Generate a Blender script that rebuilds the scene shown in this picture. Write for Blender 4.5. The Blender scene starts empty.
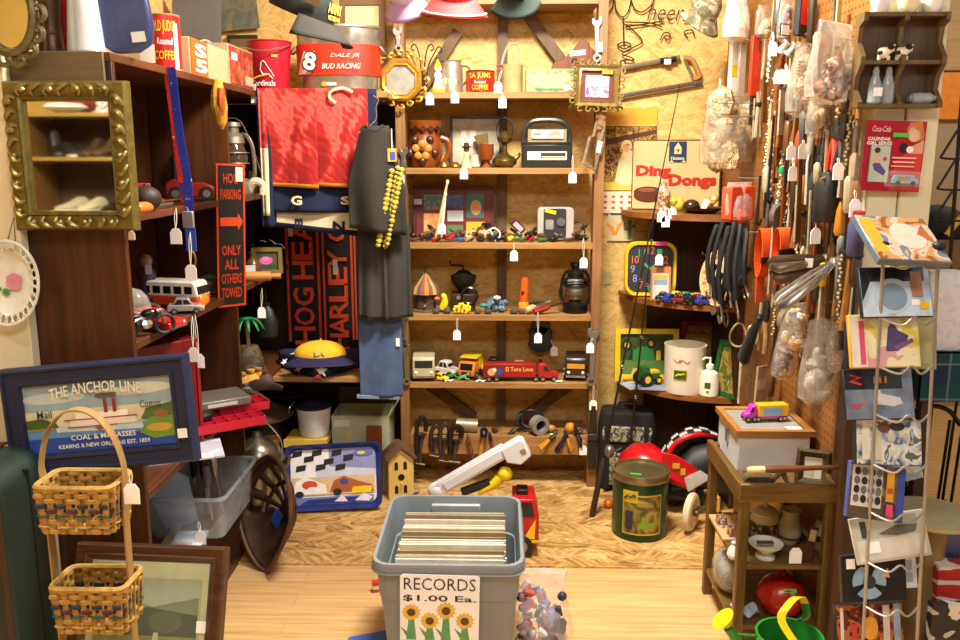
import bpy,math,random
from mathutils import Vector,Matrix,Euler,noise
random.seed(7)
PI=math.pi
SC=bpy.context.scene
COL=SC.collection
# ------------------------------------------------------------------ camera model (metres, +Y into the alcove)
F=850.0;PITCH=math.radians(11);EYE=1.52;YAW=math.atan(20/850*math.cos(PITCH))
cP,sP,cY,sY=math.cos(PITCH),math.sin(PITCH),math.cos(YAW),math.sin(YAW)
def K(px,py,X=None,Y=None,Z=None):
 x=(px-480)/F;y=-(py-320)/F
 f=cP+y*sP;u=-sP+y*cP
 d=Vector((x*cY-f*sY,x*sY+f*cY,u))
 t=Y/d.y if Y is not None else X/d.x if X is not None else(Z-EYE)/d.z
 return Vector((d.x*t,d.y*t,EYE+d.z*t))
def WX(px,Y,z):
 k=(px-480)/F;h=z-EYE
 return(k*(Y*cY*cP-h*sP)-Y*sY)/(cY+k*sY*cP)
def WZ(py,Y):return K(500,py,Y=Y).z
def FR(x0,y0,x1,y1,Y):
 a=K(x0,(y0+y1)/2,Y=Y);b=K(x1,(y0+y1)/2,Y=Y);zt=WZ(y0,Y);zb=WZ(y1,Y)
 return(a.x+b.x)/2,zb,b.x-a.x,zt-zb
cd=bpy.data.cameras.new('camera');cam=bpy.data.objects.new('camera',cd);COL.objects.link(cam)
cam.location=(0,0,EYE);cam.rotation_euler=(PI/2-PITCH,0,YAW)
cd.sensor_width=36;cd.lens=F/960*36;cd.clip_start=.05;cd.clip_end=60
SC.camera=cam
# ------------------------------------------------------------------ materials
def lin(h):
 h=h.lstrip('#');r=[int(h[i:i+2],16)/255 for i in(0,2,4)]
 return tuple(c/12.92 if c<=.04045 else((c+.055)/1.055)**2.4 for c in r)
_M={}
def base(name):
 m=bpy.data.materials.new(name);m.use_nodes=True;nt=m.node_tree
 return m,nt,nt.nodes['Principled BSDF'],nt.nodes,nt.links
def mixc(nt,fac,a,b,mode='MIX'):
 n=nt.nodes.new('ShaderNodeMix');n.data_type='RGBA';n.blend_type=mode
 for i,v in((0,fac),(6,a),(7,b)):
  if hasattr(v,'links'):nt.links.new(v,n.inputs[i])
  elif i==0:n.inputs[0].default_value=v
  else:n.inputs[i].default_value=(*v[:3],1)
 return n.outputs[2]
def math_(nt,op,a,b=None,c=None):
 n=nt.nodes.new('ShaderNodeMath');n.operation=op
 for i,v in enumerate((a,b,c)):
  if v is None:continue
  if hasattr(v,'links'):nt.links.new(v,n.inputs[i])
  else:n.inputs[i].default_value=v
 return n.outputs[0]
def coords(nt,scale=(1,1,1),rot=(0,0,0)):
 t=nt.nodes.new('ShaderNodeTexCoord');m=nt.nodes.new('ShaderNodeMapping')
 m.inputs['Scale'].default_value=scale;m.inputs['Rotation'].default_value=rot
 src=t.outputs['Object']
 if any(rot):
  m.inputs['Rotation'].default_value=(0,0,0);q=nt.nodes.new('ShaderNodeMapping');q.inputs['Rotation'].default_value=rot;nt.links.new(src,q.inputs[0]);src=q.outputs[0]
 nt.links.new(src,m.inputs[0]);return m.outputs[0]
def nz(nt,vec,scale,detail=3,rough=.55,dist=0):
 n=nt.nodes.new('ShaderNodeTexNoise');n.inputs['Scale'].default_value=scale
 n.inputs['Detail'].default_value=detail;n.inputs['Roughness'].default_value=rough;n.inputs['Distortion'].default_value=dist
 nt.links.new(vec,n.inputs['Vector']);return n
def ramp(nt,fac,stops,interp='LINEAR'):
 r=nt.nodes.new('ShaderNodeValToRGB');r.color_ramp.interpolation=interp;e=r.color_ramp.elements
 while len(e)<len(stops):e.new(.5)
 for i,(p,c)in enumerate(stops):e[i].position=p;e[i].color=(*(lin(c)if isinstance(c,str)else c),1)
 nt.links.new(fac,r.inputs[0]);return r.outputs[0]
def bumpn(nt,b,h,s,d=.002):
 n=nt.nodes.new('ShaderNodeBump');n.inputs['Strength'].default_value=s;n.inputs['Distance'].default_value=d
 nt.links.new(h,n.inputs['Height']);nt.links.new(n.outputs[0],b.inputs['Normal'])
def P(h,rough=.55,metal=0,var=.12,sc=25,bump=0,coat=0):
 """plain stuff with a little mottling"""
 k=('P',h,rough,metal,var,sc,bump,coat)
 if k in _M:return _M[k]
 m,nt,b,N,L=base('paint_'+h.strip('#'));c=lin(h);v=coords(nt);n=nz(nt,v,sc)
 f=math_(nt,'MULTIPLY_ADD',n.outputs[0],2.0,-.5);f=math_(nt,'MINIMUM',math_(nt,'MAXIMUM',f,0),1)
 L.new(mixc(nt,f,[x*(1-var)for x in c],[min(1,x*(1+var))for x in c]),b.inputs['Base Color'])
 b.inputs['Roughness'].default_value=rough;b.inputs['Metallic'].default_value=metal
 b.inputs['Coat Weight'].default_value=coat
 if bump:bumpn(nt,b,n.outputs[0],bump,.004)
 _M[k]=m;return m
def wood(a,bcol,axis='x',sc=1.,rough=.5,knots=False):
 k=('wood',a,bcol,axis,sc,rough,knots)
 if k in _M:return _M[k]
 m,nt,b,N,L=base('wood_'+a.strip('#'));s={'x':(1,14,14),'y':(14,1,14),'z':(14,14,1)}[axis]
 v=coords(nt,tuple(q*sc for q in s));n=nz(nt,v,3,5,.6,.6);n2=nz(nt,coords(nt),2.5*sc,2)
 f=math_(nt,'ADD',math_(nt,'MULTIPLY',n.outputs[0],.7),math_(nt,'MULTIPLY',n2.outputs[0],.3))
 c=ramp(nt,f,[(.33,a),(.66,bcol)])
 if knots:
  vo=N.new('ShaderNodeTexVoronoi');vo.inputs['Scale'].default_value=5;L.new(coords(nt,(1,1,.8)),vo.inputs['Vector'])
  kf=math_(nt,'LESS_THAN',vo.outputs['Distance'],.1)
  c=mixc(nt,math_(nt,'MULTIPLY',kf,.75),c,(.012,.007,.004))
 L.new(c,b.inputs['Base Color']);b.inputs['Roughness'].default_value=rough
 bumpn(nt,b,n.outputs[0],.15,.001);_M[k]=m;return m
def osb(cols,sc=1.,floor=False):
 m,nt,b,N,L=base('strand_board');v=coords(nt)
 vo=N.new('ShaderNodeTexVoronoi');vo.inputs['Scale'].default_value=(16 if floor else 30)*sc;w=nz(nt,v,5,2)
 ad=N.new('ShaderNodeVectorMath');ad.operation='MULTIPLY_ADD';L.new(w.outputs['Color'],ad.inputs[0]);ad.inputs[1].default_value=(.14,)*3;L.new(v,ad.inputs[2])
 mp=N.new('ShaderNodeMapping');L.new(ad.outputs[0],mp.inputs[0]);mp.inputs['Scale'].default_value=(.55,1.5 if floor else 1,1.5)
 L.new(mp.outputs[0],vo.inputs['Vector'])
 sep=N.new('ShaderNodeSeparateColor');L.new(vo.outputs['Color'],sep.inputs[0])
 up=(0,0,1)if floor else(0,1,0)
 ns=[]
 for ang in(.15,-.75,.9):
  r=tuple(q*ang for q in up);ns.append(nz(nt,coords(nt,(4,40,40)if not floor else(7,34,7),r),2*sc,4,.65,.4).outputs[0])
 f=mixc(nt,math_(nt,'GREATER_THAN',sep.outputs[0],.45),ns[0],ns[1])
 f=mixc(nt,math_(nt,'GREATER_THAN',sep.outputs[1],.7),f,ns[2])
 g=math_(nt,'ADD',math_(nt,'MULTIPLY',f,.84),math_(nt,'MULTIPLY',sep.outputs[2],.16))
 L.new(ramp(nt,g,[(.3,cols[0]),(.43,cols[1]),(.55,cols[2]),(.7,cols[3])]),b.inputs['Base Color'])
 b.inputs['Roughness'].default_value=.6;bumpn(nt,b,f,.25,.002);return m
def planks():
 m,nt,b,N,L=base('pine_planks');v=coords(nt)
 br=N.new('ShaderNodeTexBrick');L.new(v,br.inputs['Vector']);br.offset=.37
 for q,val in(('Scale',1),('Brick Width',1.9),('Row Height',.083),('Mortar Size',.0012),('Mortar Smooth',.2),('Bias',0)):br.inputs[q].default_value=val
 br.inputs['Color1'].default_value=(*lin('#dcb27c'),1);br.inputs['Color2'].default_value=(*lin('#cfa066'),1);br.inputs['Mortar'].default_value=(*lin('#8a5526'),1)
 n=nz(nt,coords(nt,(1.5,30,1)),2,5,.6,.5)
 c=mixc(nt,.6,br.outputs['Color'],ramp(nt,n.outputs[0],[(.3,'#b88648'),(.55,'#e0b67c'),(.8,'#eccb9c')]))
 L.new(c,b.inputs['Base Color']);b.inputs['Roughness'].default_value=.32;bumpn(nt,b,br.outputs['Fac'],-.3,.001);return m
def pegboard():
 m,nt,b,N,L=base('pegboard');v=coords(nt,(38,38,38))
 fr=N.new('ShaderNodeVectorMath');fr.operation='FRACTION';L.new(v,fr.inputs[0])
 sp=N.new('ShaderNodeSeparateXYZ');L.new(fr.outputs[0],sp.inputs[0])
 d=math_(nt,'SQRT',math_(nt,'ADD',*[math_(nt,'POWER',math_(nt,'SUBTRACT',sp.outputs[i],.5),2)for i in(1,2)]))
 h=math_(nt,'LESS_THAN',d,.17);n=nz(nt,coords(nt),12,4)
 L.new(mixc(nt,h,ramp(nt,n.outputs[0],[(.3,'#7e4f20'),(.7,'#9c672c')]),lin('#4a2a0e')),b.inputs['Base Color'])
 b.inputs['Roughness'].default_value=.55;return m
def mottle(cols,sc=30,rough=.35,interp='CONSTANT',stretch=(1,1,1)):
 """printed picture: patches of several colours"""
 k=('mot',tuple(cols),sc,rough,interp,stretch)
 if k in _M:return _M[k]
 m,nt,b,N,L=base('print');n=nz(nt,coords(nt,stretch),sc,2,.5,.8);q=len(cols)
 L.new(ramp(nt,n.outputs[0],[(.3+.4*i/max(1,q-1)-(.02 if i==0 else 0),c)for i,c in enumerate(cols)],interp),b.inputs['Base Color'])
 b.inputs['Roughness'].default_value=rough;_M[k]=m;return m
def clear(h='#ffffff',see=.7,rough=.12,var=.25):
 k=('clear',h,see,rough,var)
 if k in _M:return _M[k]
 m,nt,b,N,L=base('clear_plastic');out=N['Material Output']
 b.inputs['Base Color'].default_value=(*lin(h),1);b.inputs['Roughness'].default_value=rough;b.inputs['Specular IOR Level'].default_value=.8
 t=N.new('ShaderNodeBsdfTransparent');t.inputs[0].default_value=(*[.5+.5*c for c in lin(h)],1);mx=N.new('ShaderNodeMixShader')
 n=nz(nt,coords(nt),18,3);f=math_(nt,'ADD',math_(nt,'MULTIPLY',math_(nt,'SUBTRACT',n.outputs[0],.5),var*2),1-see)
 L.new(math_(nt,'MAXIMUM',f,.04),mx.inputs[0]);L.new(t.outputs[0],mx.inputs[1]);L.new(b.outputs[0],mx.inputs[2]);L.new(mx.outputs[0],out.inputs[0])
 bumpn(nt,b,n.outputs[0],.5,.01);_M[k]=m;return m
def plaid():
 m,nt,b,N,L=base('plaid');v=coords(nt);sp=N.new('ShaderNodeSeparateXYZ');L.new(v,sp.inputs[0])
 c=lin('#14284a')
 for i,(per,w,col)in enumerate(((.12,.45,'#10504a'),(.12,.06,'#7a8aa0'))):
  for ax in(0,2):
   f=math_(nt,'LESS_THAN',math_(nt,'FRACT',math_(nt,'DIVIDE',sp.outputs[ax],per)),w)
   c=mixc(nt,math_(nt,'MULTIPLY',f,.5),c,lin(col))
 L.new(c,b.inputs['Base Color']);b.inputs['Roughness'].default_value=.9;return m
def mirrorm():
 m,nt,b,N,L=base('mirror_glass');b.inputs['Metallic'].default_value=1;b.inputs['Roughness'].default_value=.03
 n=nz(nt,coords(nt),3);L.new(ramp(nt,n.outputs[0],[(.3,'#d8dcd4'),(.7,'#e6e8e0')]),b.inputs['Base Color']);return m
WHITE=P('#f2efe6',.6);BLACK=P('#0c0c0d',.5);STEEL=P('#b4b2aa',.28,.9,.25,60);DARKSTEEL=P('#3c3a36',.4,.7,.3,60)
BRASS=P('#a07a34',.35,.85,.2);RUST=P('#6e4326',.8,.3,.4,60,.3);GOLD=P('#8f7a40',.42,.55,.35,60,.5);TAGW=P('#fbfaf6',.6,0,.03)
STRING=P('#e8e0cf',.9);DWOOD=wood('#2c1509','#4e2912','y',1,.42);DWOODZ=wood('#2e180a','#5c3216','z',.8,.4,True);DWOODX=wood('#2a1409','#4a2710','x',1,.42)
SHELFW=wood('#80562a','#b4864c','x',1,.55);UPW=wood('#6e4a26','#9c7040','z',1,.55);BRACEW=wood('#4c341c','#745230','z',1,.6)
CLEAR=clear();BAGM=clear('#e0d6c8',.74,.12,.35);MIRROR=mirrorm();RED=P('#b5121b',.4);ORANGE=P('#e8501c',.5);YEL=P('#f0c41a',.45)
# ------------------------------------------------------------------ mesh builder
def cr(pts,n=6,closed=False):
 """smooth curve through points"""
 p=[Vector(q)for q in pts];out=[];N=len(p)
 for i in range(N if closed else N-1):
  a,b,c,d=(p[(i-1)%N],p[i],p[(i+1)%N],p[(i+2)%N])if closed else(p[max(i-1,0)],p[i],p[i+1],p[min(i+2,N-1)])
  for k in range(n):
   t=k/n;out.append(.5*((2*b)+(c-a)*t+(2*a-5*b+4*c-d)*t*t+(3*b-a-3*c+d)*t**3))
 if not closed:out.append(p[-1])
 return out
class MB:
 def __init__(s):s.v=[];s.f=[];s.mi=[];s.m=0;s.x=None
 def add(s,vs,fs):
  o=len(s.v)
  for q in vs:
   q=Vector(q);s.v.append(tuple(s.x@q)if s.x else tuple(q))
  for f in fs:s.f.append([i+o for i in f]);s.mi.append(s.m)
  return s
 def at(s,loc=(0,0,0),rot=(0,0,0),sc=1):s.x=Matrix.Translation(loc)@Euler(rot).to_matrix().to_4x4()@(Matrix.Diagonal((*([sc]*3 if not hasattr(sc,'__len__')else sc),1)));return s
 def box(s,x0,x1,y0,y1,z0,z1):
  return s.add([(x,y,z)for z in(z0,z1)for x,y in((x0,y0),(x1,y0),(x1,y1),(x0,y1))],[(3,2,1,0),(4,5,6,7),(0,1,5,4),(1,2,6,5),(2,3,7,6),(3,0,4,7)])
 def cbox(s,c,d,rot=None):
  if rot:
   o=s.x;s.x=(o or Matrix())@Matrix.Translation(c)@Euler(rot).to_matrix().to_4x4();s.box(-d[0]/2,d[0]/2,-d[1]/2,d[1]/2,-d[2]/2,d[2]/2);s.x=o;return s
  return s.box(c[0]-d[0]/2,c[0]+d[0]/2,c[1]-d[1]/2,c[1]+d[1]/2,c[2]-d[2]/2,c[2]+d[2]/2)
 def loft(s,rings,closed=True,caps=True):
  n=len(rings[0]);vs=[q for r in rings for q in r];fs=[]
  for i in range(len(rings)-1):
   for j in range(n if closed else n-1):
    k=(j+1)%n;fs.append((i*n+j,i*n+k,(i+1)*n+k,(i+1)*n+j))
  if caps and closed:fs.append(tuple(range(n))[::-1]);fs.append(tuple(range((len(rings)-1)*n,len(rings)*n)))
  return s.add(vs,fs)
 def tube(s,pts,r,n=7,closed=False,flat=1.):
  p=[Vector(q)for q in pts];N=len(p);R=r if hasattr(r,'__len__')else[r]*N;rings=[];u=None
  for i in range(N):
   t=(p[(i+1)%N]-p[i-1])if closed else(p[min(i+1,N-1)]-p[max(i-1,0)])
   if t.length<1e-9:t=Vector((0,0,1))
   t.normalize()
   if u is None:u=t.orthogonal().normalized()if abs(t.y)>.9 else(Vector((0,1,0))-t*t.y).normalized()
   else:
    u=u-t*u.dot(t);u=u.normalized()if u.length>1e-6 else t.orthogonal().normalized()
   w=t.cross(u);rings.append([p[i]+u*math.cos(a)*R[i]*flat+w*math.sin(a)*R[i]for a in(2*PI*k/n for k in range(n))])
  if closed:rings.append(rings[0])
  return s.loft(rings,True,not closed)
 def cyl(s,a,b,r,r2=None,n=16):return s.tube([a,b],[r,r if r2 is None else r2],n)
 def lathe(s,prof,c=(0,0,0),n=24,sx=1,sy=1,caps=True):
  c=Vector(c);rings=[[c+Vector((max(r,1e-4)*math.cos(2*PI*k/n)*sx,max(r,1e-4)*math.sin(2*PI*k/n)*sy,z))for k in range(n)]for r,z in prof]
  return s.loft(rings,True,caps)
 def ball(s,c,r,sc=(1,1,1),n=14):
  c=Vector(c);m=max(4,n//2);rings=[]
  for i in range(m+1):
   a=-PI/2+PI*i/m;rings.append([c+Vector((max(math.cos(a),.01)*r*math.cos(2*PI*k/n)*sc[0],max(math.cos(a),.01)*r*math.sin(2*PI*k/n)*sc[1],math.sin(a)*r*sc[2]))for k in range(n)])
  return s.loft(rings)
 def prism(s,poly,y0,y1):
  """polygon in x,z extruded along y (poly anticlockwise seen from the front)"""
  n=len(poly);vs=[(x,y0,z)for x,z in poly]+[(x,y1,z)for x,z in poly]
  return s.add(vs,[tuple(range(n)),tuple(range(n,2*n))[::-1]]+[(i,i+n,(i+1)%n+n,(i+1)%n)for i in range(n)])
 def frame(s,w,h,b,d0,d1,prof=None):
  """picture frame around the origin, bars b wide, from y=d0 to d1; prof = [(inward, y)...]"""
  prof=prof or[(0,d1),(0,d0),(b,d0),(b,d1)]
  rings=[[(sx*(w/2-q),y,sz*(h/2-q))for q,y in prof]for sx,sz in((-1,-1),(1,-1),(1,1),(-1,1))]
  rings.append(rings[0]);n=len(prof);vs=[q for r in rings for q in r];fs=[]
  for i in range(4):
   for j in range(n):k=(j+1)%n;fs.append((i*n+j,(i+1)*n+j,(i+1)*n+k,i*n+k))
  return s.add(vs,fs)
 def sheet(s,fn,nu,nv):
  vs=[fn(i/nu,j/nv)for j in range(nv+1)for i in range(nu+1)];w=nu+1
  return s.add(vs,[(j*w+i,j*w+i+1,(j+1)*w+i+1,(j+1)*w+i)for j in range(nv)for i in range(nu)])
 def arc(s,r,z0,z1,a0,a1,n=12,r1=None):
  return s.sheet(lambda u,v:((r+(((r1 or r)-r)*v))*math.sin(a0+(a1-a0)*u),-(r+((r1 or r)-r)*v)*math.cos(a0+(a1-a0)*u),z0+(z1-z0)*v),n,1)
def circ(cx,cz,rx,rz=None,n=20,a0=0):return[(cx+rx*math.cos(a0+2*PI*k/n),cz+(rx if rz is None else rz)*math.sin(a0+2*PI*k/n))for k in range(n)]
def rrect(w,h,r,n=4,cx=0,cz=0):
 return[(cx+sx*(w/2-r)+r*math.cos(a),cz+sz*(h/2-r)+r*math.sin(a))for sx,sz,q in((1,1,0),(-1,1,1),(-1,-1,2),(1,-1,3))for a in(PI/2*(q+k/n)for k in range(n+1))]
def mesh(name,mb,mats,parent=None,bev=0,sub=0,solid=0,loc=None,rot=None):
 me=bpy.data.meshes.new(name);me.from_pydata(mb.v,[],mb.f);mats=mats if isinstance(mats,(list,tuple))else[mats]
 for m in mats:me.materials.append(m)
 me.polygons.foreach_set('material_index',mb.mi);me.polygons.foreach_set('use_smooth',[True]*len(mb.f))
 me.validate();me.set_sharp_from_angle(angle=math.radians(38));me.update()
 o=bpy.data.objects.new(name,me);COL.objects.link(o)
 if parent:o.parent=parent
 if loc:o.location=loc
 if rot:o.rotation_euler=rot
 if solid:q=o.modifiers.new('s','SOLIDIFY');q.thickness=solid;q.offset=0
 if bev:q=o.modifiers.new('b','BEVEL');q.width=bev;q.segments=2;q.limit_method='ANGLE'
 if sub:q=o.modifiers.new('u','SUBSURF');q.levels=q.render_levels=sub
 return o
def meta(o,label,cat,group=None):
 o['label']=label;o['category']=cat
 if group:o['group']=group
 return o
def T(name,label,cat,loc=(0,0,0),rot=(0,0,0),group=None):
 o=bpy.data.objects.new(name,None);COL.objects.link(o);o.location=loc;o.empty_display_size=.05
 o.rotation_euler=rot if hasattr(rot,'__len__')else(0,0,rot);return meta(o,label,cat,group)
def one(name,mb,mats,label,cat,loc=(0,0,0),rot=(0,0,0),group=None,**k):
 return meta(mesh(name,mb,mats,None,loc=loc,rot=rot if hasattr(rot,'__len__')else(0,0,rot),**k),label,cat,group)
def struct(name,mb,mats,**k):o=mesh(name,mb,mats,**k);o['kind']='structure';return o
def text(root,s,w,h,loc,mat,rot=(0,0,0),bend=0,name='lettering',fat=.012,depth=.0006,flip=False,shear=0,arch=0):
 """lettering fitted into w x h, standing in the local x,z plane facing -y"""
 c=bpy.data.curves.new('t','FONT');c.body=s;c.size=1;c.offset=fat;c.resolution_u=2;c.shear=shear;c.align_x='CENTER'
 o=bpy.data.objects.new('t',c);COL.objects.link(o);dg=bpy.context.evaluated_depsgraph_get()
 src=bpy.data.meshes.new_from_object(o.evaluated_get(dg));bpy.data.objects.remove(o);bpy.data.curves.remove(c)
 vs=[v.co.copy()for v in src.vertices];fs=[list(p.vertices)for p in src.polygons];bpy.data.meshes.remove(src)
 x0=min(v.x for v in vs);x1=max(v.x for v in vs);y0=min(v.y for v in vs);y1=max(v.y for v in vs);out=[]
 for v in vs:
  x=((v.x-x0)/(x1-x0)-.5)*w;z=((v.y-y0)/(y1-y0)-.5)*h
  z+=arch*(1-(2*x/w)**2)
  out.append((bend*math.sin(x/bend),-bend*math.cos(x/bend),z)if bend else(x,-depth,z))
 mb=MB();mb.add(out,fs);o=mesh(name,mb,mat,root,loc=loc,rot=rot);return o
def art(root,name,w,h,bg,shapes,loc=(0,0,0),rot=(0,0,0),th=.003):
 """flat picture: a thin panel and coloured shapes on its face; shapes in 0..1 units"""
 mb=MB();mats=[bg];mb.box(-w/2,w/2,0,th,-h/2,h/2);y=0
 for mt,poly in shapes:
  if mt not in mats:mats.append(mt)
  mb.m=mats.index(mt);y-=.0003;mb.add([((u-.5)*w,y,(v-.5)*h)for u,v in poly],[tuple(range(len(poly)))])
 return mesh(name,mb,mats,root,loc=loc,rot=rot)
def rc(x0,y0,x1,y1):return[(x0,y0),(x1,y0),(x1,y1),(x0,y1)]
TAGC=[0]
def price_tag(top,bottom,label,group=None,wide=1.,yaw=0,tilt=0):
 """paper price tag on a loop of string, from the point it is tied at down to its lower end"""
 top=Vector(top);bottom=Vector(bottom);r=T('price_tag',label,'price tag',bottom,(0,tilt,yaw),group)
 w=.034*wide;h=.046*wide;mb=MB();pl=[(-w/2,0),(w/2,0),(w/2,h*.75),(w*.25,h),(-w*.25,h),(-w/2,h*.75)];mb.prism(pl,-.0008,.0008)
 mesh('card',mb,TAGW,r);e=Euler((0,tilt,yaw)).to_matrix().inverted()@(top-bottom)
 mb=MB();mb.tube(cr([(0,0,h*.88),Vector((0,0,h))*.5+e*.5+Vector((.003,0,0)),e],4),.0011,4);mb.tube(cr([(0,0,h*.88),Vector((0,0,h))*.4+e*.6+Vector((-.004,0,0)),e],4),.0011,4)
 mesh('string',mb,STRING,r);return r
def copytree(o,parent=None):
 c=o.copy();COL.objects.link(c)
 if parent:c.parent=parent
 for ch in[q for q in bpy.data.objects if q.parent==o]:copytree(ch,c)
 return c
# ------------------------------------------------------------------ the setting
OSBW=osb(('#a87e3c','#c69c54','#d4ae66','#e0be7a'));OSBF=osb(('#74491e','#ae8044','#cda460','#e2bf84'),.8,True)
CREAM=P('#e0d6b4',.6,0,.08,6);TANW=P('#b58a4c',.7,0,.1,4)
struct('floor',MB().box(-4.5,4.5,-3.5,5.2,-.05,0),planks())
struct('floor_back',MB().box(-1.26,1.02,2.955,3.995,0,.006),OSBF)
struct('wall_back',MB().box(-1.3,1.08,4.0,4.06,0,2.75),OSBW)
struct('wall_left',MB().box(-1.34,-1.285,2.26,4.0,0,2.75),OSBW)
struct('wall_left_front',MB().box(-4.5,-1.3,2.19,2.24,0,2.75),P('#d8c48a',.65,0,.06,3))
struct('trim_1',MB().box(-1.34,-1.222,2.14,2.178,0,2.75),CREAM,bev=.004)
struct('wall_right',MB().box(1.02,1.04,2.44,4.0,0,2.75),pegboard())
struct('trim_2',MB().box(.999,1.082,2.36,2.44,1.0,2.75).box(1.085,1.171,2.355,2.44,1.0,2.75),CREAM,bev=.004)
struct('trim_3',MB().box(1.0,1.17,2.37,2.44,0,1.0),wood('#3a2412','#5a3a1e','z',1))
struct('wall_far',MB().box(1.08,4.5,5.1,5.16,0,2.75),P('#a08a68',.7,0,.1,5))
struct('wall_rear',MB().box(-4.5,4.5,-1.36,-1.3,0,2.75),P('#c9a24e',.7,0,.1,4))
struct('wall_side',MB().box(-4.5,-4.44,-3.5,2.3,0,2.75),P('#c8b888',.7))
struct('wall_side_right',MB().box(3.6,3.66,-1.3,5.1,0,2.75),P('#c0aa80',.7))
struct('ceiling',MB().box(-4.5,4.5,-3.5,5.2,2.75,2.8),P('#d8cfb8',.8))
# shop lights: ceiling tubes, a daylight window off to the right, two added fills
def area(name,loc,target,size,energy,col,sy=None):
 l=bpy.data.lights.new(name,'AREA');l.energy=energy;l.color=col;l.size=size
 if sy:l.shape='RECTANGLE';l.size_y=sy
 o=bpy.data.objects.new(name,l);COL.objects.link(o);o.location=loc;d=Vector(target)-Vector(loc);o.rotation_euler=d.to_track_quat('-Z','Y').to_euler();return o
area('alcove_lamp',(.15,2.5,2.7),(.15,2.85,1.0),.5,90,(1,.95,.83),.3)
area('shop_lamp',(.1,.6,2.7),(0,1.6,.3),1.4,34,(.96,.98,1),.5)
area('window_light',(3.2,.6,1.9),(.9,2.2,.9),1.0,13,(.8,.9,1),1.3)
area('next_room_fill',(2.6,3.9,2.7),(2.4,4.4,1),.6,22,(1,.93,.82))  # unseen light added to brighten the dull room beyond the post
area('rear_fill',(-2.0,1.2,2.7),(-2.4,-.45,1.3),.5,110,(1,.92,.76))  # unseen light added and aimed at the cabinet so its mirrored shoes show
w=bpy.data.worlds.new('world');SC.world=w;w.use_nodes=True;w.node_tree.nodes['Background'].inputs[0].default_value=(.95,.95,.95,1);w.node_tree.nodes['Background'].inputs[1].default_value=.17
SC.view_settings.view_transform='Standard';SC.view_settings.look='None';SC.view_settings.gamma=1;SC.view_settings.use_curve_mapping=False;SC.view_settings.exposure=0.35
# ------------------------------------------------------------------ fixed furniture
YS=3.74;SZ={0:2.165,1:1.783,2:1.464,3:1.139,4:.816,5:.502,6:.25}
u=T('shelf_unit','tall open pine shelf unit against the strand board back wall','shelf',(0,YS,0))
for x in(-.43,.43):mesh('upright',MB().box(x-.021,x+.021,-.002,.088,0,2.6),UPW,u,bev=.002)
for k,z in SZ.items():
 if k==6:mesh('apron',MB().box(-.409,.409,0,.02,z-.09,z),SHELFW,u,bev=.002);mesh('shelf',MB().box(-.409,.409,.02,.25,z-.02,z-.001),SHELFW,u)
 else:mesh('shelf',MB().box(-.409,.409,0,.25,z-.027,z),SHELFW,u,bev=.002)
mesh('centre_post',MB().box(-.012,.032,.215,.255,.01,2.6),BRACEW,u)
for x0,z0,x1,z1 in((-.19,2.06,-.36,1.80),(.12,2.13,.30,1.90),(-.40,.475,-.12,.27),(.40,.475,.12,.27)):
 d=Vector((x1-x0,0,z1-z0));mb=MB().at(((x0+x1)/2,.222,(z0+z1)/2),(0,-math.atan2(d.z,d.x),0)).box(-d.length/2,d.length/2,-.012,.012,-.024,.024);mesh('brace',mb,BRACEW,u)
# left bookcase
XB=-.97;LZ={'top':1.771,'b':1.366,'c':1.027,'d':.60,'e':.28}
b=T('bookcase','dark stained bookcase along the left wall with knotty end panel','bookcase',(0,0,0))
mesh('end_panel',MB().box(-1.252,XB,2.18,2.2,0,1.749),DWOODZ,b,bev=.002)
mesh('divider',MB().box(-1.25,XB-.004,3.08,3.1,0,1.75),DWOODZ,b)
mesh('back_panel',MB().box(-1.268,-1.253,2.18,3.98,0,1.75),DWOODZ,b)
for k,z in LZ.items():mesh('top' if k=='top' else 'shelf',MB().box(-1.252,XB,2.2 if k!='top' else 2.178,3.98 if k!='e' else 3.08,z-.022,z),wood('#3a1d0c','#6a3a18','y',1,.45),b,bev=.002)
mesh('kickboard',MB().box(XB-.03,XB-.012,2.2,3.08,0,.255),DWOOD,b)
b=T('corner_shelf','dark shelf section in the left rear corner beside the pine unit','shelf',(0,0,0))
mesh('back_panel',MB().box(-1.25,-.455,3.982,3.994,.008,1.745),wood('#1d0f07','#33200f','z',.8),b)
mesh('top',MB().box(-.968,-.455,3.5,3.98,1.745,1.771),SHELFW,b,bev=.002);mesh('shelf',MB().box(-.968,-.455,3.5,3.98,.565,.588),SHELFW,b,bev=.002)
mesh('header_board',MB().box(-1.235,-.985,2.168,2.179,1.69,1.772),wood('#5a4a34','#7a6648','x',1),bpy.data.objects['bookcase'],bev=.002)
# right rounded corner shelves
b=T('rounded_corner_shelf','dark brown corner shelf with rounded boards below the cream tin sign','shelf',(0,0,0));CX,CY,CR=.985,3.97,.41
mesh('back_panel',MB().box(.70,1.0,3.972,3.992,.008,1.25),wood('#2a1508','#452410','z',1),b);mesh('side_panel',MB().box(1.0,1.016,3.5,3.992,.008,1.25),wood('#2a1508','#452410','z',1),b)
RZ={'a':1.272,'b':.895,'c':.495}
for z in RZ.values():
 pl=[(1.0,3.972),(.56,3.972)]+[(1.0-.44*math.cos(a),3.972-.44*math.sin(a))for a in(PI/2*k/12 for k in range(1,13))]
 mb=MB();n=len(pl);mb.add([(x,y,z-.024)for x,y in pl]+[(x,y,z)for x,y in pl],[tuple(range(n))[::-1],tuple(range(n,2*n))]+[(i,(i+1)%n,(i+1)%n+n,i+n)for i in range(n)]);mesh('shelf',mb,wood('#6a3c18','#9a6028','x',1),b)
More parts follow.
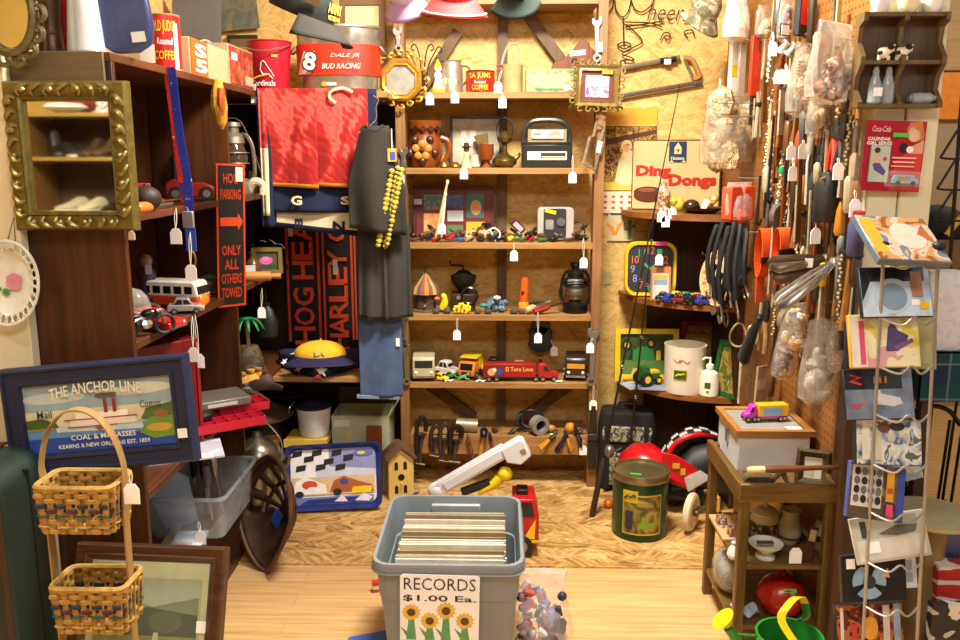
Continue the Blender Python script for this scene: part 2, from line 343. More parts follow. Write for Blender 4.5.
# ================================================================== the pine shelf unit and what stands on it
def bxy(px0,px1,Y,z):a=WX(px0,Y,z);c=WX(px1,Y,z);return(a+c)/2,c-a
def stick(px,py,w,h,Y):pass
def wrench(name,label,top,bot,w=.03,mat=None,rotz=0,group=None,tagged=True):
 top=Vector(top);bot=Vector(bot);L=(top-bot).length;r=T(name,label,'wrench',bot,rotz,group);r.rotation_euler=(0,math.atan2(top.x-bot.x,top.z-bot.z),rotz);m=mat or STEEL
 mb=MB();mb.prism([(-w*.22,w*.6),(w*.22,w*.6),(w*.3,L-w*1.1),(-w*.3,L-w*1.1)],-.003,.003);mesh('shaft',mb,m,r,bev=.0015)
 a=[(.5*w*math.cos(t),w*.5+.5*w*math.sin(t))for t in(2*PI*k/24 for k in range(24))];b=[(.24*w*math.cos(t),w*.5+.24*w*math.sin(t))for t in(2*PI*k/24 for k in range(24))]
 mb=MB();mb.loft([[(x,y,z)for x,z in q]for q,y in((a,-.005),(a,.005),(b,.005),(b,-.005),(a,-.005))],True,False);mesh('ring_end',mb,m,r)
 j=[(-.3*w,0),(.3*w,0),(.62*w,.5*w),(.6*w,1.15*w),(.26*w,1.25*w),(.24*w,.7*w),(-.24*w,.7*w),(-.26*w,1.05*w),(-.6*w,.95*w),(-.62*w,.45*w)]
 mb=MB();mb.prism([(x,z+L-w*1.25)for x,z in j],-.004,.004);mesh('open_jaw',mb,m,r,bev=.001);return r
def prod_tag(px,y0,y1,Y,label,px0=None):price_tag(K(px0 or px,y0,Y=Y),K(px,y1,Y=Y),label)
# ---- hung on the uprights
def ornate(name,label,cat,c,w,h,rot,octa=False):
 r=T(name,label,cat,c,rot);return r
c=K(401,80,Y=3.715);r=T('octagonal_mirror','small octagonal mirror in a gilt scrolled frame on left pine upright','mirror',c)
def octo(q):return[(q*math.cos(PI/8+PI/4*k),q*math.sin(PI/8+PI/4*k))for k in range(8)]
GOLDB=P('#c8983a',.35,.6,.3,50,.4)
mb=MB();mb.loft([[(x,y,z)for x,z in octo(q)]for q,y in((.092,.012),(.095,-.004),(.083,-.018),(.072,-.012),(.066,-.016),(.063,.0))],True,False);mesh('frame',mb,GOLDB,r)
mb=MB();mb.prism(octo(.0655),-.002,.01);mesh('mirror_glass',mb,P('#b0aea4',.25,.5,.3,30),r)
mb=MB()
for k in range(16):
 a=PI/8*k;q=.102 if k%2 else .108;mb.tube(cr([(q*math.cos(a-.16),-.006,q*math.sin(a-.16)),((q+.012)*math.cos(a-.05),-.014,(q+.012)*math.sin(a-.05)),((q+.004)*math.cos(a+.1),-.012,(q+.004)*math.sin(a+.1)),((q-.006)*math.cos(a),-.01,(q-.006)*math.sin(a))],4),.0055,6)
mesh('scrollwork',mb,GOLDB,r)
c=K(597,86,Y=3.715);fw=.215;fh=.20;r=T('ornate_picture_frame','small gilt scrolled picture frame hung at top of right pine upright','picture frame',c,(0,.03,0))
mesh('frame',MB().frame(fw*.9,fh*.9,.03,-.012,.012,[(0,.012),(0,-.006),(.008,-.02),(.02,-.012),(.028,-.016),(.032,.004)]),P('#8a7440',.4,.5,.3,60,.4),r)
mb=MB()
for sx,sz,w_,in((1,0,fh),(-1,0,fh),(0,1,fw),(0,-1,fw)):
 for k in range(7):
  t=(k-3)/6.4*w_;p=Vector((sx*(fw/2-.006),-.01,t))if sx else Vector((t,-.01,sz*(fh/2-.006)))
  mb.tube(cr([p+Vector((.012*math.cos(a+k),-.006,.012*math.sin(a+k)))for a in(0,1.5,3,4.5)],3),.004,5)
mesh('scrollwork',mb,P('#8a7440',.4,.5,.3,60,.4),r)
art(r,'print',.135,.12,P('#64240e',.5),[(P('#b8b4bc',.4),rc(.14,.12,.87,.86)),(mottle(['#9a8ab8','#cfc6d0','#b86878','#cfc8c4'],40),rc(.14,.12,.87,.5)),(P('#a8b4dc',.4),[(.14,.86),(.14,.5),(.4,.7),(.35,.86)]),(P('#5a4a90'),[(.16,.2),(.26,.2),(.24,.5),(.18,.42)])],(0,-.001,0))
mesh('price_sticker',MB().cbox((.04,-.014,.055),(.045,.001,.013)),YEL,r)
wrench('combination_wrench','bright combination wrench hung on left pine upright above octagonal mirror',K(397,26,Y=3.725),K(399,52,Y=3.725),.032)
wrench('combination_wrench','long bright combination wrench hung on right upright above gilt picture frame',K(597,16,Y=3.725),K(597,62,Y=3.725),.034)
mesh('price_sticker',MB().cbox((.012,-.006,.06),(.02,.001,.04)),TAGW,bpy.data.objects['combination_wrench.001'])
wrench('combination_wrench','combination wrench hung on left pine upright beside the brown t-shirt',K(403,147,Y=3.725),K(404,195,Y=3.725),.032)
mesh('price_sticker',MB().cbox((-.008,-.006,.06),(.022,.001,.05)),TAGW,bpy.data.objects['combination_wrench.002'])
wrench('combination_wrench','combination wrench hung low on left pine upright beside the blue jeans',K(404,312,Y=3.725),K(404,345,Y=3.725),.03)
wrench('combination_wrench','small wrench hung low on left pine upright beside beige toy car',K(405,344,Y=3.725),K(407,385,Y=3.725),.036,P('#8a8266',.4,.7))
wrench('large_combination_wrench','large grey combination wrench hung on lower right pine upright',K(594,326,Y=3.725),K(591,386,Y=3.725),.045,P('#8a8880',.35,.7))
prod_tag(590,338,353,3.715,'white tag tied to large grey wrench on the lower right upright',593)
prod_tag(593,385,410,3.715,'white tag hung on right upright below the large grey wrench',594)
# scrap metal frame on right upright
r=T('silver_metal_frame','empty notched silver metal frame leaning on right upright beside toolbox','frame',K(594,146,Y=3.70),(0,.22,.5))
pl=[(-.035,-.085),(.03,-.095),(.03,-.03),(.042,-.03),(.042,.03),(.03,.03),(.03,.085),(-.012,.095),(-.012,.04),(-.03,.03)]
mb=MB();mb.tube([(x,0,z)for x,z in pl],.0065,5,True);mesh('rim',mb,P('#b8b0a0',.35,.7,.3,50),r);mesh('price_sticker',MB().cbox((.02,-.01,.0),(.022,.001,.05)),TAGW,r)
# ---- top shelf
Y=3.82;z1=SZ[1]
def plantstand():
 r=T('iron_scroll_stand','black wrought iron scroll rack standing behind the octagonal mirror','rack',(WX(423,3.88,z1),3.88,z1))
 for x,t in((-.05,.16),(-.02,.19),(.02,.19),(.055,.18)):
  mb=MB();sg=1 if x>0 else-1
  mb.tube(cr([(x*.3,0,0),(x*.4,0,t*.6),(x,0,t),(x+.018*sg,0,t+.022),(x+.03*sg,0,t+.004),(x+.016*sg,0,t-.006)],5),.003,6);mesh('scroll',mb,DARKSTEEL,r)
 mesh('foot',MB().lathe([(.03,0),(.03,.006),(.006,.012),(.004,.1)],n=12),DARKSTEEL,r)
plantstand()
def figshaker():
 x,w=bxy(433,443,3.79,z1);r=T('clown_salt_shaker','small white and yellow ceramic figure on the top pine shelf','figurine',(x,3.79,z1))
 mesh('body',MB().lathe([(.026,0),(.028,.01),(.018,.035),(.014,.06),(.018,.068),(.016,.08),(.006,.09)],n=14),WHITE,r);mesh('head',MB().ball((0,0,.1),.017),P('#f2d8b8'),r)
 mesh('hat',MB().lathe([(.018,.108),(.012,.118),(.002,.14)],n=12),YEL,r);mesh('base_trim',MB().lathe([(.029,.002),(.03,.012),(.028,.018)],n=14),YEL,r)
figshaker()
x,w=bxy(443,460,3.83,z1);r=T('tin_pitcher','old dull tin pitcher with handle on top pine shelf','pitcher',(x,3.83,z1))
mb=MB();mb.lathe([(.048,0),(.052,.004),(.05,.1),(.042,.13),(.046,.137),(.043,.136),(.038,.128),(.046,.1),(.046,.01),(0,.008)],n=20);mesh('body',mb,P('#a89a86',.4,.6,.3,40),r)
mb=MB();mb.tube(cr([(.045,0,.115),(.075,0,.11),(.08,0,.07),(.05,0,.035)],5),.006,6);mesh('handle',mb,P('#8a7c68',.4,.6),r)
mesh('decoration',MB().arc(.0508,.01,.06,-.9,.5),mottle(['#c8a868','#e8dcc0','#b05a28'],60),r)
for px,lb in((430,'white tag hanging below the clown figure at top left shelf edge'),(455,'white tag hanging below the tin pitcher at top shelf edge')):prod_tag(px,92,103 if px==455 else 105,3.73,lb)
x,w=bxy(466,494.5,3.80,z1);r=T('red_coffee_tin','short red coffee tin with yellow lettering on top pine shelf','tin',(x,3.80,z1));R_=w/2;H_=.088
mesh('body',MB().lathe([(R_,0),(R_,H_)],n=32),P('#c41e16',.35),r);mesh('rim',MB().lathe([(R_*1.0,-.0),(R_*1.03,.002),(R_*1.0,.006)],n=32).lathe([(R_,H_-.003),(R_*1.03,H_),(R_*.98,H_+.003),(0,H_-.002)],n=32),P('#8a3020',.3,.5),r)
text(r,'SA JUMS',w*.8,.028,(0,0,.066),P('#f4c832',.5),bend=R_+.0008);text(r,'Roasted',w*.4,.012,(0,0,.042),WHITE,bend=R_+.0008);text(r,'COFFEE',w*.6,.02,(0,0,.02),P('#f4c832',.5),bend=R_+.0008)
x,w=bxy(500,523.5,3.83,z1);r=T('cream_flour_sifter','cream enamel sifter pail with raised handle on top pine shelf','sifter',(x,3.83,z1));R_=w/2*.92;CE=P('#a89c6c',.4)
mesh('body',MB().lathe([(R_*.97,0),(R_,.005),(R_,.115),(R_*1.03,.118),(R_*.97,.12),(R_*.95,.01),(0,.008)],n=24),CE,r)
mb=MB();mb.tube(cr([(-R_*1.02,0,.1),(-R_*.8,0,.15),(-R_*.35,0,.198),(R_*.4,0,.205),(R_*.62,0,.19),(R_*.55,0,.12)],5),.0055,6,flat=1.6);mesh('handle',mb,P('#c8c0a0',.35,.3),r)
mb=MB();mb.tube([(-R_*1.4,-.02,.112),(-R_*.5,-.0,.121)],.004,6);mesh('crank',mb,P('#b03020'),r)
prod_tag(498,70,93,3.74,'white tag hanging from the cream sifter on top shelf',502)
prod_tag(502.5,93,108,3.735,'pale tag string hanging under the cream sifter above brass lamp',503)
x,w=bxy(525.5,574,3.80,z1);r=T('tin_box','long pale green printed tin box on top pine shelf','tin box',(x,3.80,z1))
GRN=P('#8a8a58',.45);mesh('body',MB().box(-w/2,w/2,-.03,.05,0,.098),GRN,r,bev=.002);art(r,'label_print',w*.96,.09,mottle(['#74854a','#a8a870','#b8b084','#8a9460'],30),[(P('#b4a878'),rc(.1,.2,.72,.8)),(P('#3a7a50'),rc(.18,.04,.8,.15))],(0,-.0335,.048))
None;mesh('price_sticker',MB().cbox((w*.36,-.036,.02),(.035,.001,.018)),TAGW,r)
r=T('wooden_bellows','brown wooden wall pocket with arched opening behind pale green tin','wall pocket',(WX(572,3.9,z1),3.9,z1));BW=wood('#5c2a0c','#864416','z',1.4,.35)
pl=[(-.095,0),(-.095,.11),(-.08,.14),(-.04,.15),(0,.19),(.035,.235),(.07,.22),(.085,.16),(.075,0),(.045,0),(.035,.06),(.01,.085),(-.03,.085),(-.055,.06),(-.065,0)]
mesh('panel',MB().prism(pl,-.012,.012),BW,r,bev=.003);mesh('side_panel',MB().prism([(.06,.0),(.1,.02),(.1,.17),(.07,.2)],-.05,-.03),BW,r,bev=.002);mesh('price_sticker',MB().at((.02,-.014,.175),(0,-.1,0)).box(-.035,.035,-.0005,.0005,-.011,.011),P('#f0dcc0'),r)
# ---- second shelf
z2=SZ[2];Y=3.84
x,w=bxy(408,443,3.83,z2);r=T('carved_flower_pitcher','big carved brown pitcher with flower relief on second pine shelf','pitcher',(x,3.83,z2));R_=w/2;TERRA=P('#843f14',.38,0,.25,20)
pf=[(R_*.7,0),(R_*.78,.005),(R_*.98,.05),(R_,.085),(R_*.88,.125),(R_*.8,.138),(R_*.82,.15),(R_*.95,.185),(R_*.99,.2),(R_*.94,.202),(R_*.85,.18),(R_*.72,.145),(R_*.8,.1),(0,.02)]
mesh('body',MB().lathe(pf,n=28),TERRA,r);mb=MB();mb.tube(cr([(R_*.9,-.01,.13),(R_*1.3,-.01,.115),(R_*1.38,-.01,.07),(R_*1.1,-.01,.03),(R_*.9,-.01,.02)],5),.012,8);mesh('handle',mb,TERRA,r)
mb=MB();D=P('#3c1a0a',.4)
for k in range(5):
 a=2*PI*k/5+.3;mb.ball((.028*math.cos(a)-.008,-R_*.97,.075+.028*math.sin(a)),.017,(1,.4,1),10)
mesh('flower',mb,P('#d08030',.4),r);mesh('flower_centre',MB().ball((-.008,-R_*1.03,.075),.009),D,r)
mb=MB()
for k in range(5):
 a=2*PI*k/5+.93;mb.ball((.056*math.cos(a)-.008,-R_*.9+.008*abs(math.cos(a)),.078+.05*math.sin(a)),.02,(1,.5,1),8)
mesh('leaf_relief',mb,D,r);mb=MB()
for k in range(5):
 a=-.95+k*.46;rr=R_*.92;p=Vector((rr*math.sin(a),-rr*math.cos(a),.167));mb.at(p,(0,0,a)).prism([(-.016,0),(0,-.014),(.016,0),(0,.014)],-.006,.004)
mesh('rim_carving',mb,D,r)
x,w=bxy(451,501,3.93,z2);r=T('framed_black_and_white_photo','framed pale photograph leaning at back of second pine shelf','picture',(x,3.93,z2+.115),(-.08,0,0))
mesh('frame',MB().frame(w*1.03,.225,.012,-.01,.008),P('#3a2c20',.5),r);art(r,'photo',w*.98,.205,mottle(['#94866e','#b0a590','#bdb29e','#a0947e'],14,.4,'LINEAR'),[(P('#8a7c68'),[(.55,.2),(.7,.2),(.68,.55),(.6,.6)]),(P('#e8e0d0'),rc(.2,.4,.5,.75)),(P('#c4b8a2'),rc(.3,.5,.38,.75))],(0,0,0))
def brasspieces():
 for px,h,lb,m in((444,.03,'low brass trinket beside the carved pitcher handle',BRASS),(455,.025,'small brass dish on second shelf beneath pale framed photo',BRASS)):
  x,w=bxy(px-6,px+6,3.79,z2);one('brass_trinket',MB().lathe([(w*.3,0),(w*.5,.006),(w*.42,h*.6),(w*.2,h),(0,h*.9)],n=14),m,lb,'trinket',(x,3.79,z2))
brasspieces()
x,w=bxy(463,470,3.78,z2);r=T('bell_figurine','tiny figurine in a pale green dress on second pine shelf','figurine',(x,3.78,z2))
mesh('dress',MB().lathe([(.024,0),(.022,.012),(.011,.045),(.013,.06),(.006,.068)],n=14),P('#b8c890',.4),r);mesh('head',MB().ball((0,0,.08),.013),P('#6a4a30'),r);mesh('hat',MB().lathe([(.02,.086),(.022,.09),(.012,.095),(.011,.108),(0,.11)],n=12),P('#3a2a18'),r)
x,w=bxy(470,480,3.84,z2);one('white_china_cup',MB().lathe([(.02,0),(.028,.005),(.032,.05),(.034,.056),(.03,.055),(.026,.01),(0,.008)],n=18),P('#d8ccb8',.3),'small white cup with brown band behind wooden goblet','cup',(x,3.86,z2))
x,w=bxy(478.5,494,3.82,z2);r=T('wooden_goblet','turned brown wooden goblet on second pine shelf','goblet',(x,3.82,z2));R_=w/2
mesh('bowl',MB().lathe([(.01,.028),(R_*.75,.036),(R_,.06),(R_*.95,.09),(R_*.98,.102),(R_*.86,.101),(R_*.7,.05),(0,.04)],n=22),P('#7c3a14',.35,0,.2),r);mesh('foot',MB().lathe([(R_*.62,0),(R_*.6,.006),(.009,.016),(.01,.03)],n=18),P('#8a4418',.35),r)
one('dried_brush',MB().at((0,0,.0),(0,-.25,0)).cyl((0,0,0),(0,0,.05),.008).prism([(-.012,.05),(.012,.05),(.034,.15),(-.034,.15)],-.012,.012),P('#6e5630',.9,0,.4,90,.6),'olive straw whisk brush leaning behind the wooden goblet','brush',(WX(489,3.89,z2),3.89,z2))
x,w=bxy(492,517,3.83,z2);r=T('brass_oil_lamp','small brass oil pot with tall neck on second pine shelf','lamp',(x,3.83,z2));R_=w/2;BR2=P('#6e5a2a',.35,.75,.3,40)
mesh('pot',MB().lathe([(R_*.6,0),(R_*.95,.015),(R_,.03),(R_*.85,.045),(R_*.4,.056),(R_*.2,.07),(R_*.2,.1)],n=22),BR2,r);mesh('burner',MB().lathe([(R_*.2,.1),(R_*.55,.112),(R_*.6,.13),(R_*.4,.145),(R_*.1,.16)],n=18),BR2,r)
mb=MB();mb.tube(cr([(R_*.7,0,.035),(R_*1.1,0,.05),(R_*1.2,0,.065)],4),[.012,.011,.01,.009,.008,.007,.006,.005,.004][:9],8);mesh('spout',mb,BR2,r)
mb=MB();mb.tube(cr([(-R_*.55,0,.12),(-R_*.6,0,.18),(0,0,.215),(R_*.6,0,.18),(R_*.5,0,.12)],5),.003,6);mesh('bail_handle',mb,DARKSTEEL,r)
x,w=bxy(521.5,571.5,3.80,z2);r=T('metal_toolbox','black tin lunch toolbox with arched handle on second pine shelf','toolbox',(x,3.80,z2));BK=P('#2c2b29',.35,.4,.2)
mesh('body',MB().box(-w/2,w/2,-.03,.08,0,.1),BK,r,bev=.004);mesh('lid',MB().prism([(-w*.49,.1),(w*.49,.1),(w*.4,.125),(-w*.4,.125)],-.028,.078),BK,r,bev=.004)
mb=MB();mb.tube(cr([(-w*.46,.025,.09),(-w*.45,.025,.15),(-w*.32,.025,.195),(0,.025,.205),(w*.32,.025,.195),(w*.45,.025,.15),(w*.46,.025,.09)],5),.012,8);mesh('handle',mb,P('#45443f',.3,.5),r)
art(r,'front_label',w*.78,.036,P('#e8dcc4'),[(P('#2a2622'),rc(.34,.2,.97,.85)),(P('#d8c8a0'),rc(.36,.3,.95,.42))],(0,-.0325,.052));None;art(r,'lid_label',w*.62,.04,P('#cfc4a8'),[(P('#6a5a40'),rc(.05,.3,.3,.6)),(P('#8a7048'),[(.5,.2),(.65,.75),(.85,.8),(.95,.4)])],(0,-.034,.145),(-.25,0,0))
mesh('backboard',MB().box(-w*.38,w*.38,-.03,-.02,.11,.165),P('#8a7a5a'),r)
prod_tag(464,168,179,3.725,'white tag hanging below the figurine at second shelf edge');prod_tag(572.5,155,183,3.725,'white tag hanging below the black toolbox at second shelf edge',573)
# ---- third shelf
z3=SZ[3]
x,w=bxy(414,494,3.93,z3);hh=WZ(186,3.93)-z3;r=T('collage_picture_frame','dark red collage frame with seven small pictures on third pine shelf','picture frame',(x,3.925,z3+hh/2),(-.07,0,0))
def R4(u0,v0,u1,v1):return rc(u0,v0,u1,v1)
art(r,'mount',w*.98,hh*.97,P('#6a1a18',.5),[(mottle(['#5a6a5a','#7a8a70','#4a5a50'],30),R4(.12,.55,.36,.85)),(mottle(['#34508a','#4a6a90','#2a3a5a'],30),R4(.42,.6,.62,.85)),(mottle(['#c8884a','#d8a060','#8a8a6a'],20),R4(.12,.05,.36,.48)),(mottle(['#c8d0d0','#e0e4dc'],20),R4(.42,.33,.62,.54)),(mottle(['#5a7a4a','#a8a878'],40),R4(.42,.04,.62,.26)),(P('#3a6a6a'),R4(.66,.4,.88,.88)),(P('#d89a5a'),circ(.78,.6,.07,.15)),(P('#e8a82a'),R4(.66,.05,.9,.32)),(P('#5a2a0a'),R4(.74,.08,.76,.2)),(P('#5a2a0a'),R4(.8,.08,.82,.22))])
mesh('frame',MB().frame(w,hh,.014,-.012,.01),P('#4a1414',.45),r);mesh('price_sticker',MB().cbox((-w*.44,-.014,hh*.2),(.036,.001,.024)),P('#d8d0c4'),r)
for i,(p0,p1,p2)in enumerate((((435,228),(447.5,182),(446,170)),((441,227),(445.5,194),(444,180)))):
 pts=[K(*p0,Y=3.77)-Vector((0,0,.0)),K(*p1,Y=3.75)];pts[0].z=z3+.004+.016*i;r=T('drumstick',['pale wooden drumstick leaning against the collage frame, left of two','white-tipped drumstick leaning against the collage frame, right of two'][i],'drumstick',pts[0]);mb=MB();d=pts[1]-pts[0];mb.tube([d*t for t in(0,.1,.85,.95,1)],[.006,.007,.006,.0045,.006],8);mesh('shaft',mb,P('#d8b880' if i==0 else '#e8e0d0',.5),r);mesh('tip',MB().ball(d,.0075,(1,1,1.4),8),P('#e8dcc0'),r)
x,w=bxy(537,573,3.84,z3);r=T('cassette_player','grey portable cassette player lying upright on third pine shelf','cassette player',(x,3.84,z3+.006));hh=.145;GY=P('#a8a49a',.45)
mesh('body',MB().prism(rrect(w,hh,.018,4,0,hh/2),-.03,.03),GY,r,bev=.004);mesh('front_panel',MB().prism(rrect(w*.62,hh*.9,.01,3,-.004,hh*.52),-.034,-.028),P('#2e2e30',.4),r);mesh('cassette_window',MB().prism(rrect(w*.22,hh*.3,.006,3,-w*.17,hh*.48),-.037,-.03),P('#8a8a84',.2),r)
mesh('dial',MB().cyl((w*.14,-.034,hh*.56),(w*.14,-.042,hh*.56),.019),P('#6a7078',.3,.4),r);mesh('price_sticker',MB().at((-w*.15,-.036,hh*.88),(0,.25,0)).box(-.025,.025,-.001,0,-.008,.008),YEL,r)
mb=MB();mb.tube(cr([(w*.45,0,.07),(w*.72,-.02,.08),(w*.8,-.03,.03),(w*.6,-.04,.01),(w*.2,-.05,.004)],6),.003,6);mesh('cord',mb,BLACK,r)
def handtool(name,label,cat,p0,p1,hm,bm=None,r=.008,kind='pliers',group=None):
 """a hand tool lying from its handle end p0 to its working end p1"""
 p0=Vector(p0);p1=Vector(p1);d=p1-p0;L=d.length;o=T(name,label,cat,p0,(0,-math.atan2(d.z,math.hypot(d.x,d.y)),math.atan2(d.y,d.x)),group);bm=bm or DARKSTEEL
 if kind=='pliers':
  for s in(-1,1):mesh('handle',MB().tube(cr([(0,s*L*.14,0),(L*.25,s*L*.13,0),(L*.5,s*L*.04,0),(L*.62,0,0)],4),r*.8,7),hm,o)
  mb=MB();mb.cyl((L*.66,0,-r*.7),(L*.66,0,r*.7),L*.07,n=12)
  for s in(-1,1):mb.tube([(L*.62,s*L*.03,0),(L*.8,s*L*.045,0),(L,s*L*.012,0)],[r,r*.9,r*.4],6)
  mesh('jaws',mb,bm,o)
 elif kind=='screwdriver':
  mesh('handle',MB().tube([(0,0,0),(L*.05,0,0),(L*.3,0,0),(L*.4,0,0)],[r,r*1.5,r*1.4,r*.8],10),hm,o);mesh('shaft',MB().tube([(L*.4,0,0),(L*.93,0,0),(L,0,0)],[r*.45,r*.45,r*.3],8),bm,o)
 elif kind=='hammer':
  mesh('handle',MB().tube([(0,0,0),(L*.3,0,0),(L,0,0)],[r*1.2,r,r*.8],8),hm,o);mesh('head',MB().tube([(L*.96,-L*.26,0),(L*.96,-L*.18,0),(L*.96,0,0),(L*.96,L*.2,0)],[r*.5,r*1.5,r*1.5,r*1.8],10),bm,o)
 elif kind=='knife':
  mesh('handle',MB().tube([(0,0,0),(L*.2,0,0),(L*.42,0,0)],[r,r*1.3,r],8),hm,o);mesh('blade',MB().at((0,0,0),(PI/2,0,0)).prism([(L*.42,-r),(L*.9,-r*.8),(L,r*.4),(L*.42,r*.8)],-.0015,.0015),bm,o)
 else:
  mesh('handle',MB().tube([(0,0,0),(L*.35,0,0)],[r*1.2,r*1.2],8),hm,o);mesh('shaft',MB().tube([(L*.35,0,0),(L,0,0)],[r,r*.7],8),bm,o)
 return o
BLUEH=P('#3a5a9a',.4);REDH=P('#a02018',.4);GRNH=P('#2a6a34',.4);BRH=P('#5a3418',.5);BLKH=P('#1a1a1c',.45)
third=[ # px0, px1, py1 offset, handle, blade, kind, label
 (411,426,BRH,'pliers','brown pliers at left end of the third pine shelf'),(424,436,BLKH,'pliers','black pliers below the drumsticks on third pine shelf'),(432,450,REDH,'screwdriver','red handled screwdriver on third shelf under the red collage frame'),
 (447,460,REDH,'pliers','red handled pliers on third shelf under the red collage frame'),(456,470,BLUEH,'pliers','blue handled pliers with both grips over third shelf edge'),(466,482,P('#b89a70',.5),'hammer','pale handled small hammer on third shelf before collage frame'),
 (478,492,BLKH,'knife','black handled knife on third shelf at collage frame corner'),(490,506,DARKSTEEL,'bar','dark steel bar tool at middle of third pine shelf'),(500,512,BLKH,'pliers','dark pliers at middle of third shelf above hanging tag'),
 (508,520,YEL,'screwdriver','yellow handled screwdriver beside phone on third pine shelf'),(517,531,GRNH,'pliers','green handled pliers on third shelf left of cassette player'),(526,538,REDH,'pliers','red gripped pliers touching the cassette player on third shelf'),
 (538,556,GRNH,'knife','green handled file in front of the cassette player'),(551,566,BLKH,'screwdriver','black handled screwdriver in front of the cassette player'),(566,583,BRH,'hammer','dark brown hammer at right end of third pine shelf')]
for i,(a,c_,hm,kd,lb)in enumerate(third):
 y0=3.755+.012*(i%2);p0=(WX(a,y0,z3),y0,z3+.012);p1=(WX(c_,y0+.07,z3),y0+.05+.03*(i%3),z3+.014+.022*(i%2));nm={'pliers':'pliers','screwdriver':'screwdriver','hammer':'hammer','knife':'knife','bar':'pry_bar'}[kd]
 handtool(nm,lb,nm.replace('_',' '),p0,p1,hm,DARKSTEEL,.0075,kd)
more=[(415,405,BLKH,'screwdriver','black screwdriver poking out at the left upright on third shelf'),(420,440,RUST,'bar','rusty chisel across the pile left of the drumsticks'),(438,428,STEEL,'pliers','steel pliers on top of pile below the drumsticks'),(444,462,P('#7a2a1a',.5),'hammer','dark red hammer across the red handled pliers'),(459,449,STEEL,'knife','bright blade knife on the pile before the collage frame'),(470,486,BRH,'pliers','brown gripped pliers on the pile under collage frame'),(483,472,RUST,'bar','rusty rod on the pile beside the tan pouch'),(489,504,STEEL,'pliers','steel pliers on the pile right of white wire stand'),(498,486,BLKH,'hammer','black hammer on the pile at centre of third shelf'),(505,521,RUST,'screwdriver','rusty screwdriver on the pile under the folding phone'),(521,511,STEEL,'bar','steel rod on the pile right of the folding phone'),(527,540,BLKH,'pliers','black pliers on the pile touching cassette player foot'),(545,534,RUST,'knife','rusty knife lying before the cassette player'),(560,548,STEEL,'pliers','steel pliers lying before the cassette player cord'),(572,587,BRH,'pliers','brown pliers at far right of third pine shelf'),(579,569,BLKH,'bar','black bar leaning at far right of third shelf')]
for i,(a,c_,hm,kd,lb)in enumerate(more):
 y0=3.775+.02*(i%3);nm={'pliers':'pliers','screwdriver':'screwdriver','hammer':'hammer','knife':'knife','bar':'pry_bar'}[kd]
 handtool(nm,lb,nm.replace('_',' '),(WX(a,y0,z3),y0,z3+.026),(WX(c_,y0+.05,z3),y0+.06,z3+.036+.016*(i%3)),hm,RUST if i%2 else DARKSTEEL,.0085,kd)
x=WX(510,3.80,z3);r=T('folding_phone','dark pocket phone propped up on third shelf beside yellow screwdriver','phone',(x+.035,3.83,z3+.065),(0,.75,.2));mesh('body',MB().prism(rrect(.07,.035,.008),-.008,.008),P('#4a2a22',.3),r,bev=.002);mesh('screen',MB().prism(rrect(.05,.022,.004),-.01,-.008),P('#b0a8b0',.2),r)
one('canvas_pouch',MB().lathe([(.05,0),(.058,.02),(.035,.045),(.0,.05)],n=16,sx=1.4,sy=.6),P('#b89a6a',.9,0,.3,40,.3),'tan cloth pouch heaped before the collage frame right corner','pouch',(WX(477,3.84,z3),3.85,z3))
one('wire_stand',MB().tube(cr([(-.03,0,0),(0,0,.05),(.03,0,.0),(.05,.02,.03),(.02,.03,.055),(-.02,.02,.03)],4),.004,6),P('#d8d0c0',.4),'small white wire stand on third shelf right of collage frame','stand',(WX(489,3.80,z3),3.79,z3+.004))
prod_tag(442,229,234,3.72,'white tag standing on third shelf below the drumsticks');prod_tag(514,243,261,3.725,'white tag hanging at middle of the third shelf edge',514);prod_tag(583.5,238,268,3.725,'white tag hanging at right end of third shelf edge')
# ---- fourth shelf
z4=SZ[4]
x,w=bxy(412,440,3.84,z4);r=T('cone_roof_birdhouse','round brown birdhouse with striped cone roof on fourth pine shelf','birdhouse',(x,3.84,z4))
mesh('base',MB().lathe([(.058,0),(.06,.008),(.05,.01)],n=20),P('#6a6048'),r);mesh('body',MB().lathe([(.046,.009),(.048,.085),(0,.088)],n=20),P('#4a3a2a',.7,0,.3,40),r);mesh('entrance_hole',MB().cyl((0,-.044,.058),(0,-.0495,.058),.013),P('#050403'),r);mesh('perch',MB().cyl((0,-.045,.032),(0,-.065,.032),.0045,n=8),P('#b08050'),r)
ms=[P('#b87838',.7),P('#7a4a26',.7),P('#c89858',.7),P('#5a5a5a',.7),P('#a04a28',.7)];mb=MB()
for k in range(20):
 a0=2*PI*k/20;a1=2*PI*(k+1)/20;mb.m=k%5;mb.add([(.066*math.cos(a0),.066*math.sin(a0),.082),(.066*math.cos(a1),.066*math.sin(a1),.082),(.058*math.cos(a1),.058*math.sin(a1),.112),(.058*math.cos(a0),.058*math.sin(a0),.112),(.006*math.cos(a1),.006*math.sin(a1),.175),(.006*math.cos(a0),.006*math.sin(a0),.175)],[(0,1,2,3),(3,2,4,5)])
mb.m=1;mb.lathe([(.066,.082),(.0,.084)],n=20);mesh('roof',mb,ms,r);mesh('finial',MB().cyl((0,0,.17),(0,0,.205),.004,n=8),P('#5a5040'),r)
x,w=bxy(447,480,3.87,z4);r=T('dark_coffee_grinder','dark old coffee mill with crank on fourth pine shelf','coffee grinder',(x,3.87,z4));IR=P('#1e1a16',.4,.4,.3,40)
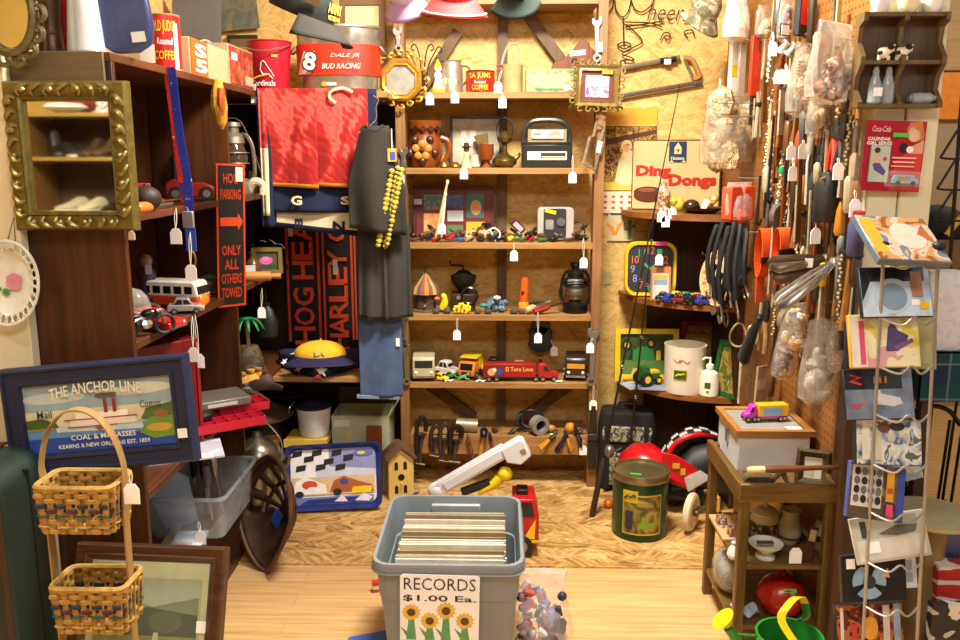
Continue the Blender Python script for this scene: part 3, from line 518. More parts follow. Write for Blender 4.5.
mesh('base',MB().box(-.055,.055,-.05,.05,0,.08),wood('#1c120a','#33210f','x',2),r,bev=.004);mesh('hopper',MB().lathe([(.02,.08),(.03,.1),(.055,.13),(.06,.16),(.045,.165),(.02,.185)],n=18),IR,r);mesh('wheel',MB().tube([(.03+.036*math.cos(a),-.058,.075+.036*math.sin(a))for a in(2*PI*k/20 for k in range(20))],.006,6,True),P('#3a3834',.25,.7),r);mesh('crank',MB().tube([(0,0,.18),(0,0,.205),(-.06,-.01,.21),(-.06,-.01,.23)],.005,6),IR,r);mesh('drawer',MB().box(-.035,.005,-.054,-.048,.02,.05),P('#2a1a0c'),r);mesh('badge',MB().cyl((-.02,-.05,.065),(-.02,-.053,.065),.01,n=12),STEEL,r)
x=WX(442,3.79,z4);r=T('duck_figure','little yellow duck figure with orange beak beside the cone birdhouse','toy',(x,3.80,z4+.014))
mesh('body',MB().tube(cr([(.0,0,0),(.012,0,.03),(.01,0,.055),(.0,0,.07)],4),[.016,.017,.018,.018,.017,.016,.015,.014,.014,.014,.013,.011,.008][:13],10),YEL,r);mesh('beak',MB().ball((-.022,-.004,.05),.012,(1.2,.9,.8),8),P('#e06a28'),r);mesh('foot_stone',MB().ball((0,0,0),.016,(1.4,1,.8),8),P('#4a4a4c',.8),r)
for px,s,lb in((436,.016,'dark round stone at foot of the duck figure'),(447,.017,'grey round stone left of the yellow flower'),(478,.015,'brown round stone right of the yellow flower'),(488,.016,'dark stone under the blue plastic wrapped toy'),(514,.017,'dark round stone left of the orange flashlight'),(522,.016,'mottled stone at the foot of the orange flashlight')):
 one('stone',MB().ball((0,0,s*.8),s,(1.15,1,.8),10),P('#4c463c',.7,0,.3,60),lb,'stone',(WX(px,3.765,z4),3.765,z4))
x=WX(461,3.76,z4);r=T('artificial_yellow_flower','yellow fabric flower lying at edge of fourth pine shelf','flower',(x,3.757,z4+.02));mb=MB()
for cx_,cz_ in((-.018,.004),(.016,.0),(.003,.016),(.028,.008)):
 for k in range(6):a=PI/3*k+cx_*50;mb.ball((cx_+.011*math.cos(a),-.004,cz_+.011*math.sin(a)),.0085,(1,.5,1),7)
mesh('petals',mb,P('#f0c818',.6),r);mb=MB()
for cx_,cz_ in((-.018,.004),(.016,.0),(.003,.016)):mb.ball((cx_,-.011,cz_),.005,n=8)
mesh('flower_centre',mb,P('#7a4a14'),r)
mb=MB()
for k in range(26):
 a=random.uniform(0,PI*2);q=random.uniform(.0,1);mb.ball((.058*q*math.cos(a),.03*math.sin(a)*q,.03+.032*random.uniform(-1,1)*(1-q*.5)),random.uniform(.012,.022),(1,1,.9),8)
r=T('blue_plastic_toy','blue grey crumpled plastic toy bag on fourth pine shelf','toy',(WX(497,3.82,z4),3.82,z4));mesh('contents',mb,mottle(['#2e4a5a','#5a7a90','#8aa0b0','#38444e'],40),r);mesh('white_cap',MB().ball((.0,-.03,.07),.014,(1.3,1,.7),8),WHITE,r);mesh('teal_clip',MB().ball((-.06,-.03,.035),.013,(1.5,.8,.8),8),P('#2a8a90'),r)
x,w=bxy(518.5,528,3.86,z4);r=T('orange_flashlight','orange plastic flashlight standing on fourth pine shelf','flashlight',(x,3.86,z4),(0,.04,0));mesh('body',MB().lathe([(.021,0),(.022,.02),(.019,.05),(.018,.14),(.015,.155),(0,.158)],n=18),P('#e85a14',.4),r);mesh('switch',MB().ball((-.006,-.0185,.085),.008,(1,.5,1.5),8),P('#3a1c10'),r);mesh('lens_ring',MB().lathe([(.021,-.001),(.0235,.004),(.0235,.035),(.02,.04)],n=18),P('#f09a24',.35),r)
handtool('file','wood handled file sticking over front of fourth pine shelf','file',(WX(526,3.745,z4),3.745,z4+.02),(WX(548,3.83,z4),3.85,z4+.05),P('#c8a878',.5),STEEL,.01,'screwdriver')
handtool('hunting_knife','red handled knife pointing at lantern on fourth pine shelf','knife',(WX(534,3.745,z4),3.745,z4+.014),(WX(568,3.80,z4),3.80,z4+.055),P('#8a1c14',.4),P('#4a1a14',.4),.012,'knife')
handtool('pliers','small steel pliers behind the wood handled file','pliers',(WX(530,3.86,z4),3.86,z4+.03),(WX(552,3.88,z4),3.88,z4+.04),BLKH,STEEL,.007)
def lantern(name,label,loc,s,metal,glass,wrapped=False):
 r=T(name,label,'lantern',loc);s_=s
 mesh('tank',MB().lathe([(.048*s,0),(.052*s,.006*s),(.05*s,.035*s),(.035*s,.046*s),(.02*s,.05*s)],n=24),metal,r);mesh('burner',MB().lathe([(.02*s,.05*s),(.03*s,.056*s),(.03*s,.068*s),(.024*s,.07*s)],n=18),BRASS if not wrapped else metal,r)
 mesh('globe',MB().lathe([(.026*s,.068*s),(.037*s,.085*s),(.04*s,.105*s),(.034*s,.13*s),(.028*s,.145*s)],n=24),glass,r);mesh('chimney_cap',MB().lathe([(.03*s,.143*s),(.034*s,.147*s),(.032*s,.165*s),(.018*s,.178*s),(.018*s,.19*s),(.024*s,.194*s),(.022*s,.205*s),(0,.208*s)],n=20),metal,r)
 for q in(-1,1):mesh('side_tube',MB().tube(cr([(q*.045*s,0,.03*s),(q*.058*s,0,.06*s),(q*.056*s,0,.13*s),(q*.042*s,0,.165*s),(q*.025*s,0,.172*s)],5),.006*s,7),metal,r)
 mb=MB()
 for z in(.09,.12):mb.tube([(.043*s*math.cos(a),.043*s*math.sin(a),z*s)for a in(2*PI*k/20 for k in range(20))],.0016*s,5,True)
 mesh('wire_guard',mb,metal,r);return r
x=WX(575,3.82,z4);r=lantern('black_lantern','black hurricane lantern at right end of fourth pine shelf',(x,3.82,z4),1.1,P('#1c1b1a',.35,.5),P('#8a8a82',.15,.1));mb=MB()
for z in(.125,.135,.145):mb.tube([(.052*math.cos(a),.052*math.sin(a),z+.004*math.sin(3*a))for a in(2*PI*k/20 for k in range(20))],.004,5,True)
mb.tube(cr([(-.05,0,.13),(-.075,-.01,.1),(-.06,-.02,.05),(-.045,-.02,.09)],5),.0035,5);mesh('wound_wire',mb,BLACK,r)
prod_tag(457,318,340,3.725,'white tag hanging under the yellow flower on fourth shelf edge',457.5);prod_tag(538,312,343,3.725,'white tag hanging under the red knife on fourth shelf edge')
# ---- fifth shelf: toy vehicles
z5=SZ[5]
WHEEL=P('#161616',.6)
def wheels(r,spots,rad,wd,hub=None):
 for x,y in spots:
  w=mesh('wheel',MB().cyl((x,y-wd/2,rad),(x,y+wd/2,rad),rad,n=16),WHEEL,r,bev=.001)
  if hub:mesh('hubcap',MB().cyl((x,y-wd/2-.0015 if y<0 else y+wd/2,rad),(x,y-wd/2 if y<0 else y+wd/2+.0015,rad),rad*.55,n=12),hub,w)
def toycar(name,label,loc,L,W,Hh,col,rz=0,cabin=None,kind='car',cat='toy car',group=None):
 r=T(name,label,cat,loc,rz,group);m=col;rad=Hh*.2;c=cabin or P('#20242a',.15)
 if kind=='car':
  pr=[(-.5,.18),(.5,.18),(.5,.42),(.46,.52),(.2,.58),(-.45,.6),(-.5,.5)];mesh('body',MB().prism([(x*L,z*Hh)for x,z in pr],-W/2,W/2),m,r,bev=.003)
  pr=[(-.36,.58),(.24,.56),(.1,.98),(-.24,1)];mesh('cabin',MB().prism([(x*L,z*Hh)for x,z in pr],-W*.42,W*.42),m,r,bev=.003);mb=MB()
  pr=[(-.29,.62),(-.08,.62),(-.08,.92),(-.21,.92)];mb.prism([(x*L,z*Hh)for x,z in pr],-W*.43,W*.43);mb.prism([(x*L,z*Hh)for x,z in((-.04,.62),(.15,.62),(.06,.92),(-.04,.92))],-W*.43,W*.43);mb.cbox((L*.165,0,Hh*.77),(.002,W*.7,Hh*.26),(0,-.55,0));mesh('windows',mb,c,r)
 elif kind=='van':
  mesh('body',MB().prism([(x*L,z*Hh)for x,z in((-.5,.15),(.5,.15),(.5,.5),(.46,.9),(.4,1),(-.46,1),(-.5,.9))],-W/2,W/2),m,r,bev=.005);mb=MB()
  for k in range(4):mb.prism([(x*L,z*Hh)for x,z in rc(-.42+.2*k,.58,-.26+.2*k,.84)],-W*.505,W*.505)
  mb.cbox((L*.487,0,Hh*.72),(.003,W*.8,Hh*.28),(0,-.09,0));mesh('windows',mb,c,r)
 wheels(r,[(x*L,y*W*.5)for x in(-.3,.3)for y in(-1,1)],rad,W*.16,STEEL);mb=MB()
 for y in(-.34,.34):mb.ball((L*.5,W*y,Hh*.38),Hh*.07,(.5,1,1),8)
 mesh('headlights',mb,P('#f4f0dc',.2),r);mesh('bumper',MB().box(L*.495,L*.52,-W*.46,W*.46,Hh*.17,Hh*.26),STEEL,r);return r
x,w=bxy(412,435,3.79,z5);toycar('toy_station_wagon','beige toy car facing forward at left end of fifth pine shelf',(x,3.83,z5),.17,w*.95,.115,P('#b8aa82',.4),-PI/2+.06,kind='van')
x=WX(447,3.85,z5);toycar('toy_race_car','white toy car with dark windows beside the beige car',(x,3.86,z5),.105,.06,.075,P('#d8d0c4',.35),-.5)
x=WX(441,3.77,z5);toycar('toy_buggy','tiny bright yellow toy car on fifth shelf front edge',(x,3.775,z5),.065,.035,.036,P('#e8c820',.4),-.4)
def dumptruck(label,x,y,s,rz,body,bed):
 r=T('toy_dump_truck',label,'toy truck',(x,y,z5),rz);mesh('cab',MB().prism([(x_*s,z*s)for x_,z in((-.012,.02),(.055,.02),(.06,.045),(.045,.085),(-.012,.085))],-.04*s,.04*s),body,r,bev=.004*s);mesh('windshield',MB().cbox((.0535*s,0,.065*s),(.003,.06*s,.03*s),(0,-.35,0)),P('#1c1a18',.2),r)
 mesh('grille',MB().cbox((.06*s,0,.034*s),(.004*s,.045*s,.016*s)),P('#2a2a2a',.4),r);mesh('dump_bed',MB().prism([(x_*s,z*s)for x_,z in((-.1,.045),(-.016,.04),(-.014,.09),(.03,.1),(.03,.105),(-.105,.11))],-.042*s,.042*s),bed,r,bev=.003*s);wheels(r,[(x_*s,y_*s)for x_ in(-.07,.035)for y_ in(-.04,.04)],.02*s,.016*s,P('#a8a8a0',.3,.6))
dumptruck('orange toy dump truck with yellow bed on fifth pine shelf',WX(470,3.82,z5),3.83,.98,-PI/2-.3,P('#e07a1c',.4),P('#c8b020',.45))
x=WX(495,3.86,z5);r=T('toy_loader','yellow toy loader behind the red toy semi trailer','toy truck',(x,3.87,z5),-.2);mesh('body',MB().prism([(-.06,.02),(.03,.02),(.03,.06),(-.02,.068),(-.06,.05)],-.03,.03),YEL,r,bev=.003);mesh('bucket',MB().prism([(.045,.03),(.085,.04),(.08,.045),(.05,.06)],-.035,.035),P('#d8a818'),r);mesh('engine',MB().cbox((-.01,0,.072),(.04,.05,.03)),BLACK,r,bev=.004);wheels(r,[(-.04,-.03),(.03,-.03),(-.04,.03),(.03,.03)],.022,.018)
x=WX(521,3.88,z5);toycar('toy_jeep','tan toy car with dark roof behind the red semi',(x,3.89,z5),.12,.055,.072,P('#c8b070',.45),.1)
for px,y,lb in((452,3.80,'green plastic toy soldier crouching near yellow toy car'),(463,3.775,'pale green plastic toy figure crawling at shelf edge'),(455.5,3.83,'dark green toy soldier standing beside the orange dump truck')):
 mb=MB();mb.tube(cr([(-.022,0,.004),(-.008,0,.016),(.004,0,.02),(.016,0,.026)],3),[.005,.006,.007,.008,.008,.008,.008,.008,.007,.006][:10],7);mb.ball((.024,0,.032),.0075,n=8);mb.tube([(.01,-.004,.022),(.02,-.012,.012),(.036,-.012,.014)],.0032,6);mb.tube([(-.016,.004,.008),(-.012,.01,.018),(-.028,.014,.004)],.0038,6);mb.tube([(.01,.005,.02),(.02,.01,.004)],.0034,6);one('toy_soldier',mb,P('#2a7a3c' if px<460 else '#6ab078',.5),lb,'toy soldier',(WX(px,y,z5),y,z5),random.uniform(-.6,.6))
for px,wd,lb in((449,.04,'white scrap of paper below the green toy soldiers'),(481,.05,'crumpled white paper at left end of the red semi'),(559,.035,'white label scrap in front of the red semi cab')):
 one('paper_scrap',MB().sheet(lambda a,b_:((a-.5)*wd,(b_-.5)*.022,.003+.006*math.sin(a*5+b_*3)**2),6,3),WHITE,lb,'paper',(WX(px,3.755,z5),3.755,z5),.2)
def semi(name,label,loc,L,Hh,W,trailer,cab,rz,letters,side='right'):
 r=T(name,label,'toy truck',loc,rz);mesh('trailer',MB().box(-L*.5,L*.2,-W/2,W/2,Hh*.25,Hh),trailer,r,bev=.002);mesh('chassis',MB().box(-L*.48,L*.46,-W*.35,W*.35,Hh*.16,Hh*.27),P('#1a1a1a'),r)
 mesh('cab',MB().prism([(x*L,z*Hh)for x,z in((.23,.2),(.5,.2),(.505,.48),(.4,.55),(.35,.9),(.3,1.0),(.23,.95))],-W*.42,W*.42),cab,r,bev=.003);mesh('cab_windows',MB().prism([(x*L,z*Hh)for x,z in((.3,.58),(.385,.56),(.345,.85),(.3,.85))],-W*.43,W*.43),P('#1a2028',.15),r)
 wheels(r,[(x*L,y*W*.45)for x in(-.42,-.32,.2,.29,.44)for y in(-1,1)],Hh*.16,W*.2,STEEL);return r
x,w=bxy(483,558,3.785,z5);r=semi('toy_semi_truck','long red toy semi truck with lettered trailer on fifth shelf',(x,3.785,z5),w,.085,.055,P('#9a1c1a',.35),P('#b01c1c',.3),.03,1)
text(r,'El Toro Loco',w*.36,.02,(w*-.02,-.0285,.06),P('#f0c050'));None;art(r,'trailer_picture',w*.26,.05,P('#6a2018'),[(P('#d89a5a'),circ(.35,.45,.2,.35)),(P('#3a4a8a'),circ(.75,.5,.18,.3)),(P('#e8d8c0'),circ(.5,.65,.1,.2))],(-w*.35,-.0295,.05),th=.001)
x,w=bxy(565,588,3.81,z5);r=toycar('toy_pickup_truck','dark toy pickup with gold flames at right end of fifth shelf',(x,3.85,z5),.16,w*.9,.11,P('#2c2622',.3),-PI/2-.1,kind='van');mesh('gold_band',MB().cbox((.0815,0,.072),(.004,w*.75,.022),(0,-.1,0)),P('#c88a20',.4),r)
r=T('ukulele','small dark blue toy guitar hung at back of fifth compartment','toy guitar',(WX(540.5,3.95,.6),3.955,z5+.06));mesh('body',MB().prism([(.062*math.cos(a)*(1 if math.sin(a)<0 else .82+.18*abs(math.sin(2*a))),.085+.05*math.sin(a)+(.03 if math.sin(a)>.3 else 0))for a in(2*PI*k/32 for k in range(32))],-.015,.015),P('#16283e',.35),r,bev=.004)
mesh('sound_hole',MB().cyl((0,-.0152,.09),(0,-.0165,.09),.018),BLACK,r);mesh('neck',MB().prism([(-.01,.0),(.01,.0),(.008,-.05),(-.008,-.05)],-.02,-.006),P('#2a2a2c'),r);mesh('upper_bout',MB().prism(circ(0,.165,.042,.045,24),-.015,.015),P('#16283e',.35),r,bev=.004)
prod_tag(554,340,356,3.9,'pale tag hanging beside the dark blue toy guitar',551)
# ---- bottom shelf: clamps hang over the apron
z6=SZ[6]
def clamp(label,px,top,bot,s,m):
 p=K(px,top,Y=3.728);q=K(px+2,bot,Y=3.728);r=T('c_clamp',label,'clamp',q);L=p.z-q.z
 mesh('frame',MB().tube(cr([(-.012*s,-.004,L*.3),(-.014*s,-.004,L*.55),(-.012*s,-.002,L*.85),(.004*s,0,L),(.02*s,.004,L*.9),(.018*s,.004,L*.72)],6),.0085*s,7),m,r);mesh('screw',MB().cyl((-.004*s,-.006,.02),(.004*s,-.004,L*.62),.0055*s,n=10),P('#5a5650',.4,.7),r);mesh('handle',MB().cyl((-.02*s,-.01,.028),(.016*s,-.01,.02),.003*s,n=8),STEEL,r);mesh('pad',MB().cyl((.004*s,-.004,L*.6),(.005*s,-.004,L*.65),.011*s,n=10),m,r)
for px,t,b_,s,m,lb in((419,417,468,1.25,P('#2e2a26',.4,.5),'long dark clamp hung over apron at left end of bottom shelf'),(433,426,460,1.2,P('#3a2c24',.5,.4),'brown clamp hung over bottom apron, second from left'),(442,424,465,1.15,P('#4a443c',.4,.6),'steel clamp with small tag hung over bottom apron, third from left'),(453,426,466,1.5,P('#241e1a',.5,.4),'wide black clamp hung over bottom apron beside metal roll')):clamp(lb,px,t,b_,s,m)
one('metal_roll',MB().cyl((-.05,0,.035),(.05,0,.03),.032,n=20),P('#9a8a6e',.4,.4,.3),'tan metal roll lying on the bottom pine shelf','roll',(WX(467,3.80,z6),3.80,z6-.002))
handtool('hammer','hammer with pale wooden handle hung over bottom apron','hammer',K(480,458,Y=3.722),K(484,432,Y=3.722),P('#b8803c',.5),P('#1c2430',.4,.5),.011,'hammer')
handtool('pliers','rusty pliers hung over the bottom apron left of the hammer','pliers',K(473,458,Y=3.722),K(467,434,Y=3.722),RUST,RUST,.009)
handtool('screwdriver','small dark screwdriver lying on bottom shelf behind hammer','screwdriver',(WX(493,3.78,z6),3.78,z6+.012),(WX(502,3.82,z6),3.82,z6+.02),BRH,STEEL,.01,'screwdriver')
mb=MB()
for k in range(5):mb.tube([(.062*math.cos(a)*(1-.07*k),.012*math.sin(3*a+k)+.004*k,.062+.05*math.sin(a)*(1-.06*k))for a in(2*PI*j/24 for j in range(24))],.0052,6,True)
one('coiled_cable',mb,P('#1c1c1e',.5),'black cable wound in a coil on the bottom pine shelf','cable',(WX(530,3.79,z6),3.79,z6))
one('tape_roll',MB().at((0,0,.045),(PI/2,0,.5)).lathe([(.026,-.02),(.044,-.02),(.044,.02),(.026,.02),(.026,-.02)],n=22,caps=False),P('#8a8478',.4),'grey tape roll leaning against the coiled black cable','tape',(WX(539,3.76,z6),3.765,z6))
for a,b_,c_,d_,hm,lb in((540,448,556,434,P('#d8901c',.4),'yellow handled pliers hung over bottom apron, nearest the cable'),(556,452,568,432,BLKH,'black handled pliers hung over bottom apron beside yellow pliers'),(572,450,564,430,P('#c87a1c',.4),'orange handled pliers on bottom shelf toward the right end'),(582,446,574,425,BLKH,'dark shears pointing up at right end of bottom shelf')):
 handtool('pliers',lb,'pliers',K(a,b_,Y=3.725),K(c_,d_,Y=3.735),hm,DARKSTEEL,.009)
for i,(a,b_,c_,d_,hm)in enumerate(((545,440,558,430,YEL),(561,446,578,432,BLKH),(566,440,585,428,BRH),(503,440,516,428,BLKH),(494,452,489,432,BRH),(580,452,586,434,BLKH))):handtool('pliers',['yellow gripped pliers lying right beside the coiled black cable','black gripped pliers lying flat behind the orange ball','brown gripped pliers under the orange ball on bottom shelf','dark pliers left of the coiled cable on bottom shelf','brown gripped pliers hung over apron right of hammer','black pliers at far right end of the bottom shelf'][i],'pliers',K(a,b_,Y=3.735 if i==4 else 3.76),K(c_,d_,Y=3.775 if i!=4 else 3.735),hm,DARKSTEEL,.009)
one('orange_ball',MB().ball((0,0,.025),.025,n=16),P('#d88a2a',.4),'small orange ball on bottom shelf among the pliers','ball',(WX(570,3.79,z6),3.79,z6))
one('yellow_stopper',MB().ball((0,0,.018),.018,(1.3,1,1),12),P('#b88a30',.4),'yellow brown knob on bottom shelf right of the coiled cable','knob',(WX(551,3.80,z6),3.80,z6))
r=T('tool_belt','dark leather strap tool hung down lower right pine upright','strap',K(592,468,Y=3.72));mesh('strap',MB().prism([(-.018,0),(.016,.0),(.022,.14),(.01,.3),(-.012,.3),(-.024,.14)],-.006,.006),P('#241a14',.6),r,bev=.002);mesh('buckle',MB().cbox((0,-.008,.15),(.045,.006,.03)),P('#4a4440',.4,.6),r,bev=.002)
prod_tag(583,440,455,3.715,'small white tag at right end of the bottom apron',584)
# ================================================================== left side
def LY(px,X,z):
 k=(px-480)/F;h=z-EYE
 return(X*cY+k*X*sY*cP+k*h*sP)/(k*cY*cP-sY)
zt,zb,zc,zd,ze=LZ['top'],LZ['b'],LZ['c'],LZ['d'],LZ['e']
# ---- gilt mirror on the end panel and the shoe case it shows
cx,z0,w,h=FR(11,80,133,231,2.15);r=T('gilt_mirror','large rectangular mirror in gilt carved frame on bookcase end panel','mirror',(cx,2.15,z0+h/2));GD=P('#7d6f38',.38,.6,.35,50,.4)
mesh('frame',MB().frame(w,h,.05,-.02,.015,[(0,.015),(0,-.008),(.006,-.018),(.02,-.022),(.036,-.016),(.04,-.02),(.047,-.014),(.05,.0)]),GD,r)
mb=MB()
for sx,sz,L in((1,0,h),(-1,0,h),(0,1,w),(0,-1,w)):
 n=int((L-.05)/.034)
 for k in range(n):
  t=(k-(n-1)/2)*.034;s=1 if t>0 else-1
  if sx:p=Vector((sx*(w/2-.022),-.02,t));a=Vector((0,0,s));q=Vector((sx,0,0))
  else:p=Vector((t,-.02,sz*(h/2-.022)));a=Vector((s,0,0));q=Vector((0,0,sz))
  mb.tube(cr([p-a*.014+q*.014,p-a*.002+q*.008+Vector((0,-.006,0)),p+a*.01-q*.002+Vector((0,-.006,0)),p+a*.006-q*.014],4),[.003,.004,.005,.006,.0065,.007,.007,.0065,.006,.0055,.005,.004,.003],6)
  if k%2==0:mb.ball(p-a*.003+Vector((0,-.004,0)),.0085,n=8)
mesh('carving',mb,P('#8e8148',.35,.6,.35,60,.3),r);mesh('mirror_glass',MB().box(-w/2+.048,w/2-.048,-.001,.01,-h/2+.048,h/2-.048),MIRROR,r)
YV=4.75;YR=-.45;xl=K(25,160,Y=YV).x;zs=[WZ(p,YV)for p in(112,157,213,262)]
r=T('shoe_cabinet','brown shoe cabinet across the room seen in the gilt mirror','cabinet',(xl,YR,0));MW=wood('#5a3a1c','#8a6234','x',1);WD=.95
mesh('side_panel',MB().box(0,.02,-.3,0,0,zs[0]),MW,r);mesh('side_panel',MB().box(WD-.02,WD,-.3,0,0,zs[0]),MW,r);mesh('back_panel',MB().box(.02,WD-.02,-.3,-.29,0,zs[0]),wood('#2e1c10','#4a3018','z',1),r);mesh('top',MB().box(-.01,WD+.01,-.3,.005,zs[0]-.02,zs[0]),wood('#8a6a30','#a8843e','x',1),r)
for z in zs[1:]+[.5,.1]:mesh('shelf',MB().box(.02,WD-.02,-.29,0,z-.02,z),wood('#8a6a30','#a8843e','x',1),r)
def shoe(label,x,y,z,L,m,sole,rz=0,boot=0):
 r=T('shoe',label,'shoe',(x,y,z),rz);rings=[]
 for t,w_,hh in((-.5,.16,.36),(-.42,.2,.42+boot),(-.2,.18,.42+boot),(-.02,.2,.34),(.15,.24,.25),(.35,.24,.2),(.47,.16,.14),(.5,.06,.1)):rings.append([(t*L,w_*L*c_,.06*L+(hh-.06)*L*d_)for c_,d_ in((-.85,0),(.85,0),(1,.4),(.6,.85),(0,1),(-.6,.85),(-1,.4))])
 mesh('upper',MB().loft(rings),m,r);mesh('sole',MB().loft([[(t*L,s*w_*L,q)for s,q in((-1,0),(1,0),(1,.07*L),(-1,.07*L))]for t,w_ in((-.52,.16),(-.4,.21),(0,.2),(.2,.25),(.42,.22),(.52,.08))]),sole,r);return r
DK=P('#241f19',.35);shz=((.14,DK,.9,'black boot at left end of the reflected upper shelf',.35),(.22,P('#2a2a28',.4),.7,'black and white trainer on the reflected upper shelf',0),(.34,P('#4a3420',.5),1.7,'brown boot in the middle of the reflected upper shelf',.12),(.42,P('#5a4028',.5),1.9,'second brown boot beside it on the reflected upper shelf',.14),(.53,P('#6a5a40',.5),1.2,'tan and dark shoe on the reflected upper shelf',.1),(.62,P('#2a2a30',.5),1.5,'dark shoe at right of the reflected upper shelf',.1))
for dx,m,rz,lb,bt in shz:shoe(lb,xl+dx,YR-.1,zs[1],.2,m,P('#c8c0b0')if 'white' in lb else DK,rz,bt)
for dx,m,rz,lb in((.19,P('#b8a888',.7),2.2,'beige trainer at left of the reflected lower shelf'),(.31,P('#c8b898',.7),1.9,'beige trainer beside another on the reflected lower shelf'),(.46,DK,2.3,'black shoe on the reflected lower shelf'),(.55,DK,1.8,'second black shoe on the reflected lower shelf'),(.64,P('#1c1c24',.5),1.6,'navy shoe at right of the reflected lower shelf')):shoe(lb,xl+dx,YR-.1,zs[2],.19,m,P('#d8d0bc')if 'beige' in lb else DK,rz)
one('red_hat',MB().ball((0,0,.03),.1,(1,1,.9),18).prism(circ(0,.0,.1,.02),-.2,0),P('#8a1420',.7),'dark red hat on top of the reflected shoe cabinet','hat',(xl+.28,YR-.14,zs[0]+.06));one('white_plate_stack',MB().lathe([(.05,0),(.12,.03),(.1,.05),(0,.06)],n=20),WHITE,'white dish stack on the reflected shoe cabinet','dishes',(xl+.22,YR-.08,zs[0]))
r=T('picture_book','black and white patterned picture leaning on reflected cabinet','picture',(xl+.52,YR-.12,zs[0]+.13),PI);art(r,'print',.3,.26,mottle(['#181818','#f0f0ec','#c83a3a','#f0f0ec','#202020'],26),[(P('#3a8a5a'),circ(.55,.8,.2,.16)),(P('#e8409a'),rc(.0,.6,.3,.95))]);
# ---- oval scrolled frame at the top left corner
c=K(8,12,Y=2.13);r=T('oval_scrolled_frame','greenish gilt oval scrolled mirror frame at top left corner','mirror',c);GG=P('#6e6748',.45,.5,.35,50,.4)
mb=MB();mb.tube([(.062*math.cos(a),0,.095*math.sin(a))for a in(2*PI*k/40 for k in range(40))],.013,8,True)
for k in range(14):
 a=2*PI*k/14;e=Vector((.078*math.cos(a),-.004,.115*math.sin(a)));t=Vector((-math.sin(a),0,math.cos(a)));n=Vector((math.cos(a),0,math.sin(a)))
 mb.tube(cr([e-t*.022,e-t*.008+n*.012,e+t*.01+n*.008,e+t*.012-n*.006,e+t*.002-n*.004],4),.0072,6)
mesh('frame',mb,GG,r);mesh('mirror_glass',MB().prism(circ(0,0,.062,.095,32),-.002,.006),MIRROR,r)
# ---- lace edged plate
c=K(9,283,Y=2.118);r=T('lace_edge_plate','white china plate with pierced rim and pink rose on cream board','plate',c,(0,.18,0));CH=P('#e6e8e0',.2)
mb=MB().at((0,.008,0),(PI/2,0,0));mb.lathe([(0,-.004),(.05,-.004),(.064,.01),(.062,.012),(.05,0),(0,0)],n=36,sx=1,sy=1.36)
for k in range(28):
 a=2*PI*k/28;b_=a+.11
 for s in(0,.11):mb.tube([(.062*math.cos(a+s),.062*1.36*math.sin(a+s),.012),(.078*math.cos(a+.11-s),.078*1.36*math.sin(a+.11-s),.016)],.0022,5)
mb.tube([(.08*math.cos(a),.08*1.36*math.sin(a),.017)for a in(2*PI*k/40 for k in range(40))],.004,6,True);mesh('dish',mb,CH,r)
mb=MB()
for a in range(7):mb.at((.012+.012*math.cos(a*.9)*(a>0),.004,.005+.012*math.sin(a*.9)*(a>0)),(0,0,0)).prism(circ(0,0,.011,.011,10),-.001-.0003*a,.0)
mesh('rose',mb,P('#d890a0',.4),r);mb=MB()
for a in(-.5,.2,2.8):mb.prism([(-.018+.012*math.cos(a)+.01*math.cos(t),-.024+.012*math.sin(a)+.006*math.sin(t))for t in(2*PI*k/10 for k in range(10))],.002,.004)
mesh('leaves',mb,P('#5a9a5a',.4),r);mesh('wire_hanger',MB().tube([(-.012,-.004,.095),(0,0,.17),(.012,-.004,.095)],.0018,5),STEEL,r);mesh('clip',MB().cbox((0,-.012,.1),(.03,.006,.014)),P('#c8c4b8'),r)
# ---- on top of the bookcase
def onX(px,X,z):return Vector((X,LY(px,X,z),z))
x,w=bxy(40,65,2.27,zt);r=T('metal_vase','tall tarnished brown metal vase on top of bookcase by scrolled frame','vase',(x,2.27,zt));R_=w/2
mesh('body',MB().lathe([(R_*.95,0),(R_,.01),(R_*.92,.03),(R_*.92,.11),(R_*1.02,.14),(R_*1.02,.2),(R_*.95,.21),(R_*.85,.2),(0,.02)],n=24),P('#5a4630',.3,.7,.35,12),r);mesh('band',MB().lathe([(R_*.93,.05),(R_*.99,.055),(R_*.93,.06)],n=24),P('#6a5438',.3,.7),r)
one('red_paddle',MB().at((0,0,0),(0,.1,0)).prism(circ(0,.1,.04,.055,24)+[],-.006,.006).prism([(-.012,0),(.012,0),(.014,.05),(-.014,.05)],-.006,.006),P('#a81c20',.35),'glossy red paddle standing between metal vase and white megaphone','paddle',(WX(68,2.33,zt),2.33,zt))
x,w=bxy(68,106,2.25,zt);r=T('white_megaphone','white cone shaped megaphone on bookcase top behind blue bag','megaphone',(x,2.25,zt));mesh('cone',MB().lathe([(w/2,0),(w*.47,.004),(.026,.26),(.022,.28),(.018,.26),(w*.42,.0)],n=28),P('#c8ccd0',.3,.3,.1),r);mesh('rim',MB().lathe([(w*.5,-.001),(w*.515,.004),(w*.49,.008)],n=28),P('#9aa0a4',.3,.6),r)
c=K(120,22,Y=2.30);r=T('wrapped_blue_cushion','blue rounded cushion in clear wrap hanging over bookcase top edge','cushion',(c.x,2.30,c.z),(0,-.12,.25));BL=P('#0e2354',.35)
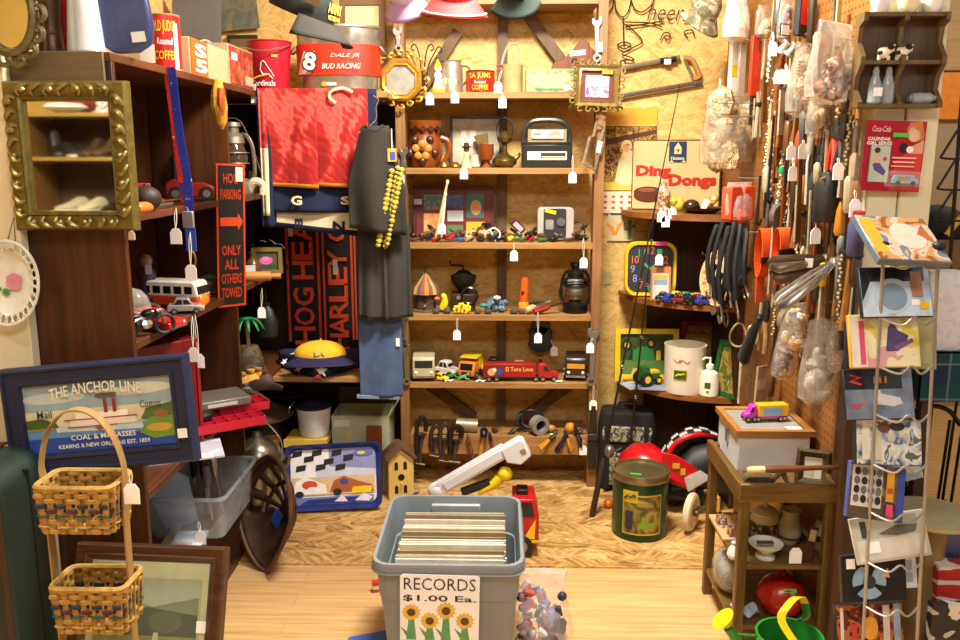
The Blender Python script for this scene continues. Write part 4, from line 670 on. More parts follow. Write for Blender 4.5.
pl=[(-.09,.1),(-.068,-.01),(-.052,-.055),(-.028,-.078),(.035,-.08),(.07,-.062),(.082,-.02),(.08,.1)];mesh('cushion',MB().prism(pl[::-1]if False else pl,-.02,.02),BL,r,bev=.012);mesh('cream_patch',MB().prism([(-.03,.1),(-.02,.06),(.02,.055),(.05,.075),(.055,.1)],-.0235,-.02),P('#d8c890'),r);mesh('gold_emblem',MB().prism([(-.012,.1),(-.004,.072),(.03,.07),(.036,.1)],-.025,-.0234),P('#a8842c',.4),r)
mesh('clear_wrap',MB().prism([(a*1.04,b_*1.04-.002)for a,b_ in pl],-.03,-.027),clear('#dfe8ff',.96,.08,.04),r);mesh('price_sticker',MB().cbox((.042,-.032,-.045),(.034,.001,.026)),P('#d8dccc'),r)
p=onX(166,-1.03,zt);s=.0035*1.0;x0=WX(150,p.y,zt);x1=WX(182,p.y,zt);R_=(x1-x0)/2;H_=WZ(15,p.y)-zt;r=T('red_coffee_can','tall red coffee can with yellow lettering on bookcase top','can',p);mesh('body',MB().lathe([(R_,0),(R_,H_)],n=36),P('#b81a18',.3),r);mesh('rim',MB().lathe([(R_*.99,-.001),(R_*1.03,.003),(R_*.99,.008)],n=36).lathe([(R_*.99,H_-.004),(R_*1.03,H_),(R_*.98,H_+.003),(0,H_-.004)],n=36),P('#c8a890',.3,.6),r)
rz=math.atan2(p.x,p.y);
for s_,w_,h_,z_ in(('OLD JUDGE',1.45,.042,.125),('COFFEE',1.35,.026,.045)):text(r,s_,R_*w_,h_,(0,0,z_),P('#e8b820',.4),(0,0,.42),bend=R_+.001,fat=.02)
text(r,'Roasted',R_*.9,.02,(0,0,.085),WHITE,(0,0,.42),bend=R_+.001);mesh('paper_strip',MB().arc(R_+.002,.0,H_*.85,.95,1.25),P('#e8dcc8'),r)
one('white_card',MB().box(-.02,.02,-.001,.001,0,.05),P('#f0e8dc'),'small white card with red spot leaning on the red coffee can','card',onX(148,-.98,zt),(.1,0,.35));
r=T('dark_board_sign','dark board with orange oval emblem behind the cardboard box','sign',onX(198,-1.16,zt),(-.08,.1,.25));mesh('board',MB().prism([(-.085,0),(.085,0),(.07,.34),(-.11,.34)],-.006,.006),P('#4a443c',.6,0,.2,8),r);mesh('oval_outline',MB().prism(circ(0.02,.1,.05,.085,28),-.0075,-.006),P('#b8a88c'),r);mesh('oval_ring',MB().prism(circ(0.02,.1,.043,.077,28),-.009,-.007),P('#3a342e'),r);mesh('orange_emblem',MB().prism(circ(0.02,.095,.03,.06,24),-.0105,-.008),ORANGE,r)
c=K(229,6,Y=3.94);r=T('weathered_board','weathered green brown painted board on wall above cardboard box','sign',(c.x,3.965,c.z),(0,-.09,0));art(r,'panel',.23,.2,mottle(['#5a4a2c','#6a6450','#4a5648','#7a6a44'],9,.6,'LINEAR'),[(P('#c8c4b8'),rc(.12,.3,.28,.8))],th=.012)
c=K(241,46,Y=3.95);r=T('small_dark_frame','small dark framed picture on wall behind the red bucket','picture',(c.x,3.975,c.z));art(r,'print',.12,.09,P('#6a5030'),[(P('#8a7040'),rc(.1,.1,.9,.5))]);mesh('frame',MB().frame(.135,.1,.012,-.008,.012),P('#1e140a'),r)
def shelfbox(name,label,cat,pa,pb,X,z,py0,dep,m,faces):
 ya=LY(pa,X,z);yb=LY(pb,X,z);ym=(ya+yb)/2;hh=WZ_at(X,ym,py0)-z;r=T(name,label,cat,(X,ym,z),PI/2);L=yb-ya;mesh('box',MB().box(-L/2,L/2,0,dep,0,hh),m,r,bev=.002);faces(r,L,hh);return r
def WZ_at(X,Y,py):y=-(py-320)/F;fw=-X*sY+Y*cY;return EYE+fw*(y*cP-sP)/(cP+y*sP)
def f1(r,L,h):
 art(r,'orange_panel',L*.4,h*.96,P('#d8641c',.5),[],(-L*.29,-.0035,h/2));text(r,'S',L*.3,h*.36,(-L*.27,-.005,h*.7),P('#f4ead8'),fat=.04);text(r,'5',L*.3,h*.36,(-L*.27,-.005,h*.28),P('#f4ead8'),fat=.04)
shelfbox('cardboard_box','tan cardboard box with orange lettered end on bookcase top','box',191,229,-.985,zt,44,.22,P('#c8a47c',.7,0,.06),f1)
def f2(r,L,h):art(r,'box_print',L*.9,h*.9,mottle(['#5a4a3a','#a83020','#d85030','#8a7a60','#3a302a'],22),[(P('#e8e0d0'),rc(.05,.65,.3,.85)),(P('#c8a888'),rc(.62,.05,.98,.3))],(0,-.0035,h/2))
shelfbox('printed_carton','printed carton with red picture standing beside tan cardboard box','box',229.5,254,-.985,zt,48,.2,P('#a08a6c',.6),f2)
Yb=3.62;x0=WX(252,Yb,zt);x1=WX(291,Yb,zt);R_=(x1-x0)/2;r=T('red_metal_bucket','red metal bucket with white bird outline on rear shelf top','bucket',((x0+x1)/2,Yb,zt));H_=WZ(42,Yb)-zt;CR=P('#b0182c',.35)
mesh('body',MB().lathe([(R_*.86,0),(R_*.88,.004),(R_*1.1,H_),(R_*1.08,H_),(R_*.84,.006),(0,.006)],n=36),CR,r);mesh('rim',MB().lathe([(R_*1.09,H_-.004),(R_*1.14,H_),(R_*1.09,H_+.004)],n=36),CR,r)
bird=[(-.02,.085),(-.014,.115),(-.006,.122),(.002,.112),(.012,.095),(.026,.075),(.034,.06),(.022,.065),(.03,.05),(.01,.07),(-.01,.07),(-.02,.085)];mb=MB();rr=R_*1.0+.001
mb.tube([((rr+.06*(z-.06)*1.2)*math.sin(x/rr),-(rr+.06*(z-.06)*1.2)*math.cos(x/rr),z)for x,z in bird],.0016,4);mesh('bird_outline',mb,WHITE,r);mesh('bat',MB().tube([((rr+.002)*math.sin(x/rr),-(rr+.002)*math.cos(x/rr),z)for x,z in((-.055,.053),(-.03,.06),(0,.066),(.02,.07))],[.005,.004,.003,.002],5),YEL,r);text(r,'Cardinals',.1,.022,(-.012,0,.035),WHITE,bend=rr,fat=0);mesh('price_sticker',MB().arc(rr*1.09,.135,.146,.32,.6),P('#f0a020'),r);mesh('handle',MB().tube(cr([(-R_*1.12,0,H_-.012),(-R_*.9,-.09,H_-.03),(0,-.125,H_-.045),(R_*.9,-.09,H_-.03),(R_*1.12,0,H_-.012)],5),.0025,6),STEEL,r)
Yb=3.70;x0=WX(299,Yb,zt);x1=WX(381,Yb,zt);R_=(x1-x0)/2;r=T('oval_racing_tub','oval galvanised tub with red racing band on rear shelf top','tub',((x0+x1)/2,Yb,zt));GV=P('#a8a49a',.3,.75,.25,30);H_=WZ(27,Yb)-zt;e=.62
mesh('body',MB().lathe([(R_*.9,0),(R_*.92,.006),(R_*.95,H_*.27),(R_*.97,H_*.27+.003),(R_*1.0,H_*.95),(R_*1.04,H_*.97),(R_*1.04,H_),(R_*.98,H_),(R_*.9,.02),(0,.015)],n=44,sy=e),GV,r)
mesh('red_band',MB().lathe([(R_*.965,H_*.26),(R_*1.0,H_*.265),(R_*1.025,H_*.72),(R_*.98,H_*.725)],n=44,sy=e),P('#cc3018',.4,0,.15),r);mb=MB();F_=lambda x,z:(x,-e*math.sqrt(max(0,(R_*1.025)**2-x*x))-.002,z)
def bentart(r,name,quads,m):mb=MB();[mb.add([F_(*q)for q in ql],[tuple(range(len(ql)))])for ql in quads];return mesh(name,mb,m,r)
bentart(r,'white_flash',[[(-.16,.075),(-.14,.075),(-.1,.12),(-.08,.165),(-.13,.165),(-.15,.12)],[(-.14,.075),(-.1,.075),(-.09,.11),(-.11,.12)]],P('#e8dcd8'))
o_=text(r,'8',.07,.085,(-.1,-e*R_*.93-.006,.125),P('#3a2a28'),(0,.25,-.3),fat=.05);text(r,'8',.058,.072,(-.1,-e*R_*.93-.008,.125),P('#f0e4dc'),(0,.25,-.3),fat=.03)
text(r,'DALE JR',.12,.02,(.045,-e*R_*1.02-.004,.145),P('#e8d0c4'),fat=0,shear=.3);text(r,'BUD RACING',.16,.022,(.03,-e*R_*1.02-.004,.105),P('#f0dcd0'),fat=.01,shear=.3);mesh('round_sticker',MB().cyl((-.045,-e*R_*.94,.035),(-.045,-e*R_*.94-.003,.035),.01,n=14),P('#e89020'),r);mesh('white_sticker',MB().cbox((-.015,-e*R_*.96-.001,.035),(.04,.002,.012)),P('#e8e0d4'),r)
for sx in(-1,1):mesh('handle',MB().tube(cr([(sx*R_*1.02,-.03,H_*.7),(sx*R_*1.12,-.02,H_*.62),(sx*R_*1.12,.02,H_*.62),(sx*R_*1.02,.03,H_*.7)],4),.005,6),GV,r)
c=K(362,36,Y=3.9);r=T('window_sash','brown wooden sash with pale panes standing behind the racing tub','window sash',(c.x,3.91,zt),(-.05,0,0));w=.2;h=.42
mesh('frame',MB().at((0,0,h/2)).frame(w,h,.024,-.012,.012),P('#7a5430',.5),r);mesh('bar',MB().box(-w/2,w/2,-.01,.01,h*.58,h*.63),P('#7a5430',.5),r);mesh('pane',MB().box(-w/2+.02,w/2-.02,-.002,.002,.02,h-.02),P('#c8cc9c',.15,0,.1),r)
# ---- caps hanging from a wire across the alcove
YC=2.82;zw=WZ(-32,YC);one('hanging_wire',MB().tube([(-1.284,YC,zw),(1.019,YC,zw)],.003,6),STEEL,'steel wire strung across the alcove above the caps','wire')
def cap(label,c,s,crown,brim,rot,band=None,txt=None):
 r=T('baseball_cap',label,'cap',c,rot);mb=MB();rings=[]
 for k in range(9):
  a=PI/2*k/8;rings.append([(max(.004,.085*math.cos(a))*s*math.cos(t),max(.004,.095*math.cos(a))*s*math.sin(t),.095*math.sin(a)**.9*s if k else 0)for t in(2*PI*j/24 for j in range(24))])
 mb.loft(rings,True,True);mesh('crown',mb,crown,r)
 def f(u,v):t=(u-.5)*2.1;q=.088+v*.075*math.cos(t*.62);return(q*math.sin(t)*s*.95,-(q*math.cos(t)+.004)*s,(-.004-.03*v+.03*abs(math.sin(t))**2*(-1)*v+.012)*s)
 mesh('brim',MB().sheet(f,16,5),brim,r,solid=.004);mesh('button',MB().ball((0,0,.095*s),.007*s,n=8),crown,r);mesh('hanging_loop',MB().tube([(0,.08*s,.03*s),r.matrix_basis.inverted()@Vector((c[0],YC,zw))if False else(0,.09*s,.08*s)],.002,4),STRING,r);return r
c=K(301,15,Y=2.72);r=cap('black cap with grey brim and gold emblem hanging at top left',c,1.12,P('#090807',.85),P('#2a2521',.9),(.4,.05,1.15));mb=MB()
text(r,'ARMY',.07,.03,(.02,-.098,.055),P('#c8b84a'),(-.35,0,.0),fat=.02);text(r,'VETERAN',.06,.014,(.02,-.104,.028),P('#c8b84a'),(-.3,0,.0),fat=.02);mesh('tan_patch',MB().cbox((-.07,-.075,.06),(.045,.006,.03),(0,0,-.75)),P('#5a4422'),r)
c=K(455,-4,Y=2.66);r=cap('red cap with white piping hanging above the top pine shelf',c,.82,P('#aa0e12',.75),P('#a21212',.75),(.5,.05,.05));mesh('white_piping',MB().tube(cr([(.82*.93*.152*math.sin(t),-(.152*math.cos(t)+.006)*.82,-.012-.012*math.sin(t)**2)for t in(-.95+.19*k for k in range(11))],2),.003,5),WHITE,r)
c=K(406,-8,Y=2.66);r=cap('pink and white cap hanging above the octagonal mirror',c,.62,P('#c4b4cc',.7),P('#b890bc',.7),(1.0,-.1,-.3))
c=K(512,-14,Y=2.7);r=cap('dark green cap hanging at top centre above the flour sifter',c,.66,P('#15231b',.8),P('#1d2c24',.8),(1.05,-.2,.2))
# ---- lanyards, ear of corn hung from the top board edge
def ribbon(pts,w,m,name,r):mb=MB();p=cr(pts,5);mb.loft([[q+Vector((-w/2,0,0)),q+Vector((w/2,0,0)),q+Vector((w/2,.002,0)),q+Vector((-w/2,.002,0))]for q in p]);return mesh(name,mb,m,r)
Xl=-.955;p0=onX(172,Xl,1.74);r=T('lanyards','red and royal blue lettered lanyards looped over bookcase top','lanyard',p0)
mt=mottle(['#1c2c8c','#1c2c8c','#24389c','#b8c0e0'],60,.5);ribbon([(.0,0,.03),(.01,0,-.15),(.03,-.01,-.3),(.028,-.012,-.4)],.024,mt,'blue_strap',r);ribbon([(-.005,.004,.03),(.0,.004,-.15),(.005,0,-.3),(.03,-.01,-.38)],.018,P('#3a2a6a',.5),'navy_strap',r);ribbon([(-.015,.002,.03),(-.006,.002,-.1),(.004,.0,-.25),(.012,0,-.36)],.02,mottle(['#c02020','#d83a2a','#c02020','#e8c8b8'],50,.5),'red_strap',r)
mesh('buckle',MB().cbox((.026,-.014,-.41),(.034,.012,.05)),P('#a8a8a8',.3,.6),r,bev=.003);mesh('strap_end',MB().cbox((.03,-.014,-.47),(.03,.006,.07)),P('#2a44a0',.5),r);mesh('brass_clip',MB().tube(cr([(.03,-.014,-.5),(.04,-.014,-.53),(.03,-.014,-.555),(.022,-.014,-.53)],4,True),.004,6,True),BRASS,r)
price_tag(K(176,208,Y=p0.y-.02),K(176.5,244,Y=p0.y-.03),'white tag hanging from the lanyards, upper of the pair');price_tag(K(190,232,Y=p0.y-.02),K(191.5,280,Y=p0.y-.03),'white tag hanging from the lanyards brass clip, lower of pair')
p0=onX(218,-.955,1.77);r=T('dried_corn','yellow dried corn husk bundle hanging from bookcase top edge','corn',p0);mesh('husks',MB().tube([(0,0,.0),(-.004,0,-.04),(0,-.004,-.09),(.006,-.004,-.14),(.004,0,-.165)],[.014,.022,.028,.018,.005],9),P('#d8a030',.8,0,.4,60,.6),r);mesh('cob',MB().tube([(.012,-.012,-.03),(.012,-.02,-.08),(.012,-.016,-.12)],[.012,.015,.008],8),P('#c05a1c',.6,0,.4,90,.6),r)
price_tag(K(255,84,Y=3.48),K(255.5,103,Y=3.47),'white tag hanging at rear shelf edge beside the red blanket')
# ---- second shelf of the bookcase
p=onX(141,-1.02,zb);r=T('red_spice_tin','small red tin with pale sticks poking out on bookcase shelf','tin',p,.4);mesh('tin',MB().box(-.03,.03,-.02,.02,0,.075),P('#b02018',.4),r,bev=.002);art(r,'tin_label',.05,.05,P('#d8702a'),[(P('#d86aa0'),circ(.6,.35,.2,.2))],(0,-.0225,.04),th=.001)
for k,(dx,q)in enumerate(((-.02,-.12),(-.01,-.2))):mesh('stick',MB().at((dx,0,.06),(0,q,0)).box(-.007,.007,-.003,.003,0,.11),P('#e8dcb8'),r)
p=onX(147,-.99,zb);r=T('dark_ball','dark brown rounded leather ball on bookcase shelf beside red tin','ball',p);mesh('ball',MB().ball((0,0,.034),.042,(1,1,.85),18),P('#2a1c14',.6),r);mesh('button',MB().ball((0,0,.07),.006,n=8),P('#1a120c'),r)
handtool('folding_knife','orange handled folding knife lying at front of bookcase shelf','knife',onX(137,-.98,zb)+Vector((-.0,0,.012)),onX(166,-.99,zb)+Vector((.02,0,.012)),P('#d8702a',.4),STEEL,.011,'screwdriver');handtool('pocket_knife','brass pocket knife lying behind the orange knife','knife',onX(150,-1.04,zb)+Vector((0,0,.012)),onX(182,-1.02,zb)+Vector((0,0,.015)),BRASS,BRASS,.01,'screwdriver')
for i,(pa,X,h,w_,lb)in enumerate(((187,-1.14,.16,.05,'black book with pale sticker standing on bookcase shelf'),(196,-1.16,.165,.14,'large black case with pale label at back of bookcase shelf'))):
 q=onX(pa+8*i,X,zb);r=T('black_case',lb,'case',q,.5);mesh('body',MB().prism(rrect(w_+.04,h,.015,4,0,h/2),-.025,.025),P('#16181a',.35),r,bev=.003);mesh('price_sticker',MB().cbox((.0,-.027,h*.66),(.045,.001,.03)),P('#e8c8b8'),r)
toy=T('red_toy_tractor','red toy vehicle behind the lanyards on bookcase shelf','toy',onX(193,-1.06,zb),.35);mesh('body',MB().prism([(-.085,.012),(.07,.012),(.075,.045),(.04,.06),(-.02,.062),(-.06,.075),(-.085,.06)],-.035,.035),P('#b82014',.35),toy,bev=.004);mesh('seat',MB().ball((-.02,0,.07),.022,(1.5,1,.6),10),P('#2a1814'),toy);wheels(toy,[(-.055,-.035),(.045,-.035),(-.055,.035),(.045,.035)],.024,.018,P('#8a8a84',.3,.6))
p=onX(236,-1.04,zb);lantern('silver_lantern','silver barn lantern with clear globe on bookcase shelf corner',p,1.35,P('#98907c',.4,.7,.3,40),P('#4a3a2c',.05,.2));r=bpy.data.objects['silver_lantern'];mesh('bail',MB().tube(cr([(-.06,0,.23),(-.03,-.01,.285),(.03,-.01,.285),(.075,-.02,.2),(.11,-.03,.09)],5),.0022,5),STEEL,r)
one('brass_cylinder',MB().lathe([(.018,0),(.02,.003),(.02,.085),(.017,.09),(0,.09)],n=16),P('#9a8a68',.35,.5),'dull brass shell case beside the silver lantern','shell case',onX(254,-1.02,zb));one('cream_horn',MB().tube(cr([(0,0,.012),(.03,-.01,.05),(.06,-.01,.04),(.06,-.01,.0)],5),[.018]*6+[.016]*5+[.013]*5,9),P('#c8b898',.5),'cream curved horn resting by foot of silver lantern','horn',onX(248,-.99,zb))
# ---- street style sign on the bookcase front
p0=K(231,236,X=-.945);r=T('black_street_sign','narrow black sign with orange border and letters hung on bookcase front','sign',p0,(0,.05,.95));w=.12;h=.50
mesh('panel',MB().prism(rrect(w,h,.012),0,.004),P('#17140f',.5),r);mesh('border',MB().frame(w,h,.007,-.002,.0),P('#c83c14',.5),r)
for s_,z_,w_ in(('HOG',.2,.06),('PARKING',.145,.085),('ONLY',-.05,.08),('ALL',-.1,.06),('OTHERS',-.15,.085),('TOWED',-.2,.085)):text(r,s_,w_,.036,(0,-.001,z_),P('#b83a18',.5),fat=.02)
mesh('arrow',MB().prism([(-.045,.035),(.03,.035),(.03,.02),(.05,.05),(.03,.08),(.03,.065),(-.045,.065)],-.0018,0),P('#d04418',.5),r);mesh('price_sticker',MB().cbox((.035,-.003,.215),(.03,.001,.05)),P('#d8ccb8'),r)
# ---- third shelf: toy cars
p=onX(176,-1.06,zc);r=T('toy_camper_van','white and orange toy camper van on bookcase shelf','toy car',p,-.2);L=.21;W=.08;mesh('lower_body',MB().prism([(-.5*L,.015),(.49*L,.015),(.5*L,.045),(-.5*L,.045)],-W/2,W/2),P('#c8401c',.3),r,bev=.004);mesh('upper_body',MB().prism([(-.5*L,.044),(.5*L,.044),(.46*L,.085),(.42*L,.094),(-.44*L,.094),(-.48*L,.085)],-W*.49,W*.49),P('#e8e0d0',.3),r,bev=.005);mb=MB()
for k in range(5):mb.prism(rc(-.44*L+k*.18*L,.054,-.31*L+k*.18*L,.078),-W*.5,W*.5)
mb.cbox((.485*L,0,.065),(.003,W*.8,.024),(0,-.25,0));mesh('windows',mb,P('#1a1c20',.15),r);mesh('orange_nose',MB().ball((.485*L,0,.03),.022,(.5,1.4,1),12),P('#e0801c',.3),r);wheels(r,[(x*L,y*W*.47)for x in(-.3,.3)for y in(-1,1)],.018,.014,STEEL)
p=onX(152,-1.0,zc);toycar('toy_red_convertible','red toy car in front of the white and orange camper van',p,.18,.08,.06,P('#c01818',.25),-.25,P('#30343a',.15))
p=onX(186,-.995,zc);toycar('toy_silver_car','silver and black toy car at shelf edge below camper van',p+Vector((0,0,0)),.11,.05,.05,P('#b8b4ae',.25,.6),.3)
p=onX(147,-.975,zc);r=T('toy_motorcycle','black and chrome toy motorcycle at near end of bookcase shelf','toy motorcycle',p,.7);
for x in(-.05,.05):mesh('wheel',MB().tube([(x+.026*math.cos(a),0,.03+.026*math.sin(a))for a in(2*PI*k/18 for k in range(18))],.006,6,True),WHEEL,r)
mesh('frame',MB().tube(cr([(-.05,0,.03),(-.02,0,.05),(.02,0,.055),(.04,0,.07),(.05,0,.03)],4),.006,6),STEEL,r);mesh('tank',MB().ball((.012,0,.062),.018,(1.5,.8,.8),10),P('#151515',.2),r);mesh('engine',MB().ball((0,0,.035),.018,(1.1,.9,.9),8),STEEL,r);mesh('seat',MB().ball((-.03,0,.06),.014,(1.6,.9,.5),8),BLACK,r);mesh('handlebar',MB().tube([(.03,-.03,.085),(.04,0,.08),(.03,.03,.085)],.003,5),STEEL,r)
p=onX(136,-1.03,zc);r=T('clear_bag_of_trinkets','clear plastic bag slumped at near end of toy car shelf','plastic bag',p);mesh('bag',MB().ball((0,0,.06),.06,(.8,.8,1.1),14),BAGM,r);mesh('contents',MB().ball((-.005,0,.035),.032,(1,1,.8),8),mottle(['#b04030','#d8d0c8','#3a3a4a'],50),r)
p=onX(149,-1.15,zc);r=T('carved_figurine','dark figurine in red and blue at back of toy car shelf','figurine',p);mesh('body',MB().lathe([(.03,0),(.034,.01),(.026,.08),(.03,.12),(.014,.135)],n=14),mottle(['#5a1a1c','#2a2a4a','#6a3a34'],30),r);mesh('head',MB().ball((0,0,.155),.022),P('#8a6a5a'),r);mesh('sticker',MB().cbox((.02,-.03,.13),(.02,.002,.03)),P('#a8b0c0'),r)
p=onX(210,-1.04,zc);mb=MB();mb.tube([(.03*math.cos(a),0,.035+.03*math.sin(a))for a in(2*PI*k/20 for k in range(20))],.009,7,True);r=T('green_wreath','small green wreath ornament with red centre on bookcase shelf','ornament',p,.4);mesh('wreath',mb,P('#2a5a2a',.6,0,.4,60,.5),r);mesh('centre',MB().ball((0,.004,.032),.022,(1,.6,1),10),P('#6a3420',.4),r);mesh('gold_base',MB().ball((.0,0,.008),.016,(1.6,1,.6),8),BRASS,r)
one('wooden_rolling_pin',MB().tube([(-.1,0,0),(-.07,0,0),(-.068,0,0),(.06,0,0),(.062,0,0),(.1,0,0)],[.008,.01,.019,.019,.01,.012],14),wood('#a86a30','#c88a4a','x',2),'wooden rolling pin lying on shelf near the street sign','rolling pin',(WX(254,3.3,zc),3.32,zc+.02),.15)
c=(WX(268,3.55,zc),3.55,zc);r=T('flower_keepsake_box','small gold framed box with pink flower in clear wrap','box',c,.15);mesh('frame',MB().at((0,0,.055)).frame(.125,.11,.016,-.012,.012),P('#8a7a4a',.4,.4),r);art(r,'flower_print',.1,.085,P('#4a4a30'),[(P('#d85a9a'),circ(.45,.5,.28,.2)),(P('#e880b8'),circ(.45,.58,.14,.12)),(P('#2a4a2a'),rc(.1,.1,.9,.3))],(0,-.003,.055));mesh('clear_wrap',MB().at((0,0,.11)).sheet(lambda u,v:((u-.5)*.15,-.02+.03*v,.03*math.sin(u*PI)+.006*math.sin(u*23)),12,4),clear('#ffffff',.6),r);mesh('backing',MB().box(-.06,.06,.012,.03,0,.11),P('#5a4a30'),r)
one('brown_jug',MB().lathe([(.02,0),(.03,.006),(.034,.04),(.026,.06),(.012,.075),(.012,.095),(.015,.1),(0,.1)],n=18),P('#5a3a1c',.3),'small brown jug standing beside the flower keepsake box','jug',(WX(252,3.45,zc),3.47,zc))
one('white_napkin',MB().box(-.03,.03,-.003,.003,0,.05),P('#c8c8c0'),'folded white card behind the wooden rolling pin','card',(WX(244,3.36,zc),3.42,zc),.2)
price_tag(onX(191,-.96,zc+.0)+Vector((.004,0,0)),K(194,362,X=-.955),'white tag hanging below toy car shelf, left of two');price_tag(onX(195,-.96,zc),K(199.5,368,X=-.955)+Vector((.0,.0,0)),'greyish tag hanging below toy car shelf, right of two')
price_tag(K(262,288,Y=3.5),K(262,318,Y=3.49),'grey tag hanging below the wooden rolling pin');price_tag(onX(134,-.958,zb),K(132,240,X=-.955),'small tag on thread beside lower corner of gilt mirror',wide=.5)
# ---- fourth shelf
p=onX(148,-1.08,zd);r=T('red_game_case','tall red case standing under the toy car shelf','case',p,.9);mesh('body',MB().box(-.19,.19,0,.06,0,.35),P('#6a0e12',.4),r,bev=.004);mesh('black_latch',MB().cbox((-.03,-.004,.25),(.03,.01,.06)),BLACK,r);mesh('edge_strip',MB().box(.185,.195,-.004,.064,0,.35),P('#8a1418',.4),r)
p=Vector((-.97,LY(217,-.97,zd),zd));r=T('red_tackle_box','open tackle box with red jewellery trays under grey lid','tackle box',p,.62)
mesh('base',MB().box(-.11,.14,-.06,.1,0,.03),clear('#d8dcdc',.45),r,bev=.003);RT=P('#c01c34',.35)
def traybox(nm,x0,x1,y0,y1,z0,hh,nx,ny):
 mb=MB();mb.box(x0,x1,y0,y1,z0,z0+.004)
 for k in range(nx+1):x=x0+(x1-x0)*k/nx;mb.box(x-.0015,x+.0015,y0,y1,z0,z0+hh)
 for k in range(ny+1):y=y0+(y1-y0)*k/ny;mb.box(x0,x1,y-.0015,y+.0015,z0,z0+hh)
 t=mesh(nm,mb,RT,r);mb=MB()
 for k in range(nx*ny*2):mb.ball((random.uniform(x0+.01,x1-.01),random.uniform(y0+.008,y1-.008),z0+.01),random.uniform(.004,.008),n=6)
 mesh('trinkets',mb,mottle(['#d8d0c0','#8a2020','#c8a040','#e8e4e0'],90),t)
traybox('tray',-.12,.12,-.15,-.04,.03,.03,6,3);traybox('upper_tray',.0,.17,-.05,.05,.05,.028,4,2)
mesh('lid',MB().box(-.13,.1,-.08,.07,.085,.115),P('#6a655c',.35),r,bev=.006);art(r,'lid_label',.1,.012,P('#c8c4bc'),[],(.0,-.0825,.1),th=.001);mesh('black_pouch',MB().ball((-.07,-.09,.075),.03,(1.1,1,.6),10),BLACK,r)
one('blue_magazine',MB().box(-.11,.11,-.09,.09,0,.006),mottle(['#b8b8c8','#e0e0e4','#5a70a8'],10),'blue and white magazine lying under the red tackle box','magazine',Vector((-.985,LY(186,-.985,zd),zd)),.4)
# corner of the fourth shelf
px_=lambda q,Y,z:(WX(q,Y,z),Y,z)
r=T('toy_palm_tree','green plastic palm tree on brown base at dark corner shelf','toy',px_(249,3.45,zd));mb=MB()
for k in range(11):
 a=2*PI*k/11;mb.sheet(lambda u,v:((.075*u)*math.cos(a)-(v-.5)*.022*math.sin(a)*(1-u*.6),(.075*u)*math.sin(a)+(v-.5)*.022*math.cos(a)*(1-u*.6),.235+.03*math.sin(u*2.4)-.05*u*u),5,2)
mesh('fronds',mb,P('#1e8a4a',.5),r,solid=.002);mesh('trunk',MB().tube(cr([(0,0,.05),(.006,0,.12),(0,0,.24)],4),.009,7),P('#7a5a34'),r);mesh('base',MB().lathe([(.07,0),(.075,.02),(.06,.1),(.045,.135),(0,.14)],n=14,sy=.8),mottle(['#3a3020','#5a4a2c','#2a2418'],40,.7),r)
for px,y,sz,colr,lb in((243,3.28,.03,'#c88a30','ochre pouch at left of the dark corner shelf pile'),(252,3.3,.034,'#d8a040','yellow pouch in the middle of dark corner shelf pile'),(259,3.36,.03,'#b87a30','brown ochre pouch at right of dark corner shelf pile'),(266,3.32,.03,'#5a4030','brown leather pouch next to the ochre pouches'),(246,3.15,.026,'#6a6a6a','grey pouch in front of the ochre pouches')):
 r=T('leather_pouch',lb,'pouch',px_(px,y,zd));mesh('body',MB().lathe([(sz*.8,0),(sz*1.1,sz*.4),(sz*.9,sz*1.2),(sz*.4,sz*1.7),(sz*.5,sz*2.1),(0,sz*2)],n=14,sy=.8),P(colr,.7,0,.25,40,.3),r);mesh('tie',MB().lathe([(sz*.42,sz*1.62),(sz*.5,sz*1.7),(sz*.42,sz*1.78)],n=12),P('#2a1a10'),r)
for px,y,rz,lb,m in((262,3.2,.3,'dark gun shaped holster on the dark corner shelf',P('#2a1c12',.5)),(252,3.05,-.2,'brown belt coil at front of the dark corner shelf',P('#4a3018',.5))):
 one('holster',MB().tube(cr([(-.07,0,.02),(-.02,0,.035),(.03,0,.03),(.08,-.02,.02)],4),[.012,.016,.02,.022,.024,.024,.022,.02,.018,.016,.014,.012,.01],8,flat=.7),m,lb,'holster',px_(px,y,zd),rz)
r=T('brown_bottle_tag','maroon purse with bright green sticker on dark corner shelf edge','purse',px_(243,2.98,zd));mesh('body',MB().ball((0,0,.022),.03,(1.3,.8,.75),12),P('#4a1a1a',.4),r);mesh('green_sticker',MB().at((.012,-.0255,.02),(0,-.4,.3)).box(-.018,.018,-.001,.001,-.006,.006),P('#3ae048',.5),r)
r=T('black_leather_purse','black drawstring purse hanging by the wooden rolling pin','purse',K(267,322,Y=3.6));mesh('bag',MB().lathe([(.02,-.075),(.045,-.06),(.05,0),(.03,.055),(.014,.07),(.02,.085)],n=16,sy=.6),P('#141210',.5),r);mesh('cord',MB().tube([(0,0,.08),(.0,0,.15)],.003,5),BLACK,r)
price_tag(K(265,366,Y=3.46),K(266,388,Y=3.46),'thin white tag hanging off dark corner shelf by folded flag',wide=.5)
